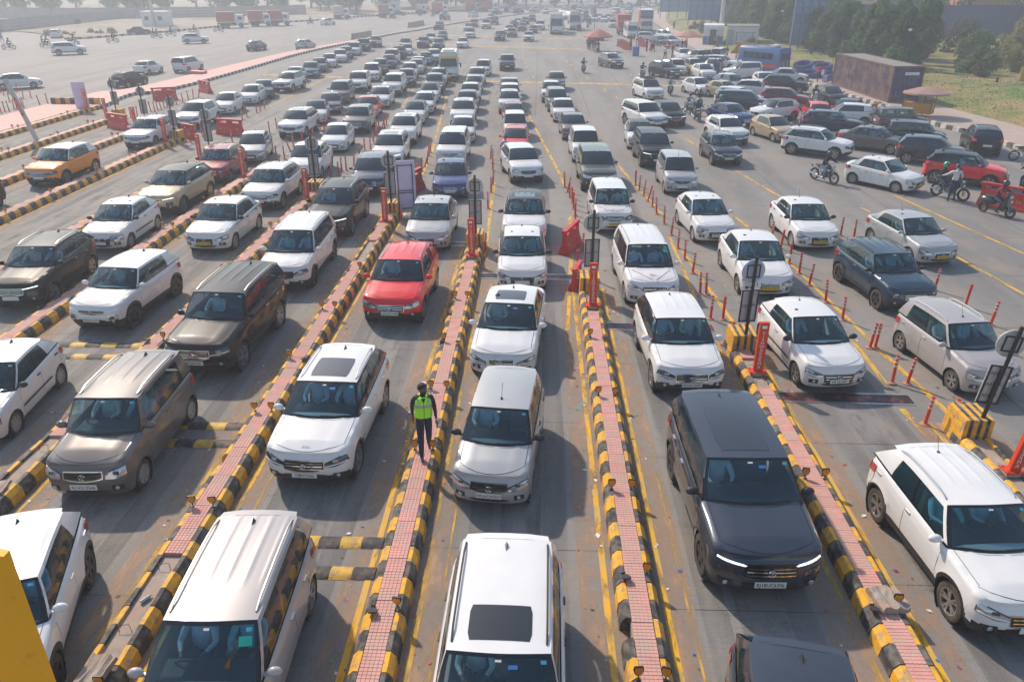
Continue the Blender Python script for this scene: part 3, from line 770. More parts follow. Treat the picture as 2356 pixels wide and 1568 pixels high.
SEGMAT = []
def body_mesh(pose, detail=2, sleeves='long', build_=1.):
    """one continuous skinned body; material slots: 0 skin, 1 top, 2 trousers, 3 shoes"""
    key = (pose, detail, sleeves, build_)
    if key in BODY: return BODY[key]
    J = {k: Vector(v) for k, v in POSES[pose].items()}
    V, E_, Rr, T = [], [], [], []
    def jn(p, r, t, par=None, ry=None):
        V.append(Vector(p)); Rr.append((r, ry or r)); T.append(t)
        if par is not None: E_.append((par, len(V)-1))
        return len(V)-1
    b = build_
    pel = jn(J['pel'], .140*b, 2, ry=.115*b); w_ = jn(J['pel'].lerp(J['chest'], .35), .142*b, 1, pel, .112*b)
    ch = jn(J['chest'], .158*b, 1, w_, .115*b); nb = jn(J['neck'].lerp(J['chest'], .15), .085*b, 1, ch)
    nk = jn(J['neck'], .055, 0, nb)
    hd0 = jn(J['head']-Vector((0, .0, .055)), .065, 0, nk); hd = jn(J['head']+Vector((0, -.005, .02)), .088, 0, hd0, .092); jn(J['head']+Vector((0, -.01, .085)), .070, 0, hd)
    for a in 'rl':
        s_ = jn(J[a+'s'], .068*b, 1, ch); m = jn(J[a+'s'].lerp(J[a+'e'], .5), .058*b, 1, s_)
        el = jn(J[a+'e'], .047, 1 if sleeves == 'long' else 0, m); f = jn(J[a+'e'].lerp(J[a+'w'], .45), .037, 1 if sleeves == 'long' else 0, el)
        wr = jn(J[a+'w'], .026, 0, f, .020)
        d = (J[a+'w']-J[a+'e']).normalized(); side = Vector((-1 if a == 'r' else 1, 0, 0))
        pm = jn(J[a+'w']+d*.065, .036, 0, wr, .018)
        if detail > 1:
            o = d.cross(Vector((0, 0, 1))) if abs(d.z) < .8 else Vector((0, 1, 0)); o.normalize()
            curl = Vector((-1 if a == 'r' else 1, 0, 0))*.35
            for i, (off, ln) in enumerate(((.027, .062), (.009, .072), (-.009, .068), (-.027, .052))):
                k1 = jn(J[a+'w']+d*.085+o*off, .0115, 0, pm); k2 = jn(V[k1]+(d+curl*.5).normalized()*ln*.5, .0095, 0, k1); jn(V[k2]+(d+curl*1.5).normalized()*ln*.5, .008, 0, k2)
            t1 = jn(J[a+'w']+d*.03+o*.032, .013, 0, wr); jn(V[t1]+(d*.8+o*.5).normalized()*.045, .010, 0, t1)
        h = jn(J[a+'h'], .092*b, 2, pel); t1 = jn(J[a+'h'].lerp(J[a+'k'], .5), .088*b, 2, h)
        kn = jn(J[a+'k'], .070, 2, t1); cf = jn(J[a+'k'].lerp(J[a+'a'], .4), .066, 2, kn)
        an = jn(J[a+'a']+Vector((0, 0, .03)), .052, 2, cf); ft = Vector((0, 1, 0))
        hl = jn(J[a+'a']+Vector((0, -.01, -.035)), .042, 3, an, .04); mf = jn(J[a+'a']+Vector((0, .10, -.05)), .042, 3, hl, .032); jn(J[a+'a']+Vector((0, .18, -.06)), .032, 3, mf, .024)
    me = bpy.data.meshes.new('body'); me.from_pydata([tuple(v) for v in V], E_, [])
    o = bpy.data.objects.new('tmp_body', me); COL.objects.link(o)
    md = o.modifiers.new('skin', 'SKIN'); md.use_smooth_shade = True
    sv = me.skin_vertices[0].data
    for i, (r, ry) in enumerate(Rr): sv[i].radius = (r, ry)
    sv[0].use_root = True
    ss = o.modifiers.new('sub', 'SUBSURF'); ss.levels = ss.render_levels = detail
    dg = bpy.context.evaluated_depsgraph_get(); dg.update()
    out = bpy.data.meshes.new_from_object(o.evaluated_get(dg)); out.name = 'body_'+pose
    bpy.data.objects.remove(o)
    out.materials.clear()
    for _ in range(4): out.materials.append(M_SKIN)
    import numpy as np
    segs = [(V[a], V[b_], T[a] if T[a] == T[b_] else None, T[a], T[b_]) for a, b_ in E_]
    A = np.array([s_[0] for s_ in segs]); Bv = np.array([s_[1] for s_ in segs]); D = Bv-A; L2 = (D**2).sum(1)
    rad = np.array([(Rr[a][0]+Rr[b_][0])/2 for a, b_ in E_])
    mi = []
    for p in out.polygons:
        c = np.array(p.center); t = np.clip(((c-A)*D).sum(1)/L2, 0, 1); d = np.linalg.norm(A+D*t[:, None]-c, axis=1)/rad
        k = int(d.argmin()); s_ = segs[k]; mi.append(s_[3] if t[k] < .5 else s_[4])
    out.polygons.foreach_set('material_index', mi); out.polygons.foreach_set('use_smooth', [True]*len(mi))
    BODY[key] = (out, J); return BODY[key]
HEADS = {}
def head_parts(kind, detail):
    if (kind, detail) in HEADS: return HEADS[(kind, detail)]
    L = []
    if kind == 'hair':
        mb = MB(); n = 18 if detail > 1 else 10; k = 8 if detail > 1 else 4; rnd = random.Random(3); P = []
        for i in range(k+1):
            th = R(100)*i/k; row = []
            for j in range(n+1):
                ph = 2*math.pi*(j % n)/n; front = max(0, math.sin(ph)); lim = th*(1-.38*front)
                r = .104+(.006*rnd.random() if detail > 1 else 0)
                row.append((r*.93*math.sin(lim)*math.cos(ph), r*1.08*math.sin(lim)*math.sin(ph)-.012, .025+r*1.08*math.cos(lim)))
            row[-1] = row[0]; P.append(row)
        mb.grid(P, 0, flip=True); L.append(('hair', mb.mesh('hair', M_HAIR), M_HAIR))
    elif kind == 'turban':
        mb = MB(); mb.ball((0, -.01, .07), (.125, .135, .085), 12, 6); L.append(('turban', mb.mesh('turban', M_HAIR), None))
    else:
        mb = MB(); mb.ball((0, -.005, .03), (.135, .15, .15), 14, 9); L.append(('helmet', mb.mesh('helmet', mat('helmet_shell', (.02, .02, .022), .2, coat=1)), None))
        vz = MB(); P = [[(.139*math.sin(a)*math.cos(b), .002+.154*math.cos(a)*math.cos(b), .03+.15*math.sin(b)) for a in [R(-60+120*i/6) for i in range(7)]] for b in [R(-18+40*j/3) for j in range(4)]]
        vz.grid(P, 0, flip=True); L.append(('visor', vz.mesh('visor', M_GLASSO), None))
    if detail > 1 and kind != 'helmet':
        f = MB(); f.add([(0, .118, -.012), (-.016, .088, -.022), (.016, .088, -.022), (0, .086, .026)], [(0, 1, 3), (0, 3, 2), (0, 2, 1)])
        L.append(('nose', f.mesh('nose', M_SKIN), None))
        e = MB(); e.ball((.033, .080, .012), (.013, .010, .008), 8, 5); e.ball((-.033, .080, .012), (.013, .010, .008), 8, 5); L.append(('eyes', e.mesh('eyes', mat('eye', (.35, .33, .30), .3)), None))
        br = MB(); br.box((.033, .088, .034), (.034, .012, .008)); br.box((-.033, .088, .034), (.034, .012, .008)); L.append(('eyebrows', br.mesh('eyebrows', M_HAIR), None))
        mo = MB(); mo.ball((0, .086, -.045), (.024, .010, .007), 8, 4); L.append(('mouth', mo.mesh('mouth', mat('lips', (.16, .06, .05), .5)), None))
        er = MB(); er.ball((.092, -.004, .0), (.012, .02, .03), 8, 5); er.ball((-.092, -.004, .0), (.012, .02, .03), 8, 5); L.append(('ears', er.mesh('ears', M_SKIN), None))
        bd = MB(); P = []
        for i in range(5):
            P.append([(math.sin(a)*(.078-.012*i), math.cos(a)*(.083-.006*i)+.006, -.045-.018*i) for a in [R(-85+170*j/8) for j in range(9)]])
        bd.grid(P, 0, flip=False); L.append(('beard', bd.mesh('beard', M_HAIR), None))
    HEADS[(kind, detail)] = L; return L
def person(pose, loc, rz, label, top=(.3, .3, .35), legs=(.03, .035, .06), shoes=(.02, .02, .02), head='hair', helmet=None, detail=1, group=None, sleeves='long', scale=1., face=0., parent=None, vest=None, name='person', build_=1.):
    """rz: heading, 0 faces -Y (the camera), positive turns to +X"""
    me, J = body_mesh(pose, detail, sleeves, build_)
    o = obj(name, me, parent); 
    if parent is None:
        tag(o, label, 'person', group)
    o.location = loc; o.rotation_euler = (0, 0, R(180+rz) if parent is None else rz); o.scale = (scale,)*3
    for i, m in enumerate((M_SKIN, cloth(top), cloth(legs), cloth(shoes))):
        o.material_slots[i].link = 'OBJECT'; o.material_slots[i].material = m
    for nm, hm, _ in head_parts(head, detail):
        h = obj(nm, hm, o, tuple(J['head']), (0, 0, face))
        if helmet and nm in ('helmet', 'turban'): h.material_slots[0].link = 'OBJECT'; h.material_slots[0].material = mat('shell_%s' % '_'.join('%d' % (c*100) for c in helmet), helmet, .25, coat=1)
        if head == 'hair' and detail < 2: pass
    if vest:
        vb = MB(); c = J['chest']; n = 14
        vm = mat('hi_vis_%d' % int(vest[0]*100), vest, .6, emit=None); gm = mat('reflective_tape', (.42, .44, .46), .35, .3)
        prof = [(-.30, 1.03, 1), (-.22, 1.04, 1), (-.20, 1.02, 1), (-.06, 1.02, 1), (-.05, 1.06, 1), (0.0, 1.06, 1), (.01, 1.04, 1), (.10, 1.02, .96), (.155, .92, .70), (.175, .75, .45)]
        for i, (dz, k, kk) in enumerate(prof):
            pass
        P = []
        for dz, k, kk in prof:
            row = []
            for j in range(n+1):
                a = 2*math.pi*(j % n)/n; ex, ey = .178*k*kk, .138*k
                row.append((c.x+ex*math.copysign(abs(math.cos(a))**.8, math.cos(a)), c.y-.005+ey*math.copysign(abs(math.sin(a))**.8, math.sin(a)), c.z+dz))
            row[-1] = row[0]; P.append(row)
        for i in range(len(P)-1):
            vb.grid([P[i], P[i+1]], 1 if i in (4, 5) and detail > 1 else 0)
        vo = build(vb, 'safety_vest', [vm, gm], o)
        if detail > 1:
            st = MB()
            for sg in (1, -1):
                for f_ in (1, -1):
                    st.add([(c.x+sg*.075, c.y+f_*.148, c.z+.0), (c.x+sg*.115, c.y+f_*.143, c.z+.0), (c.x+sg*.13, c.y+f_*.10, c.z+.162), (c.x+sg*.10, c.y+f_*.11, c.z+.166)], [(0, 1, 2, 3) if sg*f_ < 0 else (3, 2, 1, 0)])
            build(st, 'reflective_strap', gm, vo, smooth=False)
            zp = MB(); zp.box((c.x, c.y+.147, c.z-.08), (.008, .006, .42)); build(zp, 'zip', M_PLAS, vo, smooth=False)
            co = MB(); co.add([(c.x-.045, c.y+.125, c.z+.165), (c.x+.045, c.y+.125, c.z+.165), (c.x, c.y+.148, c.z+.06)], [(0, 2, 1)]); build(co, 'collar_opening', cloth((.02, .02, .022)), vo, smooth=False)
            tr = MB(); tr.lathe([(.030, -.012), (.033, 0), (.030, .012)], 12, 'Z', c=(J['lw'].x, J['lw'].y-.01, J['lw'].z+.03)); build(tr, 'bracelet', mat('white_thread', (.7, .66, .62), .7), o)
    return o
# ------------------------------------------------------------------ motorcycles
BIKE = {}
M_ENG = mat('engine_metal', (.22, .22, .23), .4, .8)
def make_bike(kind, tank=(.02, .02, .025), q=1):
    """faces +X"""
    root = bpy.data.objects.new('motorcycle' if kind == 'bike' else 'scooter', None); COL.objects.link(root)
    rw = .31 if kind == 'bike' else .24; xb, xf = (-.63, .68) if kind == 'bike' else (-.55, .66)
    tm = mat('tank_%s' % '_'.join('%d' % (c*100) for c in tank), tank, .25, coat=1)
    n = 20 if q else 12
    for x in (xb, xf):
        t = MB(); t.lathe([(rw-.10, -.035), (rw-.02, -.05), (rw, 0), (rw-.02, .05), (rw-.10, .035), (rw-.10, -.035)], n, 'Y'); w_ = build(t, 'wheel', M_TYRE, root, loc=(x, 0, rw))
        r_ = MB(); r_.lathe([(.05, -.05), (.05, .05)], 8, 'Y')
        for i in range(6): a = math.pi*i/3; r_.box(((rw-.06)*.5*math.cos(a), 0, (rw-.06)*.5*math.sin(a)), (rw-.08, .02, .02), M=None) if False else r_.tube([(0, 0, 0), ((rw-.09)*math.cos(a), 0, (rw-.09)*math.sin(a))], .010, 4)
        build(r_, 'spoked_hub', M_RIM, w_)
    def P(mb, nm, m, **k): build(mb, nm, m, root, **k)
    fk = MB()
    for sy in (.07, -.07): fk.tube([(xf, sy, rw), (xf-.22, sy, .86)], .022, 6)
    fk.box((xf-.02, 0, rw*2+.02), (.34, .11, .02)); P(fk, 'front_fork', M_ENG)
    hb = MB(); hb.tube([(.30, .37, 1.02), (.40, .22, 1.05), (.44, 0, .98), (.40, -.22, 1.05), (.30, -.37, 1.02)], .014, 6)
    for sy in (1, -1): hb.tube([(.38, sy*.24, 1.05), (.40, sy*.32, 1.20)], .006, 4); hb.ball((.40, sy*.34, 1.22), (.02, .06, .035), 6, 4)
    P(hb, 'handlebar', M_PLAS)
    hl = MB(); hl.ball((xf-.12, 0, .90), (.08, .09, .09), 10, 6); P(hl, 'headlight', M_LAMP)
    if kind == 'bike':
        tk = MB(); tk.ball((.16, 0, .80), (.27, .14, .13), 12, 7); P(tk, 'fuel_tank', tm)
        se = MB(); se.ball((-.33, 0, .80), (.36, .13, .055), 12, 5); P(se, 'seat', M_PLAS)
        en = MB(); en.box((.05, 0, .42), (.36, .24, .30), top=.8); en.lathe([(.10, -.16), (.11, 0), (.10, .16)], 10, 'Y', c=(.12, 0, .40)); en.tube([(.3, 0, .72), (.0, 0, .68), (-.3, 0, .66), (-.5, 0, .72)], .03, 6); en.tube([(.3, 0, .75), (.28, 0, .30), (-.1, 0, .26), (-.3, 0, .60)], .02, 5); P(en, 'engine', M_ENG)
        ex = MB(); ex.tube([(.2, -.13, .35), (.0, -.15, .26), (-.3, -.16, .30), (-.85, -.17, .38)], [.02, .03, .04, .045], 8); P(ex, 'exhaust_pipe', M_CHROME)
        rf = MB(); rf.box((-.68, 0, .68), (.34, .14, .03)); rf.box((-.86, 0, .70), (.03, .10, .08)); P(rf, 'rear_mudguard', tm); 
        sp = MB()
        for sy in (.1, -.1): sp.tube([(xb, sy, rw), (-.45, sy, .70)], .022, 6)
        P(sp, 'rear_shock_absorber', M_CHROME)
    else:
        bd = MB(); bd.ball((-.42, 0, .58), (.42, .17, .20), 12, 7); P(bd, 'rear_body', tm)
        ap = MB(); ap.box((.40, 0, .64), (.10, .36, .52), top=.7); ap.box((.10, 0, .30), (.55, .30, .06)); P(ap, 'leg_shield', tm)
        se = MB(); se.ball((-.32, 0, .77), (.36, .13, .06), 12, 5); P(se, 'seat', M_PLAS)
        hd = MB(); hd.ball((.40, 0, .98), (.13, .14, .12), 10, 6); P(hd, 'handlebar_cowl', tm)
        fm = MB(); fm.ball((xf, 0, .40), (.22, .09, .12), 10, 5); P(fm, 'front_mudguard', tm)
    pl = MB(); pl.box((xf-.05, 0, .72), (.01, .16, .09)); P(pl, 'number_plate', M_PLATEW, smooth=False)
    return root
# ------------------------------------------------------------------ surveyed positions (metres on the ground)
CARS = [
 ('q1', 'suvm', 'W', -0.41, 7.67, -0.8, 0.968, 365, 'S R b', 'white suv with sunroof and roof rails, frontmost right of the vest man'),
 ('q1', 'tall2', 'S', -0.68, 13.9, -5.5, 1.011, 206, 'A b pHR26CA9357', 'silver hatchback with plate HR26CA9357 in the lane right of the man in the vest'),
 ('q1', 'sedan', 'W', -0.69, 19.75, -4.4, 1.029, 171, 'S f sd', 'white saloon with sunroof right behind the silver hatchback with plate HR26CA9357'),
 ('q1', 'hatch', 'W', -0.49, 25.59, 1.5, 1.002, 137, 'b a', 'white hatchback with black mirrors, behind the white saloon with a sunroof'),
 ('q1', 'csuv', 'W', -0.48, 30.37, -0.0, 0.995, 120, 'T S b', 'white compact suv with grey roof and sunroof, behind a white hatchback with black mirrors'),
 ('q1', 'suv', 'W', -0.85, 40.51, 12.1, 0.962, 100, '', 'white suv with dark grille beside the man carrying a black bag'),
 ('q1', 'hatch', 'R', -1.36, 46.91, -1.8, 0.928, 71, '', ''),
 ('q1', 'tall', 'W', -1.52, 51.74, 4.3, 0.928, 62, '', ''),
 ('q1', 'hatch', 'M', -1.77, 56.57, 3.2, 0.97, 63, '', ''),
 ('q1', 'suv', 'W', -2.27, 62.5, 1.9, 0.958, 62, '', ''),
 ('q1', 'suv', 'W', -2.36, 65.88, 2.9, 1.004, 60, '', ''),
 ('q1', 'sedan', 'S', -2.58, 70.9, 2.5, 1.046, 58, '', ''),
 ('q1', 'suvm', 'G', -3.61, 92.77, 2.3, 0.92, 40, 'R', 'dark grey suv driving alone behind the queue of the centre lane'),
 ('q2', 'mpv', 'L', -4.43, 8.09, 2.4, 0.994, 460, 'r f y g', "silver people carrier with ribbed roof at the bottom edge, nearest in the red car's lane"),
 ('q2', 'suv', 'W', -4.54, 14.78, -1.9, 1.016, 280, 'S R f p23BH7666J k', 'white suv with large sunroof and plate 23BH7666J beside the vest man'),
 ('q2', 'csuv', 'R', -4.28, 22.81, -1.8, 1.035, 173, 'R A r pHR26DS1440 e', 'bright red compact suv with silver roof rails and plate HR26DS1440'),
 ('q2', 'sedan4', 'S', -4.2, 29.74, 0.1, 1.033, 125, 'A', 'silver saloon directly behind the bright red compact suv'),
 ('q2', 'sedan', 'B', -4.26, 37.54, 4.2, 0.989, 94, 'pHR26DL4656', "deep blue saloon with chrome grille behind the silver saloon in the red car's lane"),
 ('q2', 'mpv', 'W', -4.86, 44.63, 0.3, 0.982, 83, 'H', 'white people carrier with PARDHAN across the top of its windscreen'),
 ('q2', 'hatch', 'W', -4.87, 50.67, 2.5, 0.939, 67, '', ''),
 ('q2', 'suv', 'W', -5.4, 56.84, 2.3, 1.006, 69, 'S', ''),
 ('q2', 'csuv', 'N', -5.57, 62.38, 2.4, 0.963, 59, '', ''),
 ('q2', 'csuv', 'W', -5.76, 67.35, 0.9, 0.918, 51, '', ''),
 ('q2', 'hatch', 'S', -5.96, 73.55, 0.8, 0.939, 47, '', ''),
 ('q2', 'suv', 'W', -6.12, 79.22, 0.1, 0.912, 44, 'S', ''),
 ('q2', 'tall', 'W', -5.95, 87.03, -1.8, 0.936, 36, '', ''),
 ('q3', 'csuv', 'W', -8.09, 8.6, 18.2, 0.957, 418, 'D m', 'white crossover with black wheel arches, cut by the left edge behind the yellow panel'),
 ('q3', 'tall', 'Z', -8.93, 13.99, 1.8, 1.065, 337, 'R r pRJ14XC9346 c', 'brown grey tall hatchback with plate RJ14XC9346 and silver roof rails'),
 ('q3', 'lsuv', 'K', -8.68, 19.63, -2.9, 1.012, 279, 'R r f pHR26EE5581 x', 'black seven seat suv with plate HR26EE5581 and chrome grille'),
 ('q3', 'mpv', 'W', -8.45, 25.69, 0.1, 1.025, 180, 'R r f D x', 'white people carrier with roof rails and black wheel arches, left of the red car'),
 ('q3', 'suv', 'K', -8.43, 31.4, -0.4, 1.053, 148, 'R d', 'black suv with bright running lights behind a white people carrier'),
 ('q3', 'suv', 'N', -8.26, 37.79, 4.7, 0.968, 100, 'R x', ''),
 ('q3', 'suv', 'W', -8.34, 43.73, 2.1, 0.999, 92, 'S R d', ''),
 ('q3', 'suv', 'W', -8.56, 50.19, 1.4, 0.978, 79, 'S', ''),
 ('q3', 'hatch', 'W', -8.97, 57.4, 1.9, 0.951, 63, 'T', ''),
 ('q3', 'hatch', 'W', -8.94, 62.06, 2.8, 0.955, 56, '', ''),
 ('q3', 'hatch', 'W', -9.29, 67.9, 2.5, 0.964, 52, 'T', ''),
 ('q3', 'csuv', 'Z', -9.55, 73.33, 3.0, 1.015, 53, 'd', ''),
 ('q3', 'suv', 'W', -9.8, 78.54, 2.5, 0.844, 38, '', ''),
 ('q4', 'hatch', 'W', -12.88, 15.68, 6.9, 0.85, 278, 'b', 'white hatchback with red tail light and dark door strip, cut by the left edge'),
 ('q4', 'csuv', 'W', -12.87, 21.99, -4.8, 0.989, 258, 'D f pHR26FX1475 t', 'white small crossover with black wheels and plate HR26FX1475'),
 ('q4', 'sedan4', 'W', -12.55, 29.37, -1.6, 1.041, 177, 'b Y c pDL1RTC7783', 'white taxi saloon with yellow plate and green side stripe'),
 ('q4', 'csuv', 'W', -12.44, 35.14, -1.6, 1.011, 140, 'R f k', 'white compact suv with black grille behind the taxi with the green stripe'),
 ('q4', 'sedan4', 'W', -12.26, 40.89, 2.8, 1.054, 108, '', ''),
 ('q4', 'hatch', 'W', -12.38, 47.6, 3.3, 0.951, 80, '', ''),
 ('q4', 'csuv', 'Z', -12.34, 53.8, 2.1, 1.017, 79, 'x', ''),
 ('q4', 'sedan', 'R', -12.94, 59.87, 4.2, 0.978, 66, '', ''),
 ('q4', 'sedan', 'W', -12.96, 65.22, 2.0, 1.007, 64, 'S d', ''),
 ('q4', 'lsuv', 'W', -13.09, 72.15, -0.2, 0.954, 60, '', ''),
 ('q4', 'csuv', 'G', -12.91, 78.19, 4.6, 0.915, 42, '', ''),
 ('q4', 'suv', 'W', -13.5, 83.76, 4.7, 0.923, 43, '', ''),
 ('q4', 'hatch', 'S', -13.47, 88.8, 3.8, 0.91, 35, '', ''),
 ('q4', 'sedan', 'W', -13.76, 92.11, 4.2, 0.947, 34, '', ''),
 ('q4', 'hatch', 'N', -13.69, 97.59, 3.1, 0.923, 33, '', ''),
 ('q4', 'suv', 'W', -12.97, 100.38, 13.9, 0.919, 34, '', 'white suv half hidden behind the white minibus'),
 ('q5', 'suv', 'K', -16.55, 23.72, 3.3, 1.0, 255, 'R d x', 'black suv with silver roof rails at the left edge beside a white hatchback'),
 ('q5', 'hatch', 'W', -16.68, 29.15, 1.8, 1.003, 182, 'b c', 'white older hatchback with black mirrors and square headlights, behind the black suv'),
 ('q5', 'suv', 'T', -16.65, 34.33, -2.5, 1.044, 178, 'T d t', 'tan suv with black roof behind the white older hatchback'),
 ('q5', 'csuv', 'M', -16.7, 39.73, 2.4, 0.988, 123, 'R x', 'maroon suv with roof rails behind the tan suv'),
 ('q5', 'hatch', 'S', -16.52, 44.47, 10.0, 0.969, 88, '', ''),
 ('q5', 'suv', 'W', -16.12, 52.2, -0.9, 0.994, 95, 'S R k', ''),
 ('q5', 'hatch', 'W', -16.26, 57.28, 9.4, 0.978, 65, 'T', ''),
 ('q5', 'sedan', 'G', -16.39, 62.0, 10.4, 0.942, 58, '', ''),
 ('q5', 'mpv', 'Z', -16.82, 67.41, 3.2, 0.987, 63, '', ''),
 ('q5', 'suvm', 'W', -16.77, 74.41, 4.3, 0.965, 57, 'S', ''),
 ('q5', 'mpv', 'W', -17.19, 82.53, 6.0, 0.958, 46, '', ''),
 ('q5', 'suv', 'K', -17.39, 87.94, 7.0, 0.919, 38, '', ''),
 ('q5', 'hatch', 'N', -17.58, 94.31, 6.0, 0.926, 34, '', ''),
 ('q5', 'mpv', 'W', -18.1, 99.18, 2.3, 0.972, 41, 'S R', ''),
 ('q5', 'suv', 'K', -18.21, 105.16, 5.7, 0.893, 29, '', ''),
 ('q5', 'sedan', 'W', -18.15, 110.69, 5.3, 0.891, 26, '', ''),
 ('q5', 'suv', 'Z', -19.63, 119.38, 5.2, 0.929, 29, '', ''),
 ('q7', 'csuv', 'O', -24.82, 39.11, -2.1, 1.057, 173, 'T x', 'orange compact suv with white roof on the far left'),
 ('q7', 'suv', 'W', -24.56, 48.49, 0.5, 0.997, 123, 'R x', 'white suv with chrome grille behind the orange compact suv'),
 ('q7', 'csuv', 'W', -24.27, 55.19, -1.5, 1.037, 105, 'x', ''),
 ('q7', 'hatch', 'W', -24.35, 61.17, 4.8, 0.981, 74, '', ''),
 ('q7', 'hatch', 'W', -24.17, 66.28, 4.8, 0.912, 61, '', ''),
 ('q7', 'hatch', 'N', -24.23, 69.67, 15.3, 0.876, 38, '', ''),
 ('q7', 'suv', 'W', -23.34, 74.17, -5.9, 1.002, 77, 'R k', ''),
 ('q7', 'sedan4', 'W', -24.65, 80.66, 3.8, 0.906, 49, '', ''),
 ('q7', 'sedan4', 'E', -24.29, 85.1, 9.7, 0.992, 46, '', ''),
 ('q7', 'sedan', 'G', -24.75, 90.38, 9.6, 0.961, 42, '', ''),
 ('q7', 'sedan4', 'W', -24.84, 95.2, 9.2, 0.965, 39, '', ''),
 ('q7', 'sedan4', 'W', -24.92, 100.94, 9.7, 0.974, 36, '', ''),
 ('q7', 'hatch', 'G', -25.16, 105.19, 9.4, 0.975, 33, '', ''),
 ('q7', 'mpv', 'W', -25.26, 110.6, 6.0, 0.959, 35, '', ''),
 ('q7', 'suvm', 'K', -25.3, 116.93, 8.2, 0.913, 31, 'd', ''),
 ('q7', 'suv', 'Z', -24.96, 123.74, 4.2, 0.942, 31, 'd', ''),
 ('r1', 'suv', 'G', 3.33, 6.12, -10.7, 0.778, 312, 'K', 'dark grey car roof entering at the bottom edge, right of centre'),
 ('r1', 'suvm', 'G', 3.88, 12.14, 1.5, 1.041, 352, 'S b d f n pRJ18UC6396', 'dark grey suv with panoramic roof and plate RJ18UC6396'),
 ('r1', 'csuv', 'W', 3.81, 18.64, 2.6, 1.006, 205, 'x f k pUP15DY6591', 'white compact suv with plate UP15DY6591 directly behind the dark grey suv'),
 ('r1', 'mpv', 'W', 3.68, 24.69, 2.7, 0.992, 155, 'R r f g', 'white people carrier with red ribbons on its bonnet'),
 ('r1', 'tall', 'W', 3.13, 32.14, 2.7, 0.992, 108, 'b Y g pUP81FT5592', 'white tall hatchback taxi with yellow plate, behind the one with ribbons'),
 ('r1', 'lsuv', 'D', 2.99, 39.23, 2.1, 0.954, 97, '', 'olive grey boxy suv behind the white tall taxi'),
 ('r1', 'tall', 'W', 2.73, 45.37, 2.7, 1.003, 77, '', ''),
 ('r1', 'sedan4', 'Z', 2.33, 52.02, 3.4, 0.972, 70, '', ''),
 ('r1', 'sedan4', 'W', 1.85, 58.82, 3.8, 0.971, 62, '', ''),
 ('r1', 'mpv', 'Z', 1.47, 63.7, 3.7, 0.894, 50, '', ''),
 ('r1', 'suv', 'W', 1.1, 68.51, 1.2, 0.898, 50, '', ''),
 ('r1', 'suv', 'Z', 1.7, 75.84, -1.1, 0.844, 40, '', ''),
 ('r2', 'csuv', 'W', 7.64, 10.95, 4.1, 1.013, 485, 'R A r f e', 'white compact suv with roof rails at the right edge, nearest on the right'),
 ('r2', 'hatch', 'W', 7.47, 18.97, 6.0, 0.981, 247, 'b A f pHR_72J_4201', 'white hatchback with plate HR 72J 4201 beside an orange red post'),
 ('r2', 'sedan4', 'W', 7.61, 25.41, 0.8, 1.024, 173, 'Y f pHR55AX2442', 'white taxi saloon with yellow plate behind the hatchback with plate HR 72J 4201'),
 ('r2', 'hatch', 'W', 6.96, 30.88, 5.5, 0.971, 137, 'A c pHR26EE9917', 'white hatchback with plate HR26EE9917 behind the posts, right of a tall taxi'),
 ('r2', 'tall', 'S', 7.0, 38.42, 0.6, 0.992, 97, 'A', 'silver white tall hatchback with round fog lights behind the red posts'),
 ('r3', 'tall2', 'L', 11.26, 18.71, 8.3, 0.976, 286, 'A f r pDL2CBB6332', 'pale silver boxy hatchback with plate DL2CBB6332 at the right edge'),
 ('r3', 'csuv', 'X', 11.54, 24.16, 7.8, 0.978, 234, 'R A b x pPY01', 'dark teal compact suv with black roof rails, ahead of a silver saloon'),
 ('r3', 'sedan4', 'S', 14.36, 28.62, 11.6, 0.97, 213, 'Y A pHR38AH2566', 'silver taxi saloon with barred grille at the right'),
 ('r3', 'sedan4', 'W', 10.8, 30.29, 2.0, 1.001, 160, 'A Y b pHR55AS2680', 'white taxi saloon with dark oval grille and yellow plate HR55AS2680'),
 ('r3', 'sedan4', 'W', 17.55, 38.96, 37.6, 0.915, 177, 'Y', 'white taxi saloon with orange door dashes behind the red and black cars'),
 ('l', 'sedan', 'W', -49.74, 74.55, 123.5, 0.836, 102, 'u', 'white saloon with green swoosh driving away at the left edge'),
 ('l', 'hatch', 'K', -39.77, 76.64, 165.7, 0.924, 80, 'u', 'black hatchback driving away beside the pink median'),
 ('l', 'sedan4', 'W', -42.89, 87.08, 173.0, 0.941, 66, 'u', 'white saloon driving away ahead of the black hatchback'),
 ('l', 'mpv', 'W', -39.5, 89.51, 171.9, 0.976, 71, 'u', 'white people carrier driving away beside the fallen red barrier'),
 ('l', 'suvm', 'W', -64.6, 109.53, 120.4, 0.763, 63, 'u', 'white suv driving away among motorcycles on the far left'),
 ('l', 'hatch', 'W', -84.9, 141.31, 201.5, 0.904, 24, 'u', 'small white car by the left roadside wall'),
 ('l', 'sedan', 'K', -74.39, 150.06, 115.2, 0.724, 37, 'u', 'black saloon beside the striped kerb on the far left'),
 ('l', 'suv', 'W', -55.18, 129.28, 113.2, 0.791, 48, 'u', 'white suv driving away on the left carriageway near two motorcycles'),
 ('l', 'sedan', 'G', -41.08, 117.06, 174.2, 0.924, 44, 'u', 'dark saloon driving away in the middle of the left carriageway'),
 ('l', 'hatch', 'S', -34.37, 118.94, 166.0, 0.924, 41, 'u', 'silver hatchback driving away beside the pink median'),
 ('l', 'hatch', 'W', -46.89, 181.39, 149.4, 0.866, 27, 'u', 'white hatchback far off on the left carriageway'),
 ('l', 'suv', 'G', -23.46, 204.69, 164.9, 0.906, 21, 'u', ''),
 ('l', 'hatch', 'W', -17.67, 221.25, 157.3, 0.944, 20, 'u', ''),
 ('l', 'sedan', 'G', -12.08, 235.24, 155.6, 0.923, 20, 'u', ''),
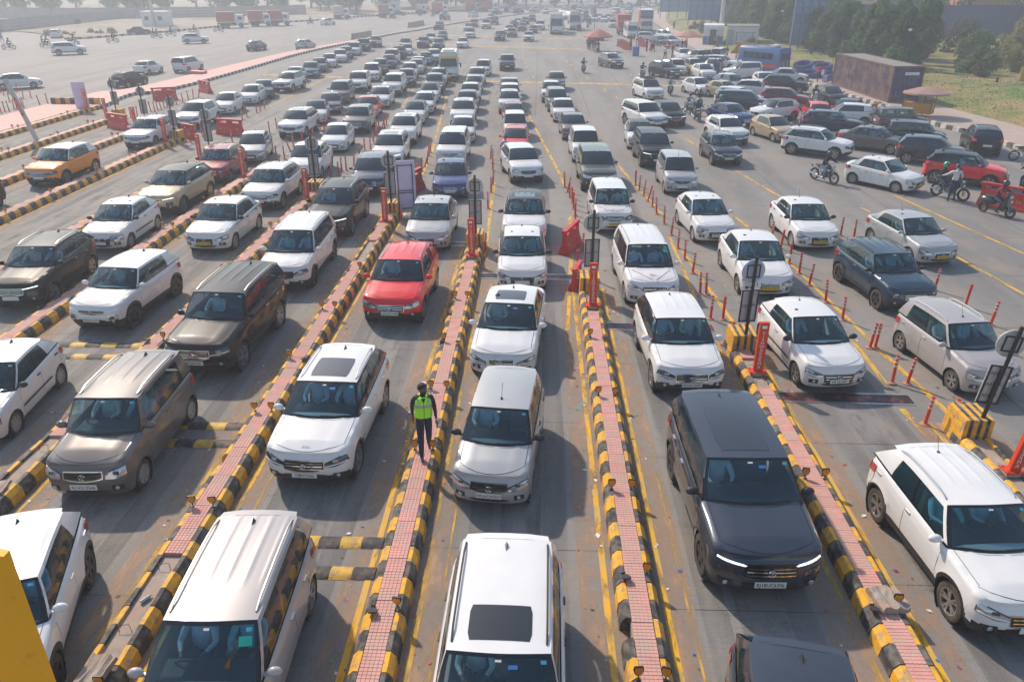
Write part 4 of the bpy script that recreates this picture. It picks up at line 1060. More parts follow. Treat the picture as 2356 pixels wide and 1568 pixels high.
 ('l', 'suv', 'N', -9.21, 251.53, 153.5, 0.907, 18, 'u', ''),
 ('l', 'sedan', 'N', -38.87, 227.4, 100.0, 0.776, 20, 'u', ''),
 ('l', 'hatch', 'W', -7.83, 249.63, 156.5, 0.86, 10, 'u', ''),
 ('l', 'suv', 'N', -5.98, 241.26, 152.7, 0.873, 17, 'u', ''),
 ('l', 'hatch', 'G', -2.78, 267.23, 153.7, 0.876, 10, 'u', ''),
 ('l', 'suv', 'W', -1.57, 254.96, 144.6, 0.866, 16, 'u', ''),
 ('l', 'hatch', 'W', 8.76, 278.85, 165.9, 0.946, 12, 'u', ''),
 ('l', 'suv', 'N', 11.57, 272.77, 165.7, 0.952, 14, 'u', ''),
 ('l', 'hatch', 'W', 14.66, 284.96, 139.4, 0.906, 15, 'u', ''),
 ('l', 'hatch', 'S', 17.5, 282.73, 146.3, 0.911, 13, 'u', ''),
 ('l', 'suv', 'W', 21.94, 284.12, 147.1, 0.891, 14, 'u', ''),
 ('m', 'suv', 'N', -20.35, 166.38, -2.5, 0.944, 24, '', ''),
 ('m', 'sedan4', 'W', -17.61, 132.43, 3.0, 0.921, 23, '', ''),
 ('m', 'suv', 'G', -17.5, 122.93, 2.8, 0.923, 29, '', ''),
 ('m', 'suv', 'G', -14.71, 119.1, 2.7, 0.9, 27, '', ''),
 ('m', 'sedan', 'G', -16.38, 138.72, 2.5, 0.92, 22, '', ''),
 ('m', 'hatch', 'S', -14.05, 161.89, -0.0, 0.927, 18, '', ''),
 ('m', 'csuv', 'M', -13.92, 175.24, -0.8, 0.936, 20, '', ''),
 ('m', 'mpv', 'W', -12.04, 143.61, 0.4, 0.896, 20, '', ''),
 ('m', 'sedan', 'W', -11.52, 122.94, 0.9, 0.901, 24, '', ''),
 ('m', 'lsuv', 'W', -10.94, 170.33, -0.6, 0.917, 19, '', ''),
 ('m', 'suvm', 'N', -10.1, 185.63, -1.3, 0.945, 20, '', ''),
 ('m', 'sedan', 'S', -12.02, 205.56, -2.9, 0.938, 17, '', ''),
 ('m', 'suv', 'N', -6.52, 136.92, -2.1, 0.903, 22, 'd', ''),
 ('m', 'suv', 'W', -5.58, 153.83, -2.8, 0.878, 17, '', ''),
 ('m', 'hatch', 'K', -5.42, 173.67, -3.6, 0.941, 18, '', ''),
 ('m', 'csuv', 'G', -4.82, 145.56, -1.9, 0.907, 21, 'd', ''),
 ('m', 'hatch', 'W', -4.85, 183.19, -3.9, 0.908, 14, '', ''),
 ('m', 'suv', 'N', -3.21, 186.57, -3.9, 0.914, 17, 'd', ''),
 ('m', 'suv', 'B', -1.7, 197.7, -4.5, 0.918, 16, '', ''),
 ('m', 'suv', 'Z', -3.31, 162.58, -3.8, 0.895, 19, '', ''),
 ('m', 'sedan', 'G', -1.1, 156.65, 0.2, 0.889, 18, 'd', ''),
 ('m', 'lsuv', 'W', 0.22, 166.33, -4.8, 0.904, 19, '', ''),
 ('m', 'csuv', 'W', -1.69, 136.09, -1.2, 0.917, 23, '', ''),
 ('m', 'suv', 'W', 5.72, 225.21, -6.7, 0.95, 16, '', ''),
 ('m', 'suv', 'Z', 8.69, 219.8, 1.9, 0.95, 17, 'd', ''),
 ('m', 'suv', 'G', 11.2, 198.66, 0.9, 0.934, 17, '', ''),
 ('m', 'sedan', 'W', 11.62, 229.08, 1.1, 0.951, 14, '', ''),
 ('m', 'sedan', 'G', 15.72, 242.19, 3.6, 0.964, 16, '', ''),
 ('m', 'sedan', 'S', 12.28, 258.75, 2.1, 0.969, 14, '', ''),
 ('m', 'suv', 'W', 24.44, 264.32, 10.7, 0.962, 18, '', ''),
 ('m', 'suv', 'W', 21.88, 238.68, 5.8, 0.957, 18, '', ''),
 ('m', 'hatch', 'W', 26.68, 283.36, -1.3, 0.946, 10, '', ''),
 ('m', 'suv', 'W', 13.7, 208.1, 1.6, 0.928, 17, '', ''),
 ('m', 'hatch', 'W', 13.4, 199.45, 0.6, 0.921, 14, '', ''),
 ('m', 'hatch', 'W', 14.9, 205.87, 0.3, 0.888, 10, '', ''),
 ('m', 'sedan', 'W', 15.42, 197.21, -0.6, 0.907, 14, '', ''),
 ('m', 'hatch', 'W', 17.0, 203.98, -0.5, 0.9, 10, '', ''),
 ('m', 'hatch', 'S', 17.76, 199.17, -0.8, 0.895, 14, '', ''),
 ('m', 'suvm', 'W', 17.75, 186.13, 23.7, 0.808, 24, '', ''),
 ('m', 'mpv', 'W', 15.58, 175.66, -1.3, 0.873, 15, '', ''),
 ('m', 'hatch', 'G', 16.48, 165.9, -1.4, 0.892, 17, '', ''),
 ('m', 'hatch', 'S', 18.91, 182.16, -1.8, 0.832, 9, '', ''),
 ('m', 'suv', 'W', 25.7, 238.12, 0.9, 0.932, 15, '', ''),
 ('m', 'suv', 'S', 27.95, 256.26, 1.4, 0.936, 14, '', ''),
 ('m', 'sedan', 'G', 32.19, 299.33, 4.2, 0.961, 13, '', ''),
 ('m', 'hatch', 'K', 20.48, 202.13, -1.6, 0.903, 13, '', ''),
 ('m', 'hatch', 'R', 10.11, 138.51, 0.4, 0.892, 21, '', 'red hatchback behind the red parasol in the middle distance'),
 ('m', 'suv', 'Z', 8.53, 95.65, 22.2, 0.881, 53, 'd R', 'brown grey suv driving alone right of the motorcycle in the open road'),
 ('m', 'suv', 'N', 37.64, 297.49, 3.7, 0.927, 12, '', ''),
 ('m', 'suv', 'W', 33.9, 272.02, -3.7, 0.934, 11, '', ''),
 ('m', 'suv', 'W', 33.99, 259.96, 3.5, 0.94, 15, '', ''),
 ('m', 'suv', 'W', 39.98, 293.74, 2.4, 0.926, 11, '', ''),
 ('m', 'suv', 'G', 41.13, 288.88, 3.0, 0.937, 13, '', ''),
 ('m', 'hatch', 'R', 40.51, 265.16, 4.0, 0.925, 12, '', ''),
 ('m', 'suv', 'W', 38.59, 251.07, -3.6, 0.899, 10, '', ''),
 ('m', 'hatch', 'W', 1.94, 240.6, -6.1, 0.932, 12, '', ''),
 ('m', 'hatch', 'S', 30.15, 284.8, -2.0, 0.927, 9, '', ''),
 ('m', 'sedan', 'W', 25.28, 311.96, -0.8, 0.953, 10, '', ''),
 ('m', 'sedan', 'W', 31.44, 321.32, -2.1, 0.944, 9, '', ''),
 ('m', 'suv', 'G', 36.43, 310.34, -2.1, 0.937, 10, '', ''),
 ('p', 'suv', 'W', 17.95, 135.06, 82.0, 0.775, 42, '', 'white suv side on, leftmost of the cars in front of the big truck'),
 ('p', 'sedan', 'G', 18.79, 127.71, 24.5, 0.857, 41, '', 'dark grey saloon in front of the white suv below the big truck'),
 ('p', 'hatch', 'S', 20.52, 127.55, 18.8, 0.87, 35, '', 'silver hatchback right of the dark grey saloon below the big truck'),
 ('p', 'sedan', 'N', 20.69, 143.35, 2.7, 0.76, 18, '', 'navy car tucked right beneath the front of the big truck'),
 ('p', 'suv', 'W', 21.25, 139.38, 21.5, 0.731, 29, '', 'white suv behind the silver hatchback near the pavement'),
 ('p', 'sedan4', 'W', 18.51, 104.19, 11.0, 0.777, 36, '', 'white saloon behind the silver suv near the second parasol'),
 ('p', 'lsuv', 'L', 19.05, 98.95, -52.5, 0.818, 64, '', 'silver blue suv facing left behind the white tall hatchback'),
 ('p', 'suv', 'N', 18.59, 92.59, 3.9, 0.867, 43, '', 'dark blue car roof behind the silver blue suv, near the man in white'),
 ('p', 'van', 'W', 22.57, 102.29, 154.4, 0.811, 35, 'u', 'white van seen from behind beside three men near the pavement'),
 ('p', 'csuv', 'W', 19.29, 89.67, -24.4, 0.915, 45, '', 'white compact car facing left behind the beige tall hatchback'),
 ('p', 'suv', 'W', 21.07, 93.5, 60.9, 0.656, 56, '', 'white suv with the three standing men in front of it'),
 ('p', 'tall', 'W', 15.16, 88.63, 0.6, 0.908, 39, '', 'white tall hatchback behind the black suv on the right'),
 ('p', 'tall', 'T', 17.08, 89.28, 6.7, 0.871, 42, '', 'beige tall hatchback behind the small white hatchback'),
 ('p', 'hatch', 'W', 17.36, 84.98, 11.5, 0.898, 53, '', 'small white hatchback with black grille beside three standing men'),
 ('p', 'suv', 'K', 13.4, 85.82, 30.5, 0.881, 70, 'R d k', 'black suv with chrome side strip in the crowd on the right'),
 ('p', 'mpv', 'W', 21.52, 85.53, -75.3, 0.928, 92, 'E f', 'white people carrier lettered TRANSPORT ENFORCEMENT with lights on its roof'),
 ('p', 'sedan4', 'W', 14.53, 72.97, 21.9, 0.913, 74, '', 'white saloon with dark door strip behind the two motorcycles'),
 ('p', 'sedan', 'Z', 18.21, 75.84, 20.5, 0.862, 74, '', 'brown saloon half hidden behind the white hatchback'),
 ('p', 'hatch', 'W', 18.36, 76.26, 61.5, 0.73, 68, '', 'white hatchback in front of the brown saloon on the right'),
 ('p', 'hatch', 'T', 16.4, 70.34, 31.8, 0.808, 75, '', 'beige hatchback behind the silver blue suv roof on the right'),
 ('p', 'hatch', 'W', 19.27, 71.34, 74.8, 0.699, 67, '', 'white small hatchback left of the maroon suv'),
 ('p', 'suv', 'W', 16.41, 65.21, 46.2, 0.767, 92, '', 'pale blue white suv behind the long navy suv'),
 ('p', 'lsuv', 'N', 16.05, 62.14, 74.9, 0.765, 110, '', 'long navy suv behind the blue saloon'),
 ('p', 'sedan4', 'B', 13.93, 57.23, 25.5, 0.91, 101, '', 'blue saloon beside the rider with the green jacket'),
 ('p', 'csuv', 'W', 12.18, 50.63, 12.0, 0.953, 102, 'R x', 'white compact suv with chrome grille behind the small dark suv'),
 ('p', 'csuv', 'G', 10.58, 44.83, 2.9, 0.941, 96, 'pHR26DT9789', 'small dark suv with plate HR26DT9789 in front of a white one'),
 ('p', 'hatch', 'T', 15.54, 51.66, 17.9, 0.917, 105, '', 'beige silver hatchback with black wheels left of the white suv with roof rails'),
 ('p', 'csuv', 'W', 17.48, 58.81, -62.9, 0.86, 105, 'T', 'white small crossover with dark roof facing left'),
 ('p', 'lsuv', 'W', 7.5, 55.79, 19.6, 0.933, 103, '', 'white large suv left of the black crossover with a red plate'),
 ('p', 'csuv', 'K', 9.38, 57.19, 11.6, 0.954, 84, 'd q', 'black crossover with red plate beside the white large suv'),
 ('p', 'hatch', 'W', 6.38, 49.15, -1.9, 0.975, 72, 'T', 'white hatchback with dark roof left of the black suv'),
 ('p', 'suvm', 'K', 6.58, 44.52, 1.6, 0.98, 95, 'd', 'glossy black suv ahead of the white hatchback with dark roof'),
 ('p', 'mpv', 'W', 9.64, 70.33, 14.0, 0.888, 68, 'C Y', 'white taxi people carrier with a black roof rack'),
 ('p', 'suv', 'W', 16.67, 46.55, 55.8, 0.917, 165, 'R x', 'white suv with roof rails behind the motorcyclist on the right'),
 ('p', 'sedan', 'Z', 20.63, 48.21, 52.0, 0.866, 155, 'f', 'mauve grey saloon right of the white suv with roof rails'),
 ('p', 'suv', 'N', 19.82, 53.39, 72.7, 0.855, 136, '', 'dark blue suv behind the white suv with roof rails'),
 ('p', 'csuv', 'W', 22.18, 57.16, -110.8, 0.627, 85, 'u', 'white crossover with its tail to the right, behind the dark blue suv'),
 ('p', 'tall', 'Z', 25.07, 54.81, 84.1, 0.9, 127, 'u', 'grey tall hatchback with red tail light by the yellow cart, rearmost of two'),
 ('p', 'tall', 'G', 23.64, 49.18, 68.0, 0.929, 140, 'u', 'grey tall hatchback with red tail light, nearer of two'),
 ('p', 'csuv', 'G', 22.47, 44.55, 67.0, 0.693, 117, 'u', 'dark grey crossover behind the red compact suv on the right'),
 ('p', 'csuv', 'R', 21.97, 39.77, 61.4, 0.977, 200, 'T R x', 'red compact suv with black roof and silver rails at the right'),
 ('p', 'suv', 'K', 26.98, 47.97, 162.1, 0.961, 99, 'u R', 'black suv seen from behind near the striped kerb at the right edge'),
 ('p', 'hatch', 'K', 24.47, 67.22, 5.8, 0.87, 71, '', 'black small hatchback by the kerb near the purple container'),
 ('p', 'sedan', 'G', 23.62, 60.37, 143.0, 0.737, 66, 'u', 'dark small saloon behind the white crossover near the kerb'),
 ('p', 'hatch', 'R', 20.51, 58.64, 171.8, 0.883, 63, 'u O', 'red hatchback with its left door open in the crowd on the right'),
 ('p', 'suv', 'M', 20.06, 65.02, 70.3, 0.886, 116, '', 'maroon suv below the black crossover near the kerb'),
 ('p', 'suv', 'K', 22.61, 73.85, 73.3, 0.96, 111, '', 'black crossover side on, close to the blue pipe coils'),
 ('p', 'sedan', 'W', 25.14, 81.72, 72.9, 0.672, 68, '', 'white car roof behind the black crossover near the pipe coils'),
 ('p', 'hatch', 'W', 21.57, 77.12, -1.0, 0.739, 37, '', 'white car behind the white people carrier with roof lights'),
 ('p', 'suv', 'K', -26.09, 32.66, -20.9, 0.813, 223, '', "black car mostly outside the left edge beside the orange car's lane"),
]
POSTS = [
 (1.41, 38.2),
 (1.51, 37.23),
 (1.6, 36.2),
 (1.68, 35.22),
 (1.69, 34.2),
 (1.72, 33.14),
 (1.71, 32.41),
 (1.81, 28.08),
 (1.54, 26.08),
 (1.42, 24.11),
 (2.16, 25.01),
 (5.03, 38.7),
 (5.1, 37.67),
 (5.2, 36.68),
 (5.27, 35.67),
 (5.36, 34.69),
 (5.39, 33.48),
 (5.51, 31.99),
 (5.57, 30.41),
 (5.57, 28.73),
 (5.61, 27.39),
 (5.64, 25.93),
 (5.53, 23.92),
 (5.73, 23.91),
 (5.46, 21.87),
 (5.84, 21.84),
 (5.48, 20.04),
 (6.35, 20.82),
 (12.52, 30.56),
 (12.94, 30.22),
 (9.42, 27.1),
 (9.46, 26.03),
 (9.45, 24.88),
 (9.51, 23.37),
 (9.54, 21.92),
 (13.57, 24.56),
 (13.9, 23.15),
 (13.94, 21.7),
 (9.62, 19.95),
 (9.77, 19.96),
 (9.54, 29.89),
 (9.58, 28.8),
 (9.37, 17.82),
 (9.76, 17.81),
 (9.31, 15.8),
 (9.87, 15.77),
 (13.5, 19.68),
 (-5.96, 32.04),
 (-6.19, 36.19),
 (-1.96, 28.02),
 (-2.23, 34.16),
 (-2.25, 37.0),
 (-2.26, 38.64),
 (-6.28, 39.72),
 (-18.3, 52.44),
 (-18.23, 53.88),
 (-22.02, 60.86),
 (-22.12, 61.93),
 (-22.04, 62.76),
 (-14.93, 48.61),
 (-14.69, 50.42),
 (-14.42, 51.19),
 (-14.66, 52.96),
 (-15.04, 55.06),
 (-15.13, 46.59),
 (-15.32, 47.91),
 (-15.24, 44.27),
 (-14.77, 44.29),
 (-11.0, 40.1),
 (-10.59, 40.24),
 (-10.68, 41.24),
 (-10.49, 41.51),
 (-10.35, 42.72),
 (-10.54, 45.17),
 (-10.56, 46.74),
 (-10.34, 47.4),
 (-10.49, 49.11),
 (-10.73, 51.31),
 (-10.89, 53.09),
 (-10.93, 54.33),
 (-10.82, 54.77),
 (-10.8, 55.42),
 (-6.46, 40.87),
 (-6.3, 41.39),
 (-6.31, 42.45),
 (-6.29, 43.41),
 (-6.45, 45.46),
 (-6.47, 46.39),
 (-2.73, 44.83),
 (-2.57, 43.68),
 (-2.43, 41.78),
 (-42.07, 60.19),
 (-42.3, 60.99),
 (-42.13, 61.27),
 (-42.14, 61.93),
 (-42.04, 62.1),
 (-42.11, 62.95),
 (-42.17, 63.24),
 (-45.11, 65.98),
 (-45.16, 66.81),
 (-45.02, 66.81),
 (-45.05, 67.79),
 (-44.79, 68.46),
 (-41.75, 64.74),
 (-41.64, 65.66),
 (-48.28, 70.07),
 (-48.29, 70.78),
 (-48.27, 71.87),
 (-49.73, 71.82),
 (-30.79, 58.26),
 (-30.54, 58.77),
 (-30.33, 61.22),
 (-30.71, 61.37),
 (-30.56, 62.2),
 (-30.31, 62.32),
 (-30.54, 63.34),
 (-30.28, 63.34),
 (-30.35, 64.22),
 (-30.28, 65.11),
 (-30.13, 66.04),
 (-30.33, 67.62),
 (-30.31, 68.61),
 (-30.01, 68.95),
 (-22.11, 57.82),
 (-22.17, 59.05),
 (-21.17, 53.36),
 (-21.85, 53.34),
 (-22.33, 50.93),
 (-22.92, 51.29),
 (-22.36, 49.07),
 (-19.66, 49.16),
 (-27.1, 57.17),
 (-27.02, 56.7),
]
RIDERS = [
 ((4.98, 89.42), 2, 'bike', (0.02, 0.02, 0.03), (0.03, 0.04, 0.12), (0.04, 0.02, 0.02), 0, 'motorcyclist in dark blue alone on the open road'),
 ((10.92, 84.76), 5, 'bike', (0.02, 0.02, 0.02), (0.03, 0.06, 0.12), (0.02, 0.02, 0.02), 0, 'motorcyclist in blue above the taxi with a roof rack'),
 ((11.88, 71.99), -4, 'bike', (0.02, 0.02, 0.02), (0.35, 0.34, 0.31), (0.03, 0.03, 0.03), 0, 'motorcyclist in pale shirt right of the taxi with a roof rack'),
 ((11.7, 61.55), 10, 'bike', (0.02, 0.02, 0.02), (0.3, 0.32, 0.4), (0.03, 0.03, 0.03), 0, 'motorcyclist in white sleeves and dark vest, left of a rider in blue'),
 ((11.75, 58.36), 5, 'bike', (0.02, 0.02, 0.03), (0.02, 0.04, 0.16), (0.2, 0.2, 0.22), 0, 'motorcyclist in blue carrying a green box, nearest the silver saloons'),
 ((12.92, 63.75), -5, 'bike', (0.02, 0.02, 0.02), (0.1, 0.07, 0.06), (0.02, 0.02, 0.02), 0, 'motorcyclist in brown behind the rider in blue'),
 ((13.71, 60.38), 55, 'bike', (0.02, 0.02, 0.02), (0.01, 0.16, 0.09), (0.02, 0.02, 0.02), 0, 'rider in green and black jacket passing the blue saloon'),
 ((23.06, 66.87), -5, 'scooter', (0.6, 0.6, 0.6), (0.02, 0.02, 0.02), (0.02, 0.02, 0.02), 0, 'scooter rider in black beside the red car with the open door'),
 ((14.88, 39.83), 28, 'bike', (0.02, 0.04, 0.03), (0.012, 0.012, 0.012), (0.012, 0.012, 0.012), 0, 'rider in black jacket and jeans on a motorcycle by the white suv'),
 ((19.79, 36.7), 35, 'bike', (0.03, 0.03, 0.03), (0.06, 0.08, 0.05), (0.03, 0.02, 0.06), 1, 'two riders on a motorcycle stopped by the traffic man in white'),
 ((20.5, 33.9), 30, 'scooter', (0.015, 0.018, 0.02), (0.2, 0.015, 0.025), (0.02, 0.02, 0.02), 0, 'scooter rider in maroon in front of the red barrier'),
 ((24.18, 38.17), 150, 'scooter', (0.02, 0.02, 0.02), (0.05, 0.03, 0.03), (0.03, 0.03, 0.03), 0, 'dark scooter rider cut by the right edge below the kerb'),
 ((28.14, 45.03), 70, 'bike', (0.02, 0.02, 0.02), (0.05, 0.03, 0.03), (0.03, 0.03, 0.03), 0, 'motorcyclist cut by the right edge beside the striped kerb'),
 ((-78.06, 117.2), 110, 'bike', (0.02, 0.02, 0.02), (0.02, 0.02, 0.02), (0.02, 0.02, 0.02), 0, 'motorcyclist in black at the far left edge'),
 ((-74.74, 121.18), 110, 'bike', (0.02, 0.02, 0.02), (0.02, 0.02, 0.02), (0.02, 0.02, 0.02), 2, 'motorcycle with a pillion rider in pink on the far left'),
 ((-73.39, 126.18), 115, 'scooter', (0.02, 0.02, 0.02), (0.03, 0.03, 0.03), (0.02, 0.02, 0.02), 0, 'scooter rider ahead of the white suv on the left carriageway'),
 ((-69.46, 130.75), 115, 'bike', (0.02, 0.02, 0.02), (0.02, 0.02, 0.02), (0.02, 0.02, 0.02), 0, 'motorcyclist alone in front of the striped kerb on the left'),
 ((-66.76, 140.67), 115, 'bike', (0.02, 0.02, 0.02), (0.02, 0.02, 0.02), (0.02, 0.02, 0.02), 1, 'two riders on a motorcycle left of the white suv'),
 ((-66.72, 146.14), 120, 'bike', (0.02, 0.02, 0.02), (0.02, 0.03, 0.04), (0.02, 0.02, 0.02), 0, 'motorcyclist just left of the white suv on the left carriageway'),
 ((-64.88, 152.08), 120, 'bike', (0.02, 0.02, 0.02), (0.03, 0.03, 0.03), (0.02, 0.02, 0.02), 0, 'motorcyclist directly behind the white suv on the left carriageway'),
 ((-62.21, 157.21), 120, 'bike', (0.02, 0.02, 0.02), (0.03, 0.03, 0.04), (0.02, 0.02, 0.02), 0, 'motorcyclist left of the first red truck'),
 ((-70.65, 156.93), 120, 'bike', (0.3, 0.02, 0.02), (0.03, 0.03, 0.04), (0.02, 0.02, 0.02), 0, 'red motorcycle by the kerb behind the pillbox hut'),
 ((-51.83, 184.86), 150, 'bike', (0.02, 0.02, 0.02), (0.03, 0.03, 0.04), (0.02, 0.02, 0.02), 0, 'motorcyclist between the red trucks and the white hatchback'),
 ((-36.95, 209.25), 155, 'bike', (0.02, 0.02, 0.02), (0.03, 0.03, 0.04), (0.02, 0.02, 0.02), 0, 'motorcyclist in front of the dark car by the second pillbox'),
 ((-32.34, 223.74), 160, 'bike', (0.02, 0.02, 0.02), (0.03, 0.03, 0.04), (0.02, 0.02, 0.02), 0, 'motorcyclist in front of the small white truck'),
 ((-28.71, 221.33), 160, 'bike', (0.02, 0.02, 0.02), (0.12, 0.03, 0.04), (0.02, 0.02, 0.02), 0, 'motorcyclist in red below the faded red truck'),
 ((-27.32, 240.29), 160, 'bike', (0.02, 0.02, 0.02), (0.03, 0.03, 0.04), (0.02, 0.02, 0.02), 0, 'motorcyclist at the right end of the faded red truck'),
 ((-18.55, 243.54), 160, 'bike', (0.02, 0.02, 0.02), (0.03, 0.03, 0.04), (0.02, 0.02, 0.02), 0, 'distant motorcyclist right of the white car on the far carriageway'),
 ((10.15, 172.2), 0, 'bike', (0.02, 0.02, 0.02), (0.03, 0.03, 0.04), (0.02, 0.02, 0.02), 0, 'distant motorcyclist with lit lamp right of the bus'),
 ((11.36, 183.47), 0, 'scooter', (0.02, 0.02, 0.02), (0.03, 0.03, 0.04), (0.02, 0.02, 0.02), 0, 'distant scooter rider behind a motorcyclist right of the bus'),
 ((21.78, 230.73), 0, 'bike', (0.02, 0.02, 0.02), (0.03, 0.03, 0.04), (0.02, 0.02, 0.02), 0, 'very distant motorcyclist among the white cars'),
 ((21.53, 222.99), 0, 'bike', (0.02, 0.02, 0.02), (0.04, 0.03, 0.03), (0.02, 0.02, 0.02), 0, 'very distant motorcyclist with a lit headlamp left of the red dumper'),
 ((25.39, 244.99), 0, 'bike', (0.02, 0.02, 0.02), (0.03, 0.03, 0.04), (0.02, 0.02, 0.02), 0, 'very distant rider above the red dumper truck'),
]
PEOPLE = [
 ((19.68, 36.23), 170, 'point', (0.62, 0.62, 0.66), (0.025, 0.035, 0.085), 'turban', 'traffic man in white shirt and navy trousers seen from behind'),
 ((-1.78, 42.7), 15, 'hips', (0.42, 0.42, 0.6), (0.05, 0.05, 0.06), 'hair', 'man in lavender shirt holding a black bag beside the red car'),
 ((7.16, 119.27), 10, 'stand', (0.14, 0.22, 0.5), (0.04, 0.05, 0.09), 'hair', 'man in blue shirt under the edge of the first parasol'),
 ((7.47, 119.28), -30, 'stand', (0.22, 0.16, 0.15), (0.04, 0.04, 0.06), 'hair', 'man in brown beside the man in blue near the first parasol'),
 ((7.86, 119.29), 40, 'stand', (0.08, 0.07, 0.07), (0.14, 0.18, 0.26), 'hair', 'man in black shirt and jeans under the first parasol'),
 ((8.14, 117.84), 20, 'stand', (0.05, 0.05, 0.07), (0.05, 0.06, 0.1), 'hair', 'worker in orange vest under the first parasol'),
 ((8.68, 119.32), 0, 'sit', (0.12, 0.03, 0.03), (0.03, 0.03, 0.03), 'hair', 'person sitting beneath the first parasol'),
 ((2.25, 151.89), 90, 'stand', (0.03, 0.2, 0.26), (0.03, 0.03, 0.04), 'hair', 'man in teal shirt at the open bus door'),
 ((15.39, 116.65), 60, 'stand', (0.025, 0.03, 0.05), (0.03, 0.03, 0.05), 'hair', 'man in dark clothes between the red barriers and a chair'),
 ((16.13, 104.03), 150, 'walk', (0.6, 0.6, 0.6), (0.03, 0.035, 0.06), 'hair', 'man in white shirt walking in front of the second parasol'),
 ((17.53, 106.99), 60, 'hips', (0.1, 0.07, 0.05), (0.1, 0.07, 0.05), 'hair', 'man in brown uniform beside the man in white shirt'),
 ((20.31, 116.11), 20, 'stand', (0.03, 0.03, 0.03), (0.1, 0.16, 0.3), 'hair', 'man in black top under the second parasol'),
 ((21.04, 117.55), 0, 'stand', (0.05, 0.05, 0.06), (0.04, 0.05, 0.09), 'hair', 'worker in orange vest under the second parasol'),
 ((18.86, 93.42), -150, 'hips', (0.55, 0.58, 0.68), (0.03, 0.03, 0.05), 'hair', 'man in pale blue shirt between the beige and silver blue cars'),
 ((22.77, 105.4), 0, 'stand', (0.42, 0.36, 0.28), (0.05, 0.04, 0.04), 'hair', 'man in beige shirt left of the white van'),
 ((23.17, 105.99), 0, 'stand', (0.08, 0.04, 0.04), (0.05, 0.04, 0.04), 'hair', 'man in maroon in front of the white van'),
 ((23.98, 104.29), 0, 'stand', (0.03, 0.035, 0.04), (0.05, 0.04, 0.04), 'hair', 'man in dark shirt right of the white van'),
 ((18.69, 85.79), -20, 'stand', (0.02, 0.035, 0.09), (0.02, 0.02, 0.05), 'hair', 'man in dark blazer, leftmost of the three standing by the small white hatchback'),
 ((19.39, 87.4), -60, 'stand', (0.09, 0.14, 0.28), (0.04, 0.06, 0.12), 'hair', 'man in blue shirt, middle of the three by the small white hatchback'),
 ((19.47, 86.21), -90, 'stand', (0.18, 0.14, 0.12), (0.2, 0.15, 0.12), 'hair', 'man in patterned brown kurta, rightmost of the three standing men'),
 ((25.9, 120.63), 150, 'walk', (0.2, 0.22, 0.2), (0.04, 0.04, 0.06), 'hair', 'man in grey shirt in front of the white cabin door'),
 ((26.61, 122.17), 60, 'stand', (0.04, 0.06, 0.12), (0.03, 0.05, 0.12), 'hair', 'man in dark blue beside the food cart at the white cabin'),
 ((27.69, 80.25), 190, 'walk', (0.75, 0.03, 0.02), (0.08, 0.09, 0.11), 'hair', 'man in bright red shirt walking by the blue pipe coils'),
 ((35.15, 105.8), 150, 'walk', (0.03, 0.04, 0.1), (0.03, 0.03, 0.06), 'hair', 'man in dark blue on the grass below the billboard'),
 ((33.4, 233.81), 180, 'walk', (0.04, 0.04, 0.05), (0.03, 0.03, 0.04), 'hair', 'lone dark figure on the far end of the pavement'),
 ((27.0, 165.53), 0, 'stand', (0.03, 0.04, 0.07), (0.03, 0.03, 0.04), 'hair', 'lone figure in dark blue standing on the grass edge'),
 ((-87.47, 130.16), 180, 'walk', (0.06, 0.3, 0.55), (0.04, 0.05, 0.08), 'hair', 'man in bright blue at the far left edge'),
]
BARR = [
 ((-33.21, 67.27), (-31.56, 68.1), 0, 'red plastic barrier with slots on the striped median, left one'),
 ((-31.63, 73.17), (-29.77, 71.46), 0, 'red plastic barrier beside the row of red posts, bent'),
 ((-38.11, 86.32), (-35.26, 85.2), 1, 'fallen faded red barrier lying on the pink median'),
 ((-30.42, 54.25), (-28.31, 53.13), 0, 'red barrier closing the lane left of the white suv'),
 ((-23.74, 51.35), (-22.22, 49.44), 0, 'small red barrier standing end on beside yellow block'),
 ((-21.68, 52.04), (-19.77, 51.48), 0, 'red barrier standing behind the maroon suv'),
 ((-6.27, 36.49), (-5.97, 37.52), 0, 'red barrier end on behind the lilac board'),
 ((0.89, 28.21), (1.8, 28.88), 0, 'bright red barrier standing askew in the centre lane'),
 ((1.26, 24.45), (1.57, 24.66), 0, 'darker red barrier behind the sign pole of the centre lane'),
 ((20.93, 35.65), (21.99, 34.58), 0, 'red barrier behind the maroon scooter rider'),
 ((7.4, 132.38), (9.05, 130.65), 0, 'far red barrier left of the first parasol'),
 ((12.56, 128.17), (12.57, 124.06), 0, 'first of four small red barriers in a slanting row'),
 ((12.72, 125.68), (12.73, 121.72), 0, 'second of four small red barriers in a slanting row'),
 ((12.89, 123.28), (12.89, 119.46), 0, 'third of four small red barriers in a slanting row'),
 ((12.98, 120.96), (13.11, 118.0), 0, 'last of four small red barriers in a slanting row'),
 ((15.9, 128.28), (15.84, 124.97), 0, 'left of two red barriers below the white suv and truck'),
 ((16.03, 126.61), (16.04, 123.38), 0, 'right of two red barriers below the white suv and truck'),
 ((16.2, 121.07), (16.29, 117.39), 0, 'red barrier beside the black chair'),
 ((19.19, 123.48), (19.56, 120.43), 1, 'collapsed red barrier left of the second parasol'),
 ((20.62, 125.94), (19.79, 117.51), 1, 'collapsed red barrier near the second parasol pole'),
 ((21.69, 129.32), (21.68, 125.16), 1, 'maroon collapsed barrier behind the second parasol'),
]
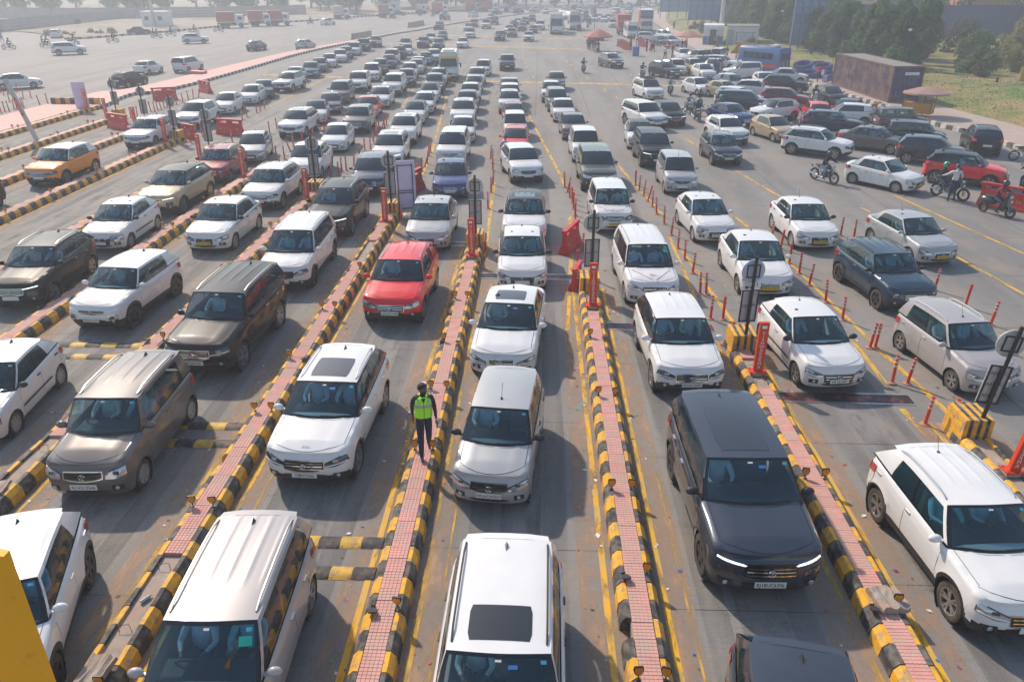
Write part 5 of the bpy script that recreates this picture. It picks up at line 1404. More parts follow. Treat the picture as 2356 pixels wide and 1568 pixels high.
MED = [
 (-35.31, 62.61),
 (-36.95, 70.66),
 (-34.83, 71.01),
 (-33.77, 79.61),
 (-33.39, 94.04),
 (-32.97, 112.97),
 (-29.45, 133.93),
 (-27.78, 148.56),
 (-23.56, 163.86),
 (-20.34, 182.42),
 (-14.84, 201.37),
 (-7.58, 229.77),
 (7.71, 267.31),
 (23.54, 291.12),
 (39.69, 319.3),
]
KERBR = [
 (23.0, 129.36),
 (22.81, 119.05),
 (23.45, 112.17),
 (24.3, 99.96),
 (24.96, 89.23),
 (26.65, 79.54),
 (27.43, 71.66),
 (28.55, 62.95),
 (28.38, 56.71),
 (29.32, 53.41),
 (29.69, 47.88),
 (30.11, 39.24),
]
PATHR = [
 (39.1, 254.77),
 (34.18, 225.93),
 (29.8, 194.91),
 (27.39, 166.94),
 (26.73, 152.7),
 (27.62, 139.69),
 (26.46, 112.92),
 (28.2, 100.09),
 (28.96, 91.51),
 (29.18, 78.3),
 (32.2, 68.16),
 (32.35, 67.92),
 (33.23, 60.23),
 (33.8, 55.18),
 (34.78, 46.07),
]
CONT = [
 (28.59, 78.28),
 (29.05, 66.59),
 (32.96, 69.71),
]
YB = [
 [(-30.32, 86.58), (-15.39, 83.13), (-2.67, 80.99), (6.14, 79.88), (14.02, 78.45)],
 [(-25.7, 129.5), (-14.91, 127.26), (-4.08, 123.51), (8.43, 119.31)],
 [(-26.39, 152.14), (-14.18, 147.87), (-4.74, 143.78), (9.3, 140.09)],
 [(-20.83, 179.06), (-5.72, 173.2)],
 [(-5.29, 229.84), (10.43, 222.63)],
]
YL = [
 ([(-1.01, 63.74), (0.09, 52.45), (1.16, 41.95), (1.4, 38.74)], 0.14),
 ([(4.49, 44.25), (5.02, 38.95)], 0.14),
 ([(5.02, 38.95), (5.7, 33.0)], 0.12),
 ([(9.59, 52.45), (10.1, 48.55)], 0.14),
 ([(10.95, 42.27), (11.57, 38.01), (11.82, 36.68)], 0.14),
 ([(14.97, 34.93), (15.12, 34.14)], 0.12),
 ([(17.42, 37.28), (18.18, 32.36), (18.78, 28.49)], 0.14),
 ([(16.0, 28.0), (16.4, 24.27)], 0.14),
 ([(8.73, 33.72), (9.03, 31.61)], 0.14),
 ([(5.67, 28.95), (5.91, 24.81), (6.1, 21.68)], 0.14),
 ([(5.46, 30.17), (5.35, 25.42), (5.25, 21.65)], 0.12),
 ([(9.45, 27.68), (9.65, 23.55), (9.84, 20.43)], 0.14),
 ([(9.79, 20.43), (9.99, 18.01), (10.14, 16.17), (10.26, 14.48)], 0.16),
 ([(9.31, 20.41), (9.2, 17.63)], 0.14),
 ([(9.07, 16.52), (9.15, 15.3)], 0.16),
 ([(-22.02, 62.6), (-22.44, 83.66)], 0.14),
 ([(-6.41, 46.56), (-8.21, 71.04)], 0.14),
 ([(-11.09, 64.09), (-11.89, 75.35)], 0.14),
 ([(1.49, 33.07), (1.46, 29.75), (1.23, 25.29)], 0.16),
 ([(1.14, 23.65), (0.99, 20.87)], 0.12),
 ([(-6.56, 34.0), (-6.13, 40.88), (-6.35, 44.12)], 0.14),
 ([(-1.95, 27.5), (-2.16, 37.3), (-2.19, 39.08)], 0.14),
 ([(13.84, 20.98), (14.05, 20.11)], 0.14),
 ([(-15.41, 63.26), (-14.74, 66.86)], 0.14),
]
DASH = [
 (-2.33, 132.97),
 (-2.49, 126.83),
 (-2.46, 118.95),
 (-2.28, 113.31),
 (-2.13, 108.78),
 (-1.93, 104.58),
 (-1.68, 100.15),
 (-1.4, 95.58),
 (-1.02, 90.52),
 (-0.54, 85.16),
 (3.27, 107.72),
 (3.45, 105.93),
 (3.6, 101.95),
 (3.94, 97.75),
 (4.31, 92.94),
 (5.19, 84.57),
 (3.29, 144.05),
 (3.01, 134.07),
 (2.9, 128.7),
 (2.98, 117.67),
 (6.31, 75.33),
 (6.93, 70.44),
 (10.12, 87.91),
 (8.14, 115.02),
 (8.41, 111.03),
]
LF = {
 'pill': [(-85.2, 173.7), (-79.88, 173.87)],
 'pill2': [(-46.4, 245.65), (-42.51, 245.78)],
 'wall': [(-104.71, 150.77), (-104.66, 155.81), (-104.5, 173.06), (-106.39, 190.41), (-106.62, 204.73)],
 'wall2': [(-147.13, 210.19), (-126.34, 206.3), (-104.19, 207.03), (-85.61, 216.99), (-66.86, 233.27)],
 'kerb': [(-80.68, 137.12), (-78.25, 138.22), (-76.67, 142.48), (-75.16, 148.16), (-72.72, 153.05), (-70.03, 165.14), (-67.23, 180.88), (-56.35, 195.96), (-49.85, 213.4), (-43.59, 228.58), (-33.82, 246.07), (-23.91, 266.27), (-11.96, 281.76)],
}
TRUCK = [
 ((-64.93, 171.24), 5.6, 112, 'r', 'red box truck nearest on the far left roadside'),
 ((-60.99, 177.73), 4.8, 112, 'r', 'red box truck at the left of an overlapping pair'),
 ((-57.33, 179.51), 4.6, 112, 'r', 'red box truck at the right of an overlapping pair'),
 ((-50.47, 208.8), 4.0, 112, 'w', 'red and white box truck beside a long striped kerb'),
 ((-40.32, 216.07), 4.2, 112, 'o', 'orange tailed truck in front of the second pillbox'),
 ((-28.87, 237.34), 4.8, 112, 'r', 'faded red truck behind three motorcyclists'),
 ((-20.71, 256.06), 4.6, 108, 'r', 'most distant pale red truck, left of two'),
 ((-15.87, 256.22), 6.0, 108, 'r', 'most distant pale orange truck, right of two'),
 ((-34.53, 240.05), 2.8, 112, 's', 'small white truck left of the faded red truck'),
]
SIGNS = [
 ((-11.19, 37.87), 'sign backs on a black pole beside the white beige saloon'),
 ((-6.69, 32.93), 'sign backs on a black pole beside the lilac board'),
 ((-2.36, 28.53), 'sign backs on a black pole ahead of the silver saloon'),
 ((1.87, 24.47), 'round and square sign backs with DECOR lettering in the centre'),
 ((5.99, 19.98), 'sign backs with a blue and white round board'),
 ((10.16, 15.37), 'sign back lettered AJUTEC leaning at the right edge'),
]
SIGNF = [
 ((-23.86, 50.73), 'sign backs on a black pole by the yellow block left of the red barrier'),
 ((-20.32, 47.95), 'sign backs on a black pole above the maroon suv'),
 ((-30.05, 58.94), 'sign backs on a pole behind the white suv on the left'),
 ((-31.98, 58.87), 'sign backs on a pole left of the red barrier on the median'),
]
MISC = {
 'umb1': (8.47, 117.13),
 'umb2': (21.11, 116.84),
 'umb3': (27.89, 58.52),
 'pole1': (9.57, 143.19),
 'pole2': (14.48, 121.77),
 'drum': (13.08, 109.9),
 'chair': (16.22, 115.98),
 'bus1': (3.7, 151.94),
 'bus2': (5.6, 166.22),
 'tower': (6.84, 162.13),
 'tt': (-9.24, 81.49),
 'tt2': (16.1, 143.41),
 'dump': (16.33, 145.55),
 'truckb': (20.28, 153.68),
 'gantry': (-31.75, 48.13),
 'lpost': (-82.49, 173.79),
 'bigpole': (29.04, 132.19),
 'cctv1': (31.7, 109.89),
 'cctv2': (32.65, 73.81),
 'tall2': (49.2, 142.42),
 'bb1': [(40.49, 209.58), (45.1, 209.74)],
 'bb2': [(30.53, 180.75), (35.73, 189.54)],
 'bb3': [(33.02, 106.9), (38.7, 113.99)],
 'hut': [(26.38, 132.11), (27.27, 125.34), (31.17, 127.94)],
 'coils': [(28.4, 87.3), (28.21, 84.19), (27.33, 85.3), (29.85, 85.38), (29.9, 83.51), (29.36, 80.65), (29.96, 88.57), (30.99, 90.28)],
 'dog': (26.53, 63.32),
 'cart': [(28.04, 61.26), (28.21, 58.53)],
 'van': [(23.07, 93.56), (23.14, 86.72), (25.57, 90.1)],
 'lilac': (-5.59, 34.03),
 'lilac2': (-36.67, 61.01),
 'jer': [(-31.75, 137.73), (-30.11, 146.22), (-27.53, 172.48), (-25.66, 182.25)],
 'sculp': (44.08, 74.19),
 'tarp': (27.21, 111.0),
 'palm': (40.93, 72.66),
 'auto': (12.82, 227.8),
 'vest': (-2.2946635036839402, 13.432450092113287),
 'redb': (80.29, 249.83),
 'whb': (83.36, 238.22),
}
RUMB = [
 ((-4.01, 11.14), (-2.71, 11.22), 6),
 ((-3.78, 10.36), (-2.64, 10.39), 5),
 ((-8.22, 15.15), (-6.92, 15.19), 5),
 ((-8.26, 14.4), (-6.93, 14.44), 6),
 ((-14.21, 19.32), (-11.19, 19.5), 11),
 ((-13.9, 18.63), (-11.7, 18.7), 9),
 ((-16.35, 23.55), (-15.56, 23.57), 3),
 ((-16.01, 22.86), (-15.41, 22.88), 3),
]
SENS = [
 (6.28, 17.12),
 (9.19, 16.91),
 (2.12, 21.29),
 (3.03, 21.19),
 (0.43, 25.26),
 (1.19, 25.07),
 (-3.27, 29.04),
 (-2.74, 28.95),
]
CHUNK = {
 'a': (-6.475600057381473, 7.983381907197285),
 'b': (5.831122678338773, 9.66515613887949),
 'c': (-10.426356541296807, 12.800937373444336),
}
YP = [
 (-3.629, 6.41),
 (-3.297, 6.337),
 (-3.304, 5.098),
 (-4.068, 5.067),
]
# ------------------------------------------------------------------ ground
def ground_mat():
    m = bpy.data.materials.new('tined_concrete'); m.use_nodes = True; nt = m.node_tree; b = nt.nodes["Principled BSDF"]; L = nt.links.new
    tc = N(nt, "ShaderNodeTexCoord"); O = tc.outputs['Object']
    def noise(sc, det=5, rough=.6, st=None):
        n = N(nt, "ShaderNodeTexNoise"); n.inputs['Scale'].default_value = sc; n.inputs['Detail'].default_value = det; n.inputs['Roughness'].default_value = rough
        if st: mp = N(nt, "ShaderNodeMapping"); mp.inputs['Scale'].default_value = st; L(O, mp.inputs[0]); L(mp.outputs[0], n.inputs['Vector'])
        else: L(O, n.inputs['Vector'])
        return n.outputs[0]
    def ramp(x, a, b_, lo=0., hi=1.):
        r = N(nt, "ShaderNodeMapRange"); r.inputs['From Min'].default_value = a; r.inputs['From Max'].default_value = b_; r.inputs['To Min'].default_value = lo; r.inputs['To Max'].default_value = hi
        L(x, r.inputs[0]); return r.outputs[0]
    def mix(f, c1, c2, mode='MIX'):
        x = N(nt, "ShaderNodeMixRGB", blend_type=mode)
        for i, c in ((0, f), (1, c1), (2, c2)):
            if isinstance(c, (tuple, float, int)): x.inputs[i].default_value = c if not isinstance(c, tuple) else tuple(c)+(1,)
            else: L(c, x.inputs[i])
        return x.outputs[0]
    c = mix(ramp(noise(.05, 3), .35, .65), (.240, .236, .238), (.305, .293, .278))
    c = mix(ramp(noise(.9, 6, .7), .35, .75), c, (.30, .272, .245))
    c = mix(ramp(noise(.35, 5, .6, (1.6, .16, 1)), .44, .66, 0, .5), c, (.115, .113, .114))
    c = mix(ramp(noise(2.2, 8, .75), .56, .68, 0, .6), c, (.10, .095, .09))
    c = mix(ramp(noise(.55, 7, .7, (1, .5, 1)), .50, .68, 0, .6), c, (.38, .29, .22))
    tine = noise(60, 3, .8, (.02, 1, 1))
    c = mix(ramp(tine, .35, .65, 0, .35), c, (.10, .10, .10))
    c = mix(ramp(noise(30, 3, .9), .56, .66, 0, .6), c, (.06, .06, .06))
    c = mix(ramp(noise(14, 6, .8), .62, .70, 0, .5), c, (.42, .36, .30))
    L(c, b.inputs['Base Color']); b.inputs['Roughness'].default_value = .82
    bp = N(nt, "ShaderNodeBump"); bp.inputs['Strength'].default_value = .35; bp.inputs['Distance'].default_value = .01; L(tine, bp.inputs['Height']); L(bp.outputs[0], b.inputs['Normal'])
    return m
def resample(pts, step):
    out = []; acc = 0.; nxt = 0.
    for (x0, y0), (x1, y1) in zip(pts, pts[1:]):
        l = math.hypot(x1-x0, y1-y0)
        while nxt <= acc+l:
            t = (nxt-acc)/l; out.append((x0+(x1-x0)*t, y0+(y1-y0)*t, math.atan2(y1-y0, x1-x0))); nxt += step
        acc += l
    return out
def smooth_poly(pts, k=2):
    for _ in range(k):
        q = [pts[0]]
        for a, b in zip(pts, pts[1:]): q += [(a[0]*.75+b[0]*.25, a[1]*.75+b[1]*.25), (a[0]*.25+b[0]*.75, a[1]*.25+b[1]*.75)]
        pts = q+[pts[-1]]
    return pts
def ribbon(pts, w, z, off=0.):
    mb = MB(); P = []
    for i, (x, y) in enumerate(pts):
        a, b = pts[max(0, i-1)], pts[min(len(pts)-1, i+1)]; d = math.atan2(b[1]-a[1], b[0]-a[0]); nx, ny = -math.sin(d), math.cos(d)
        ww = w if not isinstance(w, (list, tuple)) else w[i]
        P.append([(x+nx*(off+ww/2), y+ny*(off+ww/2), z), (x+nx*(off-ww/2), y+ny*(off-ww/2), z)])
    mb.grid(P, 0, flip=True); return mb
gm_ = ground_mat()
g_ = MB(); g_.grid([[(x, y, 0) for x in (-400, -200, 0, 200, 400)] for y in (-20, 100, 300, 600, 900)], 0)
struct(build(g_, 'concrete_ground', gm_, smooth=False))
# slab joints sawn into the concrete
jm = mat('joint_sealant', (.055, .052, .05), .9, noise=.3)
js = MB()
ISL_X = [-35.65, -31.5, -27.4, -23.35, -19.05, -15.15, -10.75, -6.42, -2.38, 1.79, 5.80, 9.95]
for i in range(len(ISL_X)-1):
    xa, xb = ISL_X[i]+.42, ISL_X[i+1]-.42
    for k in range(26):
        y = 5.2+4.5*k+(i % 3)*.7; js.add([(xa, y, .003), (xb, y, .003), (xb, y+.012, .003), (xa, y+.012, .003)], [(0, 1, 2, 3)])
for x in [-30, -25, -21, -17, -12.6, -8.4, -4.3, -.2, 4, 8, 12, 16, 20]:
    js.add([(x, 60, .003), (x+.03, 60, .003), (x+.03, 220, .003), (x, 220, .003)], [(0, 1, 2, 3)])
for k in range(34):
    y = 62+4.6*k; js.add([(-34, y, .003), (22, y, .003), (22, y+.02, .003), (-34, y+.02, .003)], [(0, 1, 2, 3)])
for x in (12, 16.2, 20.4): js.add([(x, 6, .003), (x+.02, 6, .003), (x+.02, 60, .003), (x, 60, .003)], [(0, 1, 2, 3)])
for k in range(12): y = 8+4.5*k; js.add([(10.4, y, .003), (30, y, .003), (30, y+.014, .003), (10.4, y+.014, .003)], [(0, 1, 2, 3)])
struct(build(js, 'slab_joints', jm, smooth=False))
# ------------------------------------------------------------------ painted lines
YM = worn('worn_yellow_paint', (.74, .40, .02), .36, .52, 4., c2=(.58, .38, .10))
YM2 = worn('faded_yellow_paint', (.64, .38, .05), .42, .62, 3.5, c2=(.45, .30, .10))
YF = worn('pale_yellow_paint', (.62, .40, .14), .28, .56, 1.2, stretch=(1, 1, 1))
DM = worn('sandy_dust', (.47, .30, .19), .38, .66, 1.6, stretch=(1.5, .5, 1), amax=.8)
def line(pts, w, m=YM, z=.008, name='yellow_line'):
    struct(build(ribbon(pts, w, z), name, m, smooth=False))
END = {-35.65: 61., -31.5: 56.2, -27.4: 52.2, -23.35: 47.7, -19.05: 42.6, -15.15: 38.6, -10.75: 34.6, -6.42: 31., -2.38: 26.7, 1.79: 22.1, 5.80: 17.8, 9.95: 13.5}
for i, x in enumerate(ISL_X):
    ye = END[x]+2.4
    for sg in (1, -1):
        y0 = 3.5
        struct(build(ribbon([(x+sg*.50, y0), (x+sg*.50, ye*.5), (x+sg*.50, ye)], .115, .008), 'yellow_line', YM if (i+sg) % 3 else YM2, smooth=False))
        struct(build(ribbon([(x+sg*.52, y0), (x+sg*.55, ye*.5), (x+sg*.5, ye)], .85, .005), 'dust_strip', DM, smooth=False))
    struct(build(ribbon([(x+.86, y0), (x+.86, ye*.6)], .04, .008), 'yellow_line', YM2, smooth=False)) if i in (7, 8, 9) else None
TM = worn('tyre_marks', (.07, .07, .072), .34, .70, 1.3, stretch=(1.2, .12, 1), amax=.36)
OD = worn('oil_drips', (.06, .057, .055), .46, .74, 2.2, stretch=(1, .3, 1), amax=.5)
LC_ = [(a+b)/2 for a, b in zip(ISL_X, ISL_X[1:])]
for i, x in enumerate(LC_):
    y1 = END[ISL_X[i]]+14
    for dx in (-.72, .72): struct(build(ribbon([(x+dx-.05, 3.5), (x+dx+.05, 15), (x+dx-.04, y1*.6), (x+dx, y1)], [.42, .48, .44, .36], .0045), 'tyre_marks', TM, smooth=False))
    struct(build(ribbon([(x, 3.5), (x+.1, 15), (x, y1)], [.75, .8, .7], .006), 'oil_drips', OD, smooth=False))
for pts, w_ in YL: line(smooth_poly(pts, 1), w_)
for pts in YB: line(pts, 1.1 if pts[0][1] < 100 else 1.3, YF, .008, 'yellow_band')
dl = MB()
for x, y in DASH: dl.add([(x-.07, y-1, .008), (x+.07, y-1, .008), (x+.07, y+1, .008), (x-.07, y+1, .008)], [(0, 1, 2, 3)])
struct(build(dl, 'dashed_line', YM, smooth=False))
# ------------------------------------------------------------------ toll islands
M_KY = mat('kerb_yellow', (.80, .40, .012), .7, noise=.12, nscale=5, dirt=(.32, .25, .18), dscale=7, dlo=.47, dhi=.66, bump=.5, bscale=30)
M_KB = mat('kerb_black', (.035, .034, .036), .75, noise=.2, nscale=5, dirt=(.20, .175, .15), dscale=6, dlo=.42, dhi=.66, bump=.5, bscale=30)
M_KW = mat('kerb_white', (.62, .58, .55), .75, noise=.1, dirt=(.34, .29, .25), dscale=4, dlo=.45, dhi=.7, bump=.4, bscale=30)
M_TILE = mat('pink_chequer_tile', (.70, .32, .28), .75, noise=.16, nscale=3, dirt=(.52, .38, .32), dscale=1.8, dlo=.36, dhi=.66)
M_GROUT = mat('tile_joint', (.62, .34, .30), .9, noise=.2)
M_CONC = mat('rough_concrete', (.36, .31, .27), .9, noise=.2, nscale=6, dirt=(.40, .27, .20), dscale=3, dlo=.45, dhi=.65, bump=.9, bscale=22)
M_WIRE = mat('rusty_wire', (.10, .045, .03), .8)
def kerb_mesh(L, name, m, hw=.35, hi=.175, zt=.30, zc=.20, ch=.10):
    mb = MB(); rnd = random.Random(len(name)); P = [(hw, 0), (hw-.015, zc), (hw-ch, zt), (hi, zt), (hi, 0)]
    l2 = L/2-.008; V = []
    for y in (-l2, l2):
        for x, z in P: V.append((x, y, z))
    n = 5; F_ = [(i, i+1, n+i+1, n+i)[::-1] for i in range(n-1)]+[tuple(range(n)), tuple(range(2*n-1, n-1, -1))]
    mb.add(V, F_); return mb.mesh(name, m, smooth=False)
KYM = [kerb_mesh(.40, 'kerb_block_yellow', M_KY), kerb_mesh(.40, 'kerb_block_black', M_KB)]
def tile_mesh(w_, l, nx, ny):
    mb = MB(); mb.box((0, 0, .262), (w_, l, .06), mi=1); px, py = w_/nx, l/ny
    for i in range(nx):
        for j in range(ny):
            mb.box((-w_/2+px*(i+.5), -l/2+py*(j+.5), .296), (px*.93, py*.93, .008), top=.9)
    return mb.mesh('chequer_tile', [M_TILE, M_GROUT], smooth=False)
TILE = tile_mesh(.335, .335, 5, 5)
TILEF = MB().box((0, 0, .28), (.335, .33, .04)).mesh('plain_tile', M_TILE, smooth=False)
rnd = random.Random(11)
MISSING = {-6.42: [(8.2, 10.6), (26.2, 28.6)], -10.75: [(11.6, 14.2)], 9.95: [(12.0, 16)], 5.80: [(16.8, 18.6)], 1.79: [(22.4, 24.6)], -2.38: [(26.2, 29)]}
WORDS = ['leftmost', 'second from left', 'third from left', 'fourth from left', 'fifth from left', 'sixth from left', 'seventh from left', 'eighth from left', 'ninth from left', 'tenth from left', 'eleventh from left', 'rightmost']
ILAB = {-6.42: 'pink tiled island left of the bright red car with missing tiles near the camera', -2.38: 'pink tiled island that the man in the yellow vest walks along', 1.79: 'pink tiled island right of the centre lane, running straight to the bottom edge', 5.80: 'pink tiled island with a broken concrete chunk on top', 9.95: 'short island cut by the right edge beside the leaning AJUTEC sign',
        -10.75: 'broken island left of the brown grey tall hatchback', -15.15: 'pink tiled island between the small white crossover and the black suv', -19.05: 'pink tiled island behind the white older hatchback', -23.35: 'long pink tiled island in front of the orange suv', -27.4: 'pink tiled island behind the orange suv', -31.5: 'pink tiled island ending at the red barrier on the left', -35.65: 'wide pink platform island at the far left with a striped end wall'}
for i, x in enumerate(ISL_X):
    ye = END[x]+2.2; y0 = 4.0 if x > -20 else {-23.35: 24., -27.4: 33., -31.5: 38., -35.65: 43.}[x]
    isl = thing('traffic_island', ILAB[x], 'traffic island', (x, 0, 0), group='striped toll plaza islands')
    co = MB(); co.box((0, (y0+ye)/2, .115), (.36, ye-y0, .23)); 
    if x == -35.65: co.box((-2.2, (y0+ye)/2, .14), (4.0, ye-y0, .28))
    build(co, 'concrete_core', M_CONC, isl, smooth=False)
    for sg in (1, -1):
        n = int((ye-y0)/.40)
        for k in range(n):
            y = y0+.4*(k+.5)
            if sg < 0 and (i*7+k*5) % 41 == 0 and x < 5: continue
            me = KYM[k % 2]
            o = obj('kerb_block', me, isl, (rnd.uniform(-.006, .006), y, rnd.uniform(-.012, .006)), (0, rnd.uniform(-.015, .015), (0 if sg > 0 else math.pi)+rnd.uniform(-.015, .015)))
    if x == -35.65:
        pv = MB(); 
        for a in range(12):
            for b_ in range(int((ye-y0)/.66)): pv.box((-.36-.33*(a+.5), y0+.66*(b_+.5), .29), (.32, .65, .03))
        o = build(pv, 'pink_paving', M_TILE, isl, smooth=False); o['kind'] = 'stuff'
    n = int((ye-y0)/.34)
    for k in range(n):
        y = y0+.34*(k+.5)
        if any(a < y < b_ for a, b_ in MISSING.get(x, [])): continue
        if y > END[x]-.3 and y < END[x]+.3: continue
        obj('floor_tile', TILE if y < 36 else TILEF, isl, (0, y, rnd.uniform(-.004, .004)), (rnd.uniform(-.012, .012), rnd.uniform(-.01, .01), 0))
    # rusty lifting loops in the bare concrete
    for a, b_ in MISSING.get(x, []):
        for y in (a+.5, b_-.5):
            wr = MB(); s_ = rnd.uniform(-.05, .05); wr.tube([(-.10, y, .23), (-.10+s_, y+.03, .33), (.09+s_, y+.05, .34), (.10, y, .23)], .006, 4); build(wr, 'wire_loop', M_WIRE, isl)
    en = MB(); en.box((0, END[x], .29), (.30, .34, .06)); build(en, 'post_footing', M_CONC, isl, smooth=False)
# striped end wall of the wide platform
wl = thing('striped_wall', 'low black and yellow end wall of the wide pink platform', 'low wall', (-37.7, 63.2, 0))
for k in range(10):
    mb = MB(); mb.box((-1.8+.4*k, 0, .38), (.40, .25, .76)); build(mb, 'painted_block', M_KY if k % 2 else M_KB, wl, smooth=False)
# ------------------------------------------------------------------ signs, posts, blocks
M_OR = mat('post_orange_red', (.70, .055, .012), .45, noise=.06, dirt=(.45, .12, .06), dscale=3, dlo=.55, dhi=.85)
M_REDP = mat('barrier_red', (.60, .022, .018), .5, noise=.1, dirt=(.48, .14, .10), dscale=2.5, dlo=.5, dhi=.8)
M_REDF = mat('faded_barrier_red', (.55, .12, .10), .6, noise=.12)
M_SIGNB = mat('sign_back_grey', (.50, .50, .50), .5, .0, noise=.12, dirt=(.30, .29, .28), dscale=5)
M_BLK = mat('black_steel', (.02, .02, .021), .5, noise=.2)
M_WHT = mat('white_panel', (.72, .72, .71), .6, noise=.06)
M_LILAC = mat('lilac_board', (.62, .57, .76), .6, noise=.08, nscale=2)
M_BAND = mat('reflective_white_band', (.62, .60, .58), .5)
bw = MB(); bw.box((0, 0, .87), (.235, .10, 1.70)); BO_B = bw.mesh('board_body', M_OR, smooth=False)
bw = MB(); bw.box((0, 0, .325), (.46, .30, .03)); [bw.lathe([(.022, .34), (.020, .365), (.001, .366)], 6, 'Z', c=(a, b, 0)) for a in (-.18, .18) for b in (-.10, .10)]; BO_P = bw.mesh('base_plate', M_OR, smooth=False)
BLAB = {-35.65: 'red lettered post in front of the lilac board on the far left', -31.5: 'red lettered post left of the red barrier on the median side', -27.4: 'red lettered post right of the long red barrier on the left', -23.35: 'red lettered post in front of the white suv on the left', -19.05: 'red lettered post left of the maroon suv', -15.15: 'red lettered post right of the maroon suv', -10.75: 'red lettered post between the white compact suv and the black suv', -6.42: 'red lettered post behind the bright red car on its left', -2.38: 'red lettered post just right of the silver saloon', 1.79: 'red lettered post in the middle, left of the white people carrier', 5.80: 'red lettered post left of the white hatchback HR 72J 4201', 9.95: 'red lettered post cut by the right edge'}
for i, x in enumerate(ISL_X):
    y = END[x]
    t = thing('lettered_post', BLAB[x], 'post', (x+.03, y, 0), R(rnd.uniform(-4, 4)), 'orange red lettered posts'); t.rotation_euler[1] = R(rnd.uniform(-1.5, 1.5) if x < 9 else 7)
    pn = obj('panel', BO_B, t); obj('base_plate', BO_P, t)
    text('lettering', '\n'.join('VISHWAKARMA'), .125, M_INKW, pn, (0, -.053, .95), (R(90), 0, 0), line=.78, ext=.002)
    lg = MB(); lg.box((0, -.052, 1.60), (.12, .006, .08)); o = build(lg, 'logo_plate', M_INKW, pn, smooth=False)
def sign_set(loc, label, near=True, words=None, blue=False, lean=0.):
    x, y = loc; t = thing('sign_pole', label, 'road sign', (x, y, 0), R(rnd.uniform(-8, 8)), 'reverse sides of lane signs')
    t.rotation_euler[1] = R(lean)
    p = MB(); p.tube([(0, 0, .60), (0, 0, 2.95)], .045, 10); build(p, 'pole', M_BLK, t)
    d = MB(); d.lathe([(.001, .10), (.32, .10), (.325, .115), (.32, .13), (.001, .13)], 24, 'Y', c=(0, 0, 2.50)); dd = build(d, 'round_plate', mat('blue_white_plate', (.45, .50, .62), .5) if blue else M_SIGNB, t)
    f = MB()
    for a, b, c_, e in ((-.17, 2.33, .02, .36), (.17, 2.33, .02, .36)): f.box((a, .085, 2.50), (.025, .03, .36))
    for z in (2.33, 2.67): f.box((0, .085, z), (.34, .03, .025))
    build(f, 'back_frame', M_BLK, dd, smooth=False)
    r_ = MB(); r_.box((0, .11, 1.50), (.50, .02, .95)); rr_ = build(r_, 'rectangular_plate', M_SIGNB, t, smooth=False)
    f = MB()
    for a in (-.22, .22): f.box((a, .085, 1.50), (.03, .03, .92))
    for z in (1.04, 1.96): f.box((0, .085, z), (.47, .03, .03))
    f.box((0, .07, 1.5), (.04, .04, .9)); build(f, 'back_frame', M_BLK, rr_, smooth=False)
    if words:
        for k, z in enumerate((1.78, 1.50, 1.22) if len(words) > 5 else (1.5,)):
            text('back_lettering', words, .105, M_INK, rr_, (0, .098, z), (R(90), R(-4), 0))
    return t
def end_block(x, y, label):
    t = thing('striped_block', label, 'concrete block', (x, y, 0), 0, 'yellow and black end blocks')
    mb = MB(); mb.box((0, 0, .35), (.66, .84, .70), top=.96); build(mb, 'block_body', M_KY, t, smooth=False)
    for k, dx in enumerate((-.18, .02, .20)):
        s_ = MB(); wd = .08
        s_.box((dx*.97, 0, .3515), (wd, .850, .706), top=.97, topy=.962); build(s_, 'black_stripe', M_KB, s_par(t), smooth=False)
    return t
def s_par(t): return t
SL = ['AUTEC', None, 'AUTEC', 'DECOR', 'DECOR', 'AJUTEC']
for k, (p, lb) in enumerate(SIGNS):
    x = min(ISL_X, key=lambda a: abs(a-p[0])); y = END[x]+1.5
    sign_set((x+.05, y), lb, True, SL[k], blue=(k == 4), lean=6 if k == 5 else 0)
    end_block(x, y+.25, 'striped block under '+lb.replace('by the yellow block left of the red barrier', 'left of a small red barrier').replace('with a blue and white round board', 'with round blue board'))
for p, lb in SIGNF:
    x = min(ISL_X, key=lambda a: abs(a-p[0])); x = {0: -23.35, 1: -19.05, 2: -27.4, 3: -31.5}[SIGNF.index((p, lb))]
    sign_set((x, END[x]+1.5), lb); end_block(x, END[x]+1.75, 'striped block under '+lb.replace('by the yellow block left of the red barrier', 'left of a small red barrier').replace('with a blue and white round board', 'with round blue board'))
t = thing('lilac_board', 'tall lilac board with black steel frame left of the blue saloon', 'board', (-5.75, 32.9, 0), R(14))
mb = MB(); mb.box((0, 0, 1.30), (.85, .04, 2.3)); build(mb, 'panel', M_LILAC, t, smooth=False)
mb = MB(); [mb.box((a, -.05, 1.15), (.035, .035, 2.3)) for a in (-.34, .30)]; [mb.box((-.02, -.05, z), (.66, .03, .03)) for z in (.35, 1.05, 1.15, 2.25)]; mb.box((-.34, -.3, .03), (.04, .6, .04)); mb.box((.30, -.3, .03), (.04, .6, .04)); build(mb, 'steel_frame', M_BLK, t, smooth=False)
t = thing('lilac_board', 'lilac board on the wide pink platform behind a red post', 'board', (-36.1, 61.3, 0), R(8))
mb = MB(); mb.box((0, 0, 1.25), (1.0, .04, 1.9)); build(mb, 'panel', M_LILAC, t, smooth=False); mb = MB(); [mb.box((a, .05, .6), (.035, .035, 1.2)) for a in (-.3, .3)]; build(mb, 'stand', M_BLK, t, smooth=False)
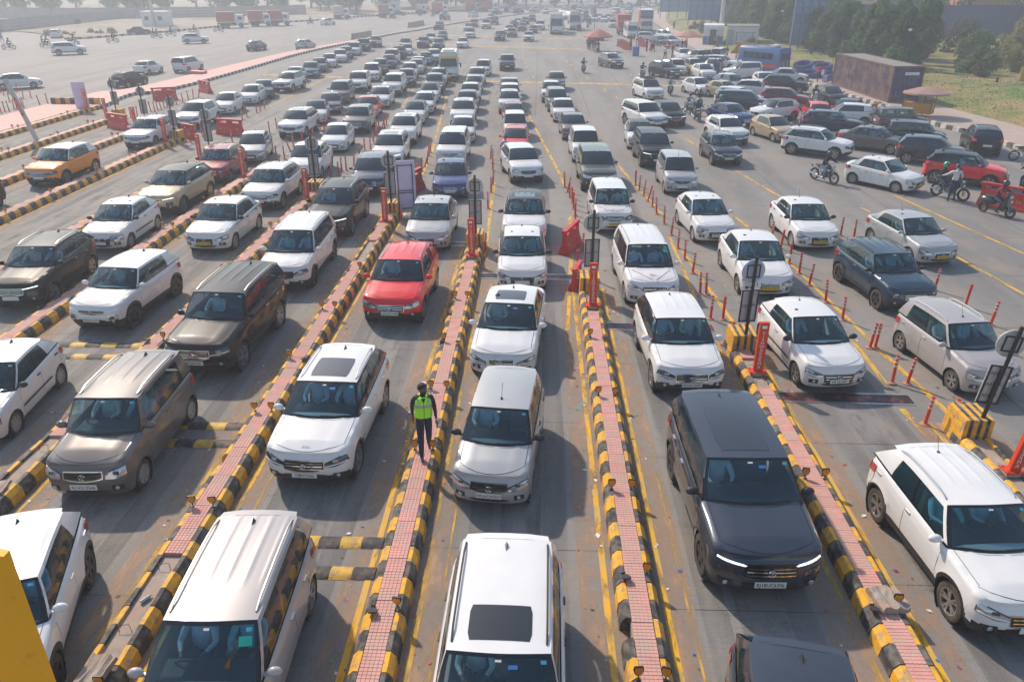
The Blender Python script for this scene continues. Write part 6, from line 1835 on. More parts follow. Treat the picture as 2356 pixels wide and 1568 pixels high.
# amber reflectors in pairs
M_AMB = mat('amber_reflector', (.75, .30, .01), .35, noise=.1, nscale=30)
pm1, pm2 = MB(), MB()
shp = [(-.055, .17), (.055, .17), (.068, .11), (.045, .05), (0, .015), (-.045, .05), (-.068, .11)]
pm1.add([(a, -.012, b+.06) for a, b in shp]+[(a*1.18, -.004, .06+.09+(b-.09)*1.18) for a, b in shp]+[(a*1.18, .012, .06+.09+(b-.09)*1.18) for a, b in shp], [tuple(range(7))]+[(i+7, (i+1) % 7+7, (i+1) % 7+14, i+14) for i in range(7)]+[tuple(range(20, 13, -1))])
pm2.add([(a*1.2, -.006, .06+.09+(b-.09)*1.2) for a, b in shp]+[(a*1.2, .018, .06+.09+(b-.09)*1.2) for a, b in shp], [(i, (i+1) % 7, (i+1) % 7+7, i+7) for i in range(7)]+[tuple(range(13, 6, -1)), tuple(range(7))]); pm2.box((0, 0, .05), (.02, .012, .10)); pm2.box((0, 0, .005), (.07, .05, .01))
RM1, RM2 = pm1.mesh('amber_face', M_AMB, smooth=False), pm2.mesh('reflector_housing', M_BLK, smooth=False)
RE = {-2.38: [6.7, 9.3, 13.9, 16.6, 19.4, 22.6], 1.79: [8.0, 10.2, 12.6, 16.4, 19.8], -6.42: [6.9, 7.6, 11.8, 15.4, 18.2, 21.6, 25.2], 5.80: [7.0, 9.6, 13.1], -10.75: [11.3, 19.2, 24.8, 30.0], -15.15: [18.5, 24, 29.8, 34], -23.35: [31.6, 35, 39.2, 43.5], -27.4: [40, 45.5, 49.4], -31.5: [44.5, 49.6, 54], -35.65: [52, 58], 9.95: [10.6, 12.2]}
INAME = {-2.38: "vest man's island", 1.79: 'island right of the centre lane', -6.42: "island left of the red car", 5.80: 'island with the concrete chunk', -10.75: 'broken island on the left', -15.15: 'island beside the small white crossover', -23.35: 'island before the orange suv', -27.4: 'island behind the orange suv', -31.5: 'island ending at the red barrier', -35.65: 'wide pink platform', 9.95: 'short island at the right edge'}
ORD = ['nearest', 'second nearest', 'third nearest', 'fourth nearest', 'fifth nearest', 'sixth nearest', 'seventh nearest']
for x, ys in RE.items():
    for k, y in enumerate(ys):
        for sg, sd_ in ((-1, 'left'), (1, 'right')):
            t = thing('reflector', f'amber reflector, {sd_} of the {ORD[k]} pair on the {INAME[x]}', 'reflector', (x+sg*.20, y, .302), R(rnd.uniform(-12, 12)), 'amber reflectors on the islands')
            t.rotation_euler[0] = R(rnd.choice([0, 4, -5, 8, -3]) if (k+sg) % 5 else 70)
            obj('face', RM1, t); obj('housing', RM2, t)
# ------------------------------------------------------------------ red flexible posts
dp = MB(); dp.tube([(0, 0, .03), (0, 0, .78)], .042, 10); D1 = dp.mesh('post_body', M_OR)
dp = MB(); dp.lathe([(.0435, -.03), (.0435, .03)], 10, 'Z'); D2 = dp.mesh('white_band', M_BAND)
dp = MB(); dp.lathe([(.12, 0), (.115, .02), (.05, .045), (.045, .05)], 12, 'Z'); D3 = dp.mesh('rubber_base', mat('faded_base', (.42, .20, .15), .8))
zones = lambda x, y: ('beside the lane with the white tall taxi' if 3 < x < 6 else 'in the central line of posts' if -1.5 < x <= 3 else 'in the line right of the white people carrier with ribbons' if 5.8 <= x < 9 else 'in the line by the pale silver hatchback' if x >= 9 else 'near the silver saloon and lilac board' if x > -7 else 'around the white saloon on the left' if x > -17 else 'left of the white suvs' if x > -28 else 'in the cluster on the far left')
cnt = {}
for x, y in sorted(POSTS, key=lambda p: p[1]):
    zn_ = zones(x, y); cnt[zn_] = cnt.get(zn_, 0)+1; n_ = cnt[zn_]
    od = {1: 'nearest', 2: 'second nearest', 3: 'third nearest'}.get(n_, f'{n_}th nearest')
    t = thing('flexible_post', f'thin red post, {od} one {zn_}', 'bollard', (x, y, 0), 0, 'red flexible posts')
    tl_ = 3 if rnd.random() < .85 else 18; t.rotation_euler = (R(rnd.uniform(-tl_, tl_)), R(rnd.uniform(-tl_, tl_)+2), rnd.uniform(0, 6))
    b_ = obj('shaft', D1, t); obj('base', D3, t)
    if rnd.random() < .72:
        for z in (.48, .59, .70)[:3 if y < 45 else 2]: obj('white_band', D2, b_, (0, 0, z))
# ------------------------------------------------------------------ red water filled barriers
def barrier_parts():
    W_ = 2.0; prof = [(.26, 0), (.26, .10), (.13, .42), (.085, .70), (-.085, .70), (-.13, .42), (-.26, .10), (-.26, 0)]
    mb = MB(); n = len(prof); V = [(sx*W_/2*(1 if z < .12 else .97-.03*z), y, z) for sx in (-1, 1) for y, z in prof]
    mb.add(V, [(i, i+1, n+i+1, n+i) for i in range(n-1)]+[tuple(range(n)), tuple(range(2*n-1, n-1, -1)), (n-1, 0, n, 2*n-1)])
    mb.box((0, 0, .98), (W_*1.04, .20, .12)); 
    for x, w_ in ((-.90, .16), (0, .34), (.90, .16)): mb.box((x, 0, .81), (w_, .16, .24))
    for x in (-.45, .45): mb.box((x, 0, .74), (.6, .15, .08))
    body_ = mb.mesh('barrier_body', M_REDP, smooth=False)
    st = MB()
    for x in (-.72, -.60, .60, .72):
        for sy in (1, -1): st.add([(x-.03, sy*.245*.8, .18), (x+.03, sy*.245*.8, .18), (x+.03, sy*.137, .46), (x-.03, sy*.137, .46)], [(0, 1, 2, 3) if sy < 0 else (3, 2, 1, 0)])
    return body_, st.mesh('yellow_stripes', mat('stripe_amber', (.75, .30, .03), .5), smooth=False)
BB_, BS_ = barrier_parts()
for (ax, ay), (bx, by), stt, lb in BARR:
    cx, cy = (ax+bx)/2, (ay+by)/2; d = math.atan2(by-ay, bx-ax)
    if 'end on' in lb or 'askew' in lb: d = {'red barrier end on behind the lilac board': R(75), 'small red barrier standing end on beside yellow block': R(-62), 'bright red barrier standing askew in the centre lane': R(70)}.get(lb, d)
    if 'darker' in lb: d = R(75)
    if 'small red' in lb or 'red barriers below' in lb: d = R(-35)
    t = thing('plastic_barrier', lb, 'barrier', (cx, cy, 0), d, 'red plastic barriers')
    if stt: t.rotation_euler = (R(80), 0, d); t.location[2] = .25
    if cy > 90 or 'small' in lb and cy < 60: t.scale = (.7, .9, .9) if cy < 60 else (.55, 1, 1)
    if 'askew' in lb: t.scale = (.85, .85, .92)
    if 'darker' in lb: t.scale = (.5, .7, .75)
    o = obj('body', BB_, t); obj('yellow_stripes', BS_, o)['kind'] = 'stuff'
    if stt or cy > 80: o.material_slots[0].link = 'OBJECT'; o.material_slots[0].material = M_REDF
# ------------------------------------------------------------------ rubber speed bumps
M_RBY = mat('bump_yellow', (.62, .36, .02), .6, noise=.2, nscale=6, dirt=(.20, .14, .10), dscale=5, dlo=.5, dhi=.7, bump=.6, bscale=60)
M_RBK = mat('bump_black', (.028, .028, .03), .7, noise=.2, dirt=(.18, .14, .11), dscale=4, dlo=.48, dhi=.72, bump=.6, bscale=60)
def bump_mesh(w_, m):
    mb = MB(); P = []
    for i in range(7):
        a = -1+2*i/6; P.append([(-w_/2, a*.17, .05*(1-a*a)+.004), (w_/2, a*.17, .05*(1-a*a)+.004)])
    mb.grid(P, 0, flip=True)
    for x in (-w_*.4, w_*.4):
        for y in (-.12, .12): mb.lathe([(.018, .032), (.001, .033)], 6, 'Z', c=(x, y, 0))
    return mb.mesh('bump_module', m, sharp=20)
RL = ['upper rumble bump between the silver people carrier and the vest man', 'lower rumble bump between the silver people carrier and the vest man', 'upper rumble bump right of the brown grey tall hatchback', 'lower rumble bump right of the brown grey tall hatchback', 'upper long rumble bump under the front of the small white crossover', 'lower long rumble bump beside the white hatchback at the left edge', 'upper short rumble bump right of the black suv at the left', 'lower short rumble bump right of the black suv at the left']
LANE_B = [(-6.02, -2.78)]*2+[(-10.35, -6.82)]*2+[(-14.75, -11.15)]*2+[(-18.65, -15.55)]*2
for (a, b, n), lb, (xa, xb) in zip(RUMB, RL, LANE_B):
    y = (a[1]+b[1])/2; n = 8; w_ = (xb-xa)/n
    t = thing('speed_bump', lb, 'speed bump', ((xa+xb)/2, y, .002), 0, 'yellow and black rubber speed bumps')
    ms = [bump_mesh(w_*.985, M_RBY), bump_mesh(w_*.985, M_RBK)]
    for k in range(n):
        obj('rubber_module', ms[(k+len(lb)) % 2], t, (xa+w_*(k+.5)-(xa+xb)/2, rnd.uniform(-.01, .01), 0), (0, 0, 0))
# treadle plates
M_TRD = mat('treadle_rubber', (.035, .03, .033), .4, noise=.3, dirt=(.36, .10, .07), dscale=1.6, dlo=.50, dhi=.62)
for x0, x1, y, lb in [(6.25, 9.5, 17.0, 'steel edged treadle plate in front of the white hatchback HR 72J 4201'), (2.2, 5.4, 21.2, 'treadle plate with red stain beside the white compact suv'), (-1.95, 1.4, 25.4, 'treadle plate between the white hatchback and the white saloon in the centre'), (-6.0, -2.8, 29.0, 'treadle plate under the silver saloon behind the red car')]:
    t = thing('treadle_plate', lb, 'road plate', ((x0+x1)/2, y, .002), R(-1), 'treadle plates across the lanes')
    mb = MB(); [mb.box((0, k*.036-.2, .008), (x1-x0, .026, .014)) for k in range(12)]; mb.box((0, 0, .003), (x1-x0, .42, .006)); build(mb, 'rubber_strips', M_TRD, t, smooth=False)
    mb = MB(); [mb.box((0, sy*.25, .007), (x1-x0, .06, .012)) for sy in (1, -1)]; [mb.lathe([(.012, .013), (.001, .018)], 6, 'Z', c=(-(x1-x0)/2+.2+k*.35, sy*.25, 0)) for k in range(int((x1-x0)/.35)) for sy in (1, -1)]; build(mb, 'steel_edge', mat('worn_steel', (.45, .45, .47), .35, .8, noise=.1), t, smooth=False)
# ------------------------------------------------------------------ broken concrete, litter, yellow panel
def chunk(name, label, loc, rz, dims, rx=0.):
    t = MB(); r2 = random.Random(len(label)); n, k = 7, 4; P = []
    V = []; w_, l, h = dims
    for j in range(5):
        row = []
        for i in range(9):
            x = -w_/2+w_*i/8; y = -l/2+l*j/4; z = h*(.55+.25*abs(math.sin(i*.9)))+r2.uniform(-.03, .03)*h*3
            row.append((x+r2.uniform(-.015, .015), y+r2.uniform(-.02, .02), z))
        P.append(row)
    t.grid(P, 0, flip=False)
    ring = [P[0][i] for i in range(9)]+[P[j][8] for j in range(1, 5)]+[P[4][i] for i in range(7, -1, -1)]+[P[j][0] for j in range(3, 0, -1)]
    lo = [(x*1.02, y*1.02, 0.) for x, y, z in ring]; m_ = len(ring); t.add(ring+lo, [((i+1) % m_, i, m_+i, m_+(i+1) % m_) for i in range(m_)]+[tuple(range(m_, 2*m_))])
    o = build(t, name, M_CONC, loc=loc, rot=(rx, 0, rz), smooth=False); return tag(o, label, 'concrete rubble')
chunk('concrete_chunk', 'broken grooved concrete chunk lying on the island near the right', (5.88, CHUNK['b'][1], .31), R(8), (.46, .50, .16))
chunk('concrete_chunk', 'flat broken slab with wire loop tilted on the island at bottom left', (-6.40, 7.55, .36), R(-6), (.40, .95, .12), R(8))
chunk('concrete_chunk', 'small broken slab on the island left of the brown grey tall hatchback', (-10.75, 12.2, .31), R(10), (.30, .40, .08))
yp = MB(); yp.add([(a, 3.6, b) for a, b in YP]+[(a, 3.66, b) for a, b in YP], [(3, 2, 1, 0), (4, 5, 6, 7), (0, 1, 5, 4), (1, 2, 6, 5), (2, 3, 7, 6), (3, 0, 4, 7)])
YPANEL = build(yp, 'yellow_panel', mat('yellow_painted_sheet', (.95, .42, .0), .55, noise=.05, nscale=2, dirt=(.5, .2, .02), dscale=6, dlo=.62, dhi=.8), smooth=False); tag(YPANEL, 'plain yellow orange painted panel close to the camera at bottom left', 'panel')
yq = MB(); yq.box((YP[0][0]+.12, 3.72, YP[0][1]/2), (.10, .10, YP[0][1])); build(yq, 'support_post', M_BLK, YPANEL, smooth=False)
lm = [mat('litter_white', (.7, .7, .68), .7), mat('litter_red', (.55, .05, .04), .6), mat('litter_purple', (.25, .03, .25), .4), mat('litter_blue', (.05, .12, .40), .5), mat('litter_brown', (.20, .13, .08), .8), mat('litter_green', (.05, .30, .12), .5)]
lt = MB()
for k in range(800):
    x = rnd.choice(ISL_X[4:])+rnd.choice([-1, 1])*abs(rnd.gauss(.62, .22)); y = 5+abs(rnd.gauss(0, 13)); s_ = rnd.uniform(.015, .06)*(1 if rnd.random() > .1 else 1.6); a = rnd.uniform(0, 6)
    lt.add([(x+s_*math.cos(a), y+s_*math.sin(a), .012), (x-s_*.6*math.sin(a), y+s_*.6*math.cos(a), .02), (x-s_*math.cos(a), y-s_*math.sin(a), .012), (x+s_*.6*math.sin(a), y-s_*.6*math.cos(a), .014)], [(0, 1, 2, 3)], rnd.choice([0, 0, 0, 4, 4, 4, 4, 1, 2, 3, 5]))
struct(build(lt, 'litter', lm, smooth=False), 'stuff')
bt = MB(); bt.lathe([(.001, 0), (.035, .0), (.035, .15), (.012, .19), (.012, .21), (.001, .21)], 10, 'X'); tag(build(bt, 'plastic_bottle', mat('clear_plastic', (.45, .55, .52), .15, coat=1), loc=(-6.46, 9.3, .27), rot=(0, 0, R(60))), 'crushed clear plastic bottle lying in the bare island trough', 'bottle')
bt = MB(); bt.lathe([(.001, 0), (.035, .0), (.035, .17), (.012, .21), (.012, .23), (.001, .23)], 10, 'X'); tag(build(bt, 'plastic_bottle', M_SIGNB, loc=(-2.80, 14.2, .05), rot=(0, 0, R(70))), 'grey bottle at the kerb beside the man in the yellow vest', 'bottle')
pk = MB(); pk.grid([[(x*.05, y*.06, .01+.015*math.sin(x*3+y)) for x in range(-2, 3)] for y in range(-2, 3)], 0); tag(build(pk, 'snack_wrapper', lm[2], loc=(5.0, 7.5, .01)), 'purple crumpled snack wrapper beside the kerb at bottom right', 'wrapper')
# ------------------------------------------------------------------ median, kerbs, pavement
MEDS = smooth_poly(MED, 2)
KBX = MB().box((0, 0, .13), (.49, .26, .26), topy=.8).mesh('kerb_stone_black', M_KB, smooth=False)
KWX = MB().box((0, 0, .13), (.49, .26, .26), topy=.8).mesh('kerb_stone_white', M_KW, smooth=False)
def kerb_run(name, label, pts, step, mb_, mw, limit=300):
    t = thing(name, label, 'kerb', (pts[0][0], pts[0][1], 0)); P = resample(pts, step); far = MB()
    for k, (x, y, a) in enumerate(P):
        if k < limit: obj('kerb_stone', (mb_, mw)[k % 2], t, (x-pts[0][0], y-pts[0][1], 0), (0, 0, a))
        else: far.box((x-pts[0][0], y-pts[0][1], .13), (step*.98, .26, .26), rz=a, mi=k % 2)
    if far.f: o = build(far, 'far_kerb_stones', [M_KB, M_KW], t, smooth=False); o['kind'] = 'stuff'
kerb_run('median_kerb', 'black and white striped kerb of the pink median running into the haze', MEDS, .5, KBX, KWX)
mw_ = [max(.4, min(3.4, 3.6-(y-80)*.05)) if y > 66 else 2.6 for x, y in MEDS]
mb = MB(); P = []
for i, (x, y) in enumerate(MEDS):
    if y > 185: break
    P.append([(x-.12, y, .24), (x-.12-mw_[i], y+(.5 if y > 64 else 0), .24)])
mb.grid(P, 0, flip=True); mb.grid([[a, (a[0], a[1], 0)] for a in [r_[1] for r_ in P]], 0)
struct(build(mb, 'pink_median', M_TILE, smooth=False))
# concrete jersey walls on the median
M_JER = mat('weathered_precast', (.34, .32, .25), .9, noise=.2, dirt=(.22, .20, .15), dscale=3)
jb = MB(); n = 5; pf = [(.30, 0), (.28, .15), (.10, .45), (.09, 1.0), (-.09, 1.0), (-.10, .45), (-.28, .15), (-.30, 0)]; V = [(sx*.46, y, z) for sx in (-1, 1) for y, z in pf]; k = len(pf)
jb.add(V, [(i, i+1, k+i+1, k+i) for i in range(k-1)]+[tuple(range(k)), tuple(range(2*k-1, k-1, -1))]); JM = jb.mesh('jersey_unit', M_JER, smooth=False)
for (a, b), lb in (((MISC['jer'][0], MISC['jer'][1]), 'nearer run of concrete barrier blocks on the median'), ((MISC['jer'][2], MISC['jer'][3]), 'farther run of concrete barrier blocks on the median')):
    L_ = math.hypot(b[0]-a[0], b[1]-a[1]); nn = int(L_/1.0); an = math.atan2(b[1]-a[1], b[0]-a[0]); g_lab = lb
    for q_ in range(nn):
        o = obj('concrete_barrier', JM, None, (a[0]+(b[0]-a[0])*(q_+.5)/nn, a[1]+(b[1]-a[1])*(q_+.5)/nn, 0), (0, 0, an)); tag(o, f'{ORD[q_] if q_ < 7 else str(q_+1)+"th nearest"} block of the {lb}', 'concrete barrier', 'concrete barrier blocks on the median')
# right hand pavement, kerb and grass
KR = smooth_poly(list(reversed(KERBR)), 2); PR = smooth_poly(list(reversed(PATHR)), 1)
kerb_run('roadside_kerb', 'black and white kerb along the right hand pavement', KR, .62, MB().box((0, 0, .14), (.60, .24, .28), topy=.85).mesh('k1', M_KB, smooth=False), MB().box((0, 0, .14), (.60, .24, .28), topy=.85).mesh('k2', M_KW, smooth=False))
M_PAVE = mat('pinkish_paving', (.44, .33, .285), .85, noise=.12, nscale=2, dirt=(.36, .30, .26), dscale=.6, dlo=.4, dhi=.7, bump=.4, bscale=8)
def xat(pts, y):
    for (x0, y0), (x1, y1) in zip(pts, pts[1:]):
        if (y0-y)*(y1-y) <= 0 and y0 != y1: return x0+(x1-x0)*(y-y0)/(y1-y0)
    return pts[0][0] if y < pts[0][1] else pts[-1][0]
KRs = sorted(KR, key=lambda p: p[1]); PRs = sorted(PR, key=lambda p: p[1])
pv = MB(); P = []
for k_ in range(60):
    y = 34+k_*3.8; xl = xat(KRs, y)+.1 if y < 128 else 22.9+.35*max(0, y-128)*.16; xr = xat(PRs, y); P.append([(min(xl, xr-1), y, .20), ((xl+xr)/2, y, .20), (max(xr, xl+1), y, .20)])
pv.grid(P, 0); struct(build(pv, 'pavement', M_PAVE, smooth=False))
M_GRASS = mat('dry_grass', (.12, .165, .035), .95, noise=.22, nscale=3.5, dirt=(.29, .21, .09), dscale=.30, dlo=.42, dhi=.60, bump=.5, bscale=14)
def gz(x, y, xr): 
    d = max(0, x-xr); return .17+.9*(1-math.exp(-d/5))+.5*math.sin(x*.11+y*.06)*(1-math.exp(-d/9))+(.0 if y < 90 else 0)
gr_ = MB(); P = []
for k_ in range(70):
    y = 22+k_*4; xr = xat(PRs, y); P.append([(xr+dx, y, gz(xr+dx, y, xr)) for dx in (0, 1, 2.5, 4.5, 7, 10, 14, 20, 30, 50, 90, 160)])
gr_.grid(P, 0); struct(build(gr_, 'grass_bank', M_GRASS))
M_BLADE = mat('grass_tufts', (.13, .18, .04), .9, noise=.4, nscale=.5, dirt=(.22, .17, .07), dscale=.4, dlo=.45, dhi=.6)
tf = MB(); r3 = random.Random(5)
for k_ in range(9000):
    y = 38+abs(r3.gauss(0, 45)); xr = xat(PRs, y); x = xr+.2+abs(r3.gauss(0, 9)); z = gz(x, y, xr); a = r3.uniform(0, 3.14); s_ = r3.uniform(.03, .08); h = r3.uniform(.02, .06)
    dx, dy = s_*math.cos(a), s_*math.sin(a); tf.add([(x-dx, y-dy, z-.02), (x+dx, y+dy, z-.02), (x+dx*.6, y+dy*.6+.05, z+h), (x-dx*.5, y-dy*.5, z+h*.8)], [(0, 1, 2, 3)])
struct(build(tf, 'grass_tufts', M_BLADE, smooth=False), 'stuff')
# left verge
M_SAND = mat('dusty_verge', (.34, .28, .22), .95, noise=.15, nscale=.6, dirt=(.16, .17, .09), dscale=.08, dlo=.50, dhi=.62)
LK = LF['kerb']; mb = MB(); P = []
for x, y in LK: P.append([(x, y, .10), (x-6, y+8, .12), (x-60, y+50, .12), (x-200, y+160, .12)])
mb.grid(P, 0, flip=False); struct(build(mb, 'left_verge', M_SAND, smooth=False))
kerb_run('roadside_kerb', 'black and white kerb along the far left carriageway', smooth_poly(LK, 1), .9, MB().box((0, 0, .16), (.88, .3, .32)).mesh('k3', M_KB, smooth=False), MB().box((0, 0, .16), (.88, .3, .32)).mesh('k4', M_KW, smooth=False), 200)
M_WALL = mat('precast_wall', (.30, .29, .27), .9, noise=.12, nscale=.5)
def panel_wall(pts, h, lab, step=3.):
    t = thing('boundary_wall', lab, 'wall', (pts[0][0], pts[0][1], 0)); P = resample(pts, step)
    pm_ = MB(); [pm_.box((0, 0, h*(j+.5)/4), (step-.2, .08, h/4-.04)) for j in range(4)]; pm_ = pm_.mesh('wall_panel', M_WALL, smooth=False); po_ = MB().box((0, 0, h/2+.05), (.2, .18, h+.1)).mesh('wall_post', M_WALL, smooth=False)
    for x, y, a in P:
        obj('wall_panel', pm_, t, (x-pts[0][0]+math.cos(a)*step/2, y-pts[0][1]+math.sin(a)*step/2, 0), (0, 0, a)); obj('wall_post', po_, t, (x-pts[0][0], y-pts[0][1], 0), (0, 0, a))
panel_wall(LF['wall'], 2.2, 'nearer grey panel wall on the far left')
panel_wall(LF['wall2'], 2.6, 'long grey panel wall in the haze behind the left roadside')
def box_hut(loc, w_, d, h, lab, rz=0., col=None):
    t = thing('hut', lab, 'hut', (loc[0], loc[1], 0), rz); m = col or M_WHT
    mb = MB(); mb.box((0, 0, h/2), (w_, d, h)); build(mb, 'walls', m, t, smooth=False)
    mb = MB(); mb.box((0, 0, h+.06), (w_+.4, d+.4, .14)); build(mb, 'roof', m, t, smooth=False)
    for sx in (-.28, .28):
        mb = MB(); mb.box((sx*w_, -d/2-.01, h*.58), (w_*.2, .04, h*.34)); f = build(mb, 'window_frame', M_SIGNB, t, smooth=False)
        mb = MB(); mb.box((sx*w_, -d/2-.035, h*.58), (w_*.16, .02, h*.28)); build(mb, 'pane', M_GLASSO, f, smooth=False)
    return t
a, b = LF['pill']; box_hut(((a[0]+b[0])/2, a[1]+2), 5.2, 3.5, 2.9, 'white flat roofed hut with two windows on the left verge')
a, b = LF['pill2']; box_hut(((a[0]+b[0])/2-1, a[1]+3), 6.5, 3.5, 3.2, 'white hut in the haze behind the orange tailed truck')
# ------------------------------------------------------------------ trees
def leafmat(name, c, c2):
    m = mat(name, c, .8, noise=.45, nscale=.9, dirt=c2, dscale=1.4, dlo=.45, dhi=.6); nt = m.node_tree; b = nt.nodes["Principled BSDF"]; o = next(n for n in nt.nodes if n.type == 'OUTPUT_MATERIAL')
    t = N(nt, "ShaderNodeBsdfTranslucent"); mx = N(nt, "ShaderNodeMixShader"); mx.inputs[0].default_value = .4; src = b.inputs['Base Color'].links[0].from_socket
    nt.links.new(src, t.inputs[0]); nt.links.new(b.outputs[0], mx.inputs[1]); nt.links.new(t.outputs[0], mx.inputs[2]); nt.links.new(mx.outputs[0], o.inputs[0]); return m
LM = [leafmat('leaves_dark', (.045, .11, .028), (.07, .14, .035)), leafmat('leaves_mid', (.07, .135, .035), (.10, .16, .045)), leafmat('leaves_olive', (.075, .085, .035), (.11, .11, .05)), leafmat('leaves_yellow', (.22, .20, .05), (.14, .15, .05))]
M_BARK = mat('bark', (.09, .07, .055), .9, noise=.3)
def crown_mesh(seed, w_, h, z0, n, shape='cone', leaf=.30):
    r = random.Random(seed); mb = MB(); cl = []
    for i in range(int(18 if n > 900 else 10)):
        t = r.random(); 
        if shape == 'cone': rad = w_*(1-t*.8)*(.5+.5*min(1, t*5)); 
        elif shape == 'bush': rad = w_*math.sqrt(max(0, 1-(t*2-.9)**2*.8))
        else: rad = w_*math.sqrt(max(.05, 1-(t*2-1)**2))
        a = r.uniform(0, 6.283); q = rad*math.sqrt(r.random())*.8; cl.append((q*math.cos(a), q*math.sin(a), z0+t*h*.92, w_*r.uniform(.28, .5)*(1-.35*t if shape == 'cone' else 1)))
    for k in range(n):
        c = cl[k % len(cl)]; u = r.gauss(0, 1), r.gauss(0, 1), r.gauss(0, 1); l = math.sqrt(sum(a*a for a in u)) or 1; q = c[3]*(.55+.5*r.random()**.5)
        p = Vector((c[0]+u[0]/l*q, c[1]+u[1]/l*q, c[2]+u[2]/l*q*1.1)); d = Vector((u[0]/l, u[1]/l, u[2]/l+.4)).normalized()
        a = d.cross(Vector((r.uniform(-1, 1), r.uniform(-1, 1), r.uniform(-1, 1)))).normalized(); b = d.cross(a); s_ = leaf*r.uniform(.5, 1.1)
        mb.add([tuple(p+a*s_), tuple(p+b*s_*.55+d*.05), tuple(p-a*s_), tuple(p-b*s_*.55)], [(0, 1, 2, 3)])
    return mb.mesh('crown', LM[0], smooth=False)
def trunk_mesh(seed, h, r0):
    r = random.Random(seed); mb = MB(); mb.tube([(0, 0, -.2), (r.uniform(-.1, .1), 0, h*.4), (r.uniform(-.2, .2), r.uniform(-.2, .2), h)], [r0, r0*.7, r0*.25], 7)
    for k in range(5):
        a = r.uniform(0, 6.28); z = h*(.3+.12*k); mb.tube([(0, 0, z), (math.cos(a)*h*.12, math.sin(a)*h*.12, z+h*.08), (math.cos(a)*h*.2, math.sin(a)*h*.2, z+h*.2)], [r0*.4, r0*.28, r0*.1], 5)
    return mb.mesh('trunk', M_BARK)
CONE = [(crown_mesh(s_, 2.5, 5.0, .5, 3600, 'cone', .25), trunk_mesh(s_, 5.0, .13)) for s_ in (1, 2, 3)]
ROUND = [(crown_mesh(s_+9, 4.6, 7.5, 2.6, 2600, 'round', .50), trunk_mesh(s_+9, 8, .28)) for s_ in (1, 2, 3)]
BUSH = [(crown_mesh(s_+20, 1.3, 1.7, .1, 900, 'bush', .16), trunk_mesh(s_+20, 1.2, .05)) for s_ in (1, 2)]
def tree(kind, k, loc, s_, lab, m, grp, name='tree'):
    c, tr = kind[k % len(kind)]; t = thing(name, lab, 'tree' if name != 'bush' else 'bush', loc, r3.uniform(0, 6), grp); t.scale = (s_*r3.uniform(.9, 1.1), s_*r3.uniform(.9, 1.1), s_)
    o = obj('crown', c, t); o.material_slots[0].link = 'OBJECT'; o.material_slots[0].material = m; obj('trunk', tr, t); return t
row = []
for k_ in range(24):
    a = k_/23; y = 86+a*92; x = 37.2-a*3.5+5*a*(1-a)+(10*max(0, a-.55)); row.append((x+r3.uniform(-.5, .5), y+r3.uniform(-1.5, 1.5)))
for k_, (x, y) in enumerate(row): tree(CONE, k_, (x, y, .9), r3.uniform(.92, 1.12), f'bushy evergreen in the front row behind the container, {ORD[k_] if k_ < 7 else str(k_+1)+"th nearest"} one', LM[k_ % 2], 'row of bushy evergreens by the pavement', 'evergreen_tree')
for k_ in range(14):
    a = k_/13; x, y = 43+a*8+r3.uniform(-1, 1), 92+a*110; tree(CONE, k_+1, (x, y, 1), r3.uniform(1.0, 1.2), f'bushy evergreen in the second row, {ORD[k_] if k_ < 7 else str(k_+1)+"th nearest"} one', LM[(k_+1) % 2], 'row of bushy evergreens by the pavement', 'evergreen_tree')
BT = [(x, y, s_) for x, y, s_ in [(98, 110, 1.0), (76, 126, .9), (82, 138, 1.1), (84, 128, 1.3), (98, 118, 1.3), (66, 140, 1.1), (80, 150, 1.3), (96, 150, 1.4), (112, 140, 1.4), (74, 168, 1.2), (92, 176, 1.4), (112, 172, 1.5), (130, 165, 1.5), (86, 200, 1.3), (106, 205, 1.5), (128, 200, 1.5), (150, 195, 1.6), (75, 222, 1.2), (95, 235, 1.3), (120, 240, 1.5), (145, 235, 1.6), (60, 245, 1.1), (52, 262, 1.1), (75, 275, 1.2), (100, 280, 1.4)]]
for k_, (x, y, s_) in enumerate(BT): tree(ROUND, k_, (x, y, .5), s_, f'tall hazy tree at the upper right, {ORD[k_] if k_ < 7 else str(k_+1)+"th nearest"} of those beyond the bank', LM[(k_ % 3 != 0)*1], 'hazy trees at the upper right')
LT = []
for k_ in range(26):
    a = k_/25; x = -190+a*150; y = 232+18*math.sin(k_*1.3)+a*22; LT.append((x, y, 1.0+.35*r3.random()))
for k_ in range(22): a = k_/21; LT.append((-52+a*110, 292+30*a+12*math.sin(k_*2.1), 1.15+.3*r3.random()))
for k_ in range(20): a = k_/19; LT.append((-200+a*190, 275+14*math.sin(k_*1.7), 1.3+.3*r3.random()))
for k_ in range(18): a = k_/17; LT.append((-60+a*260, 350+20*math.sin(k_*1.7), 1.6+.3*r3.random()))
for k_, (x, y, s_) in enumerate(LT): tree(ROUND, k_+1, (x, y, .1), s_, f'faint tree in the haze along the top edge, {OW(k_+1)} counted by rows from the left', LM[1], 'faint trees in the haze')
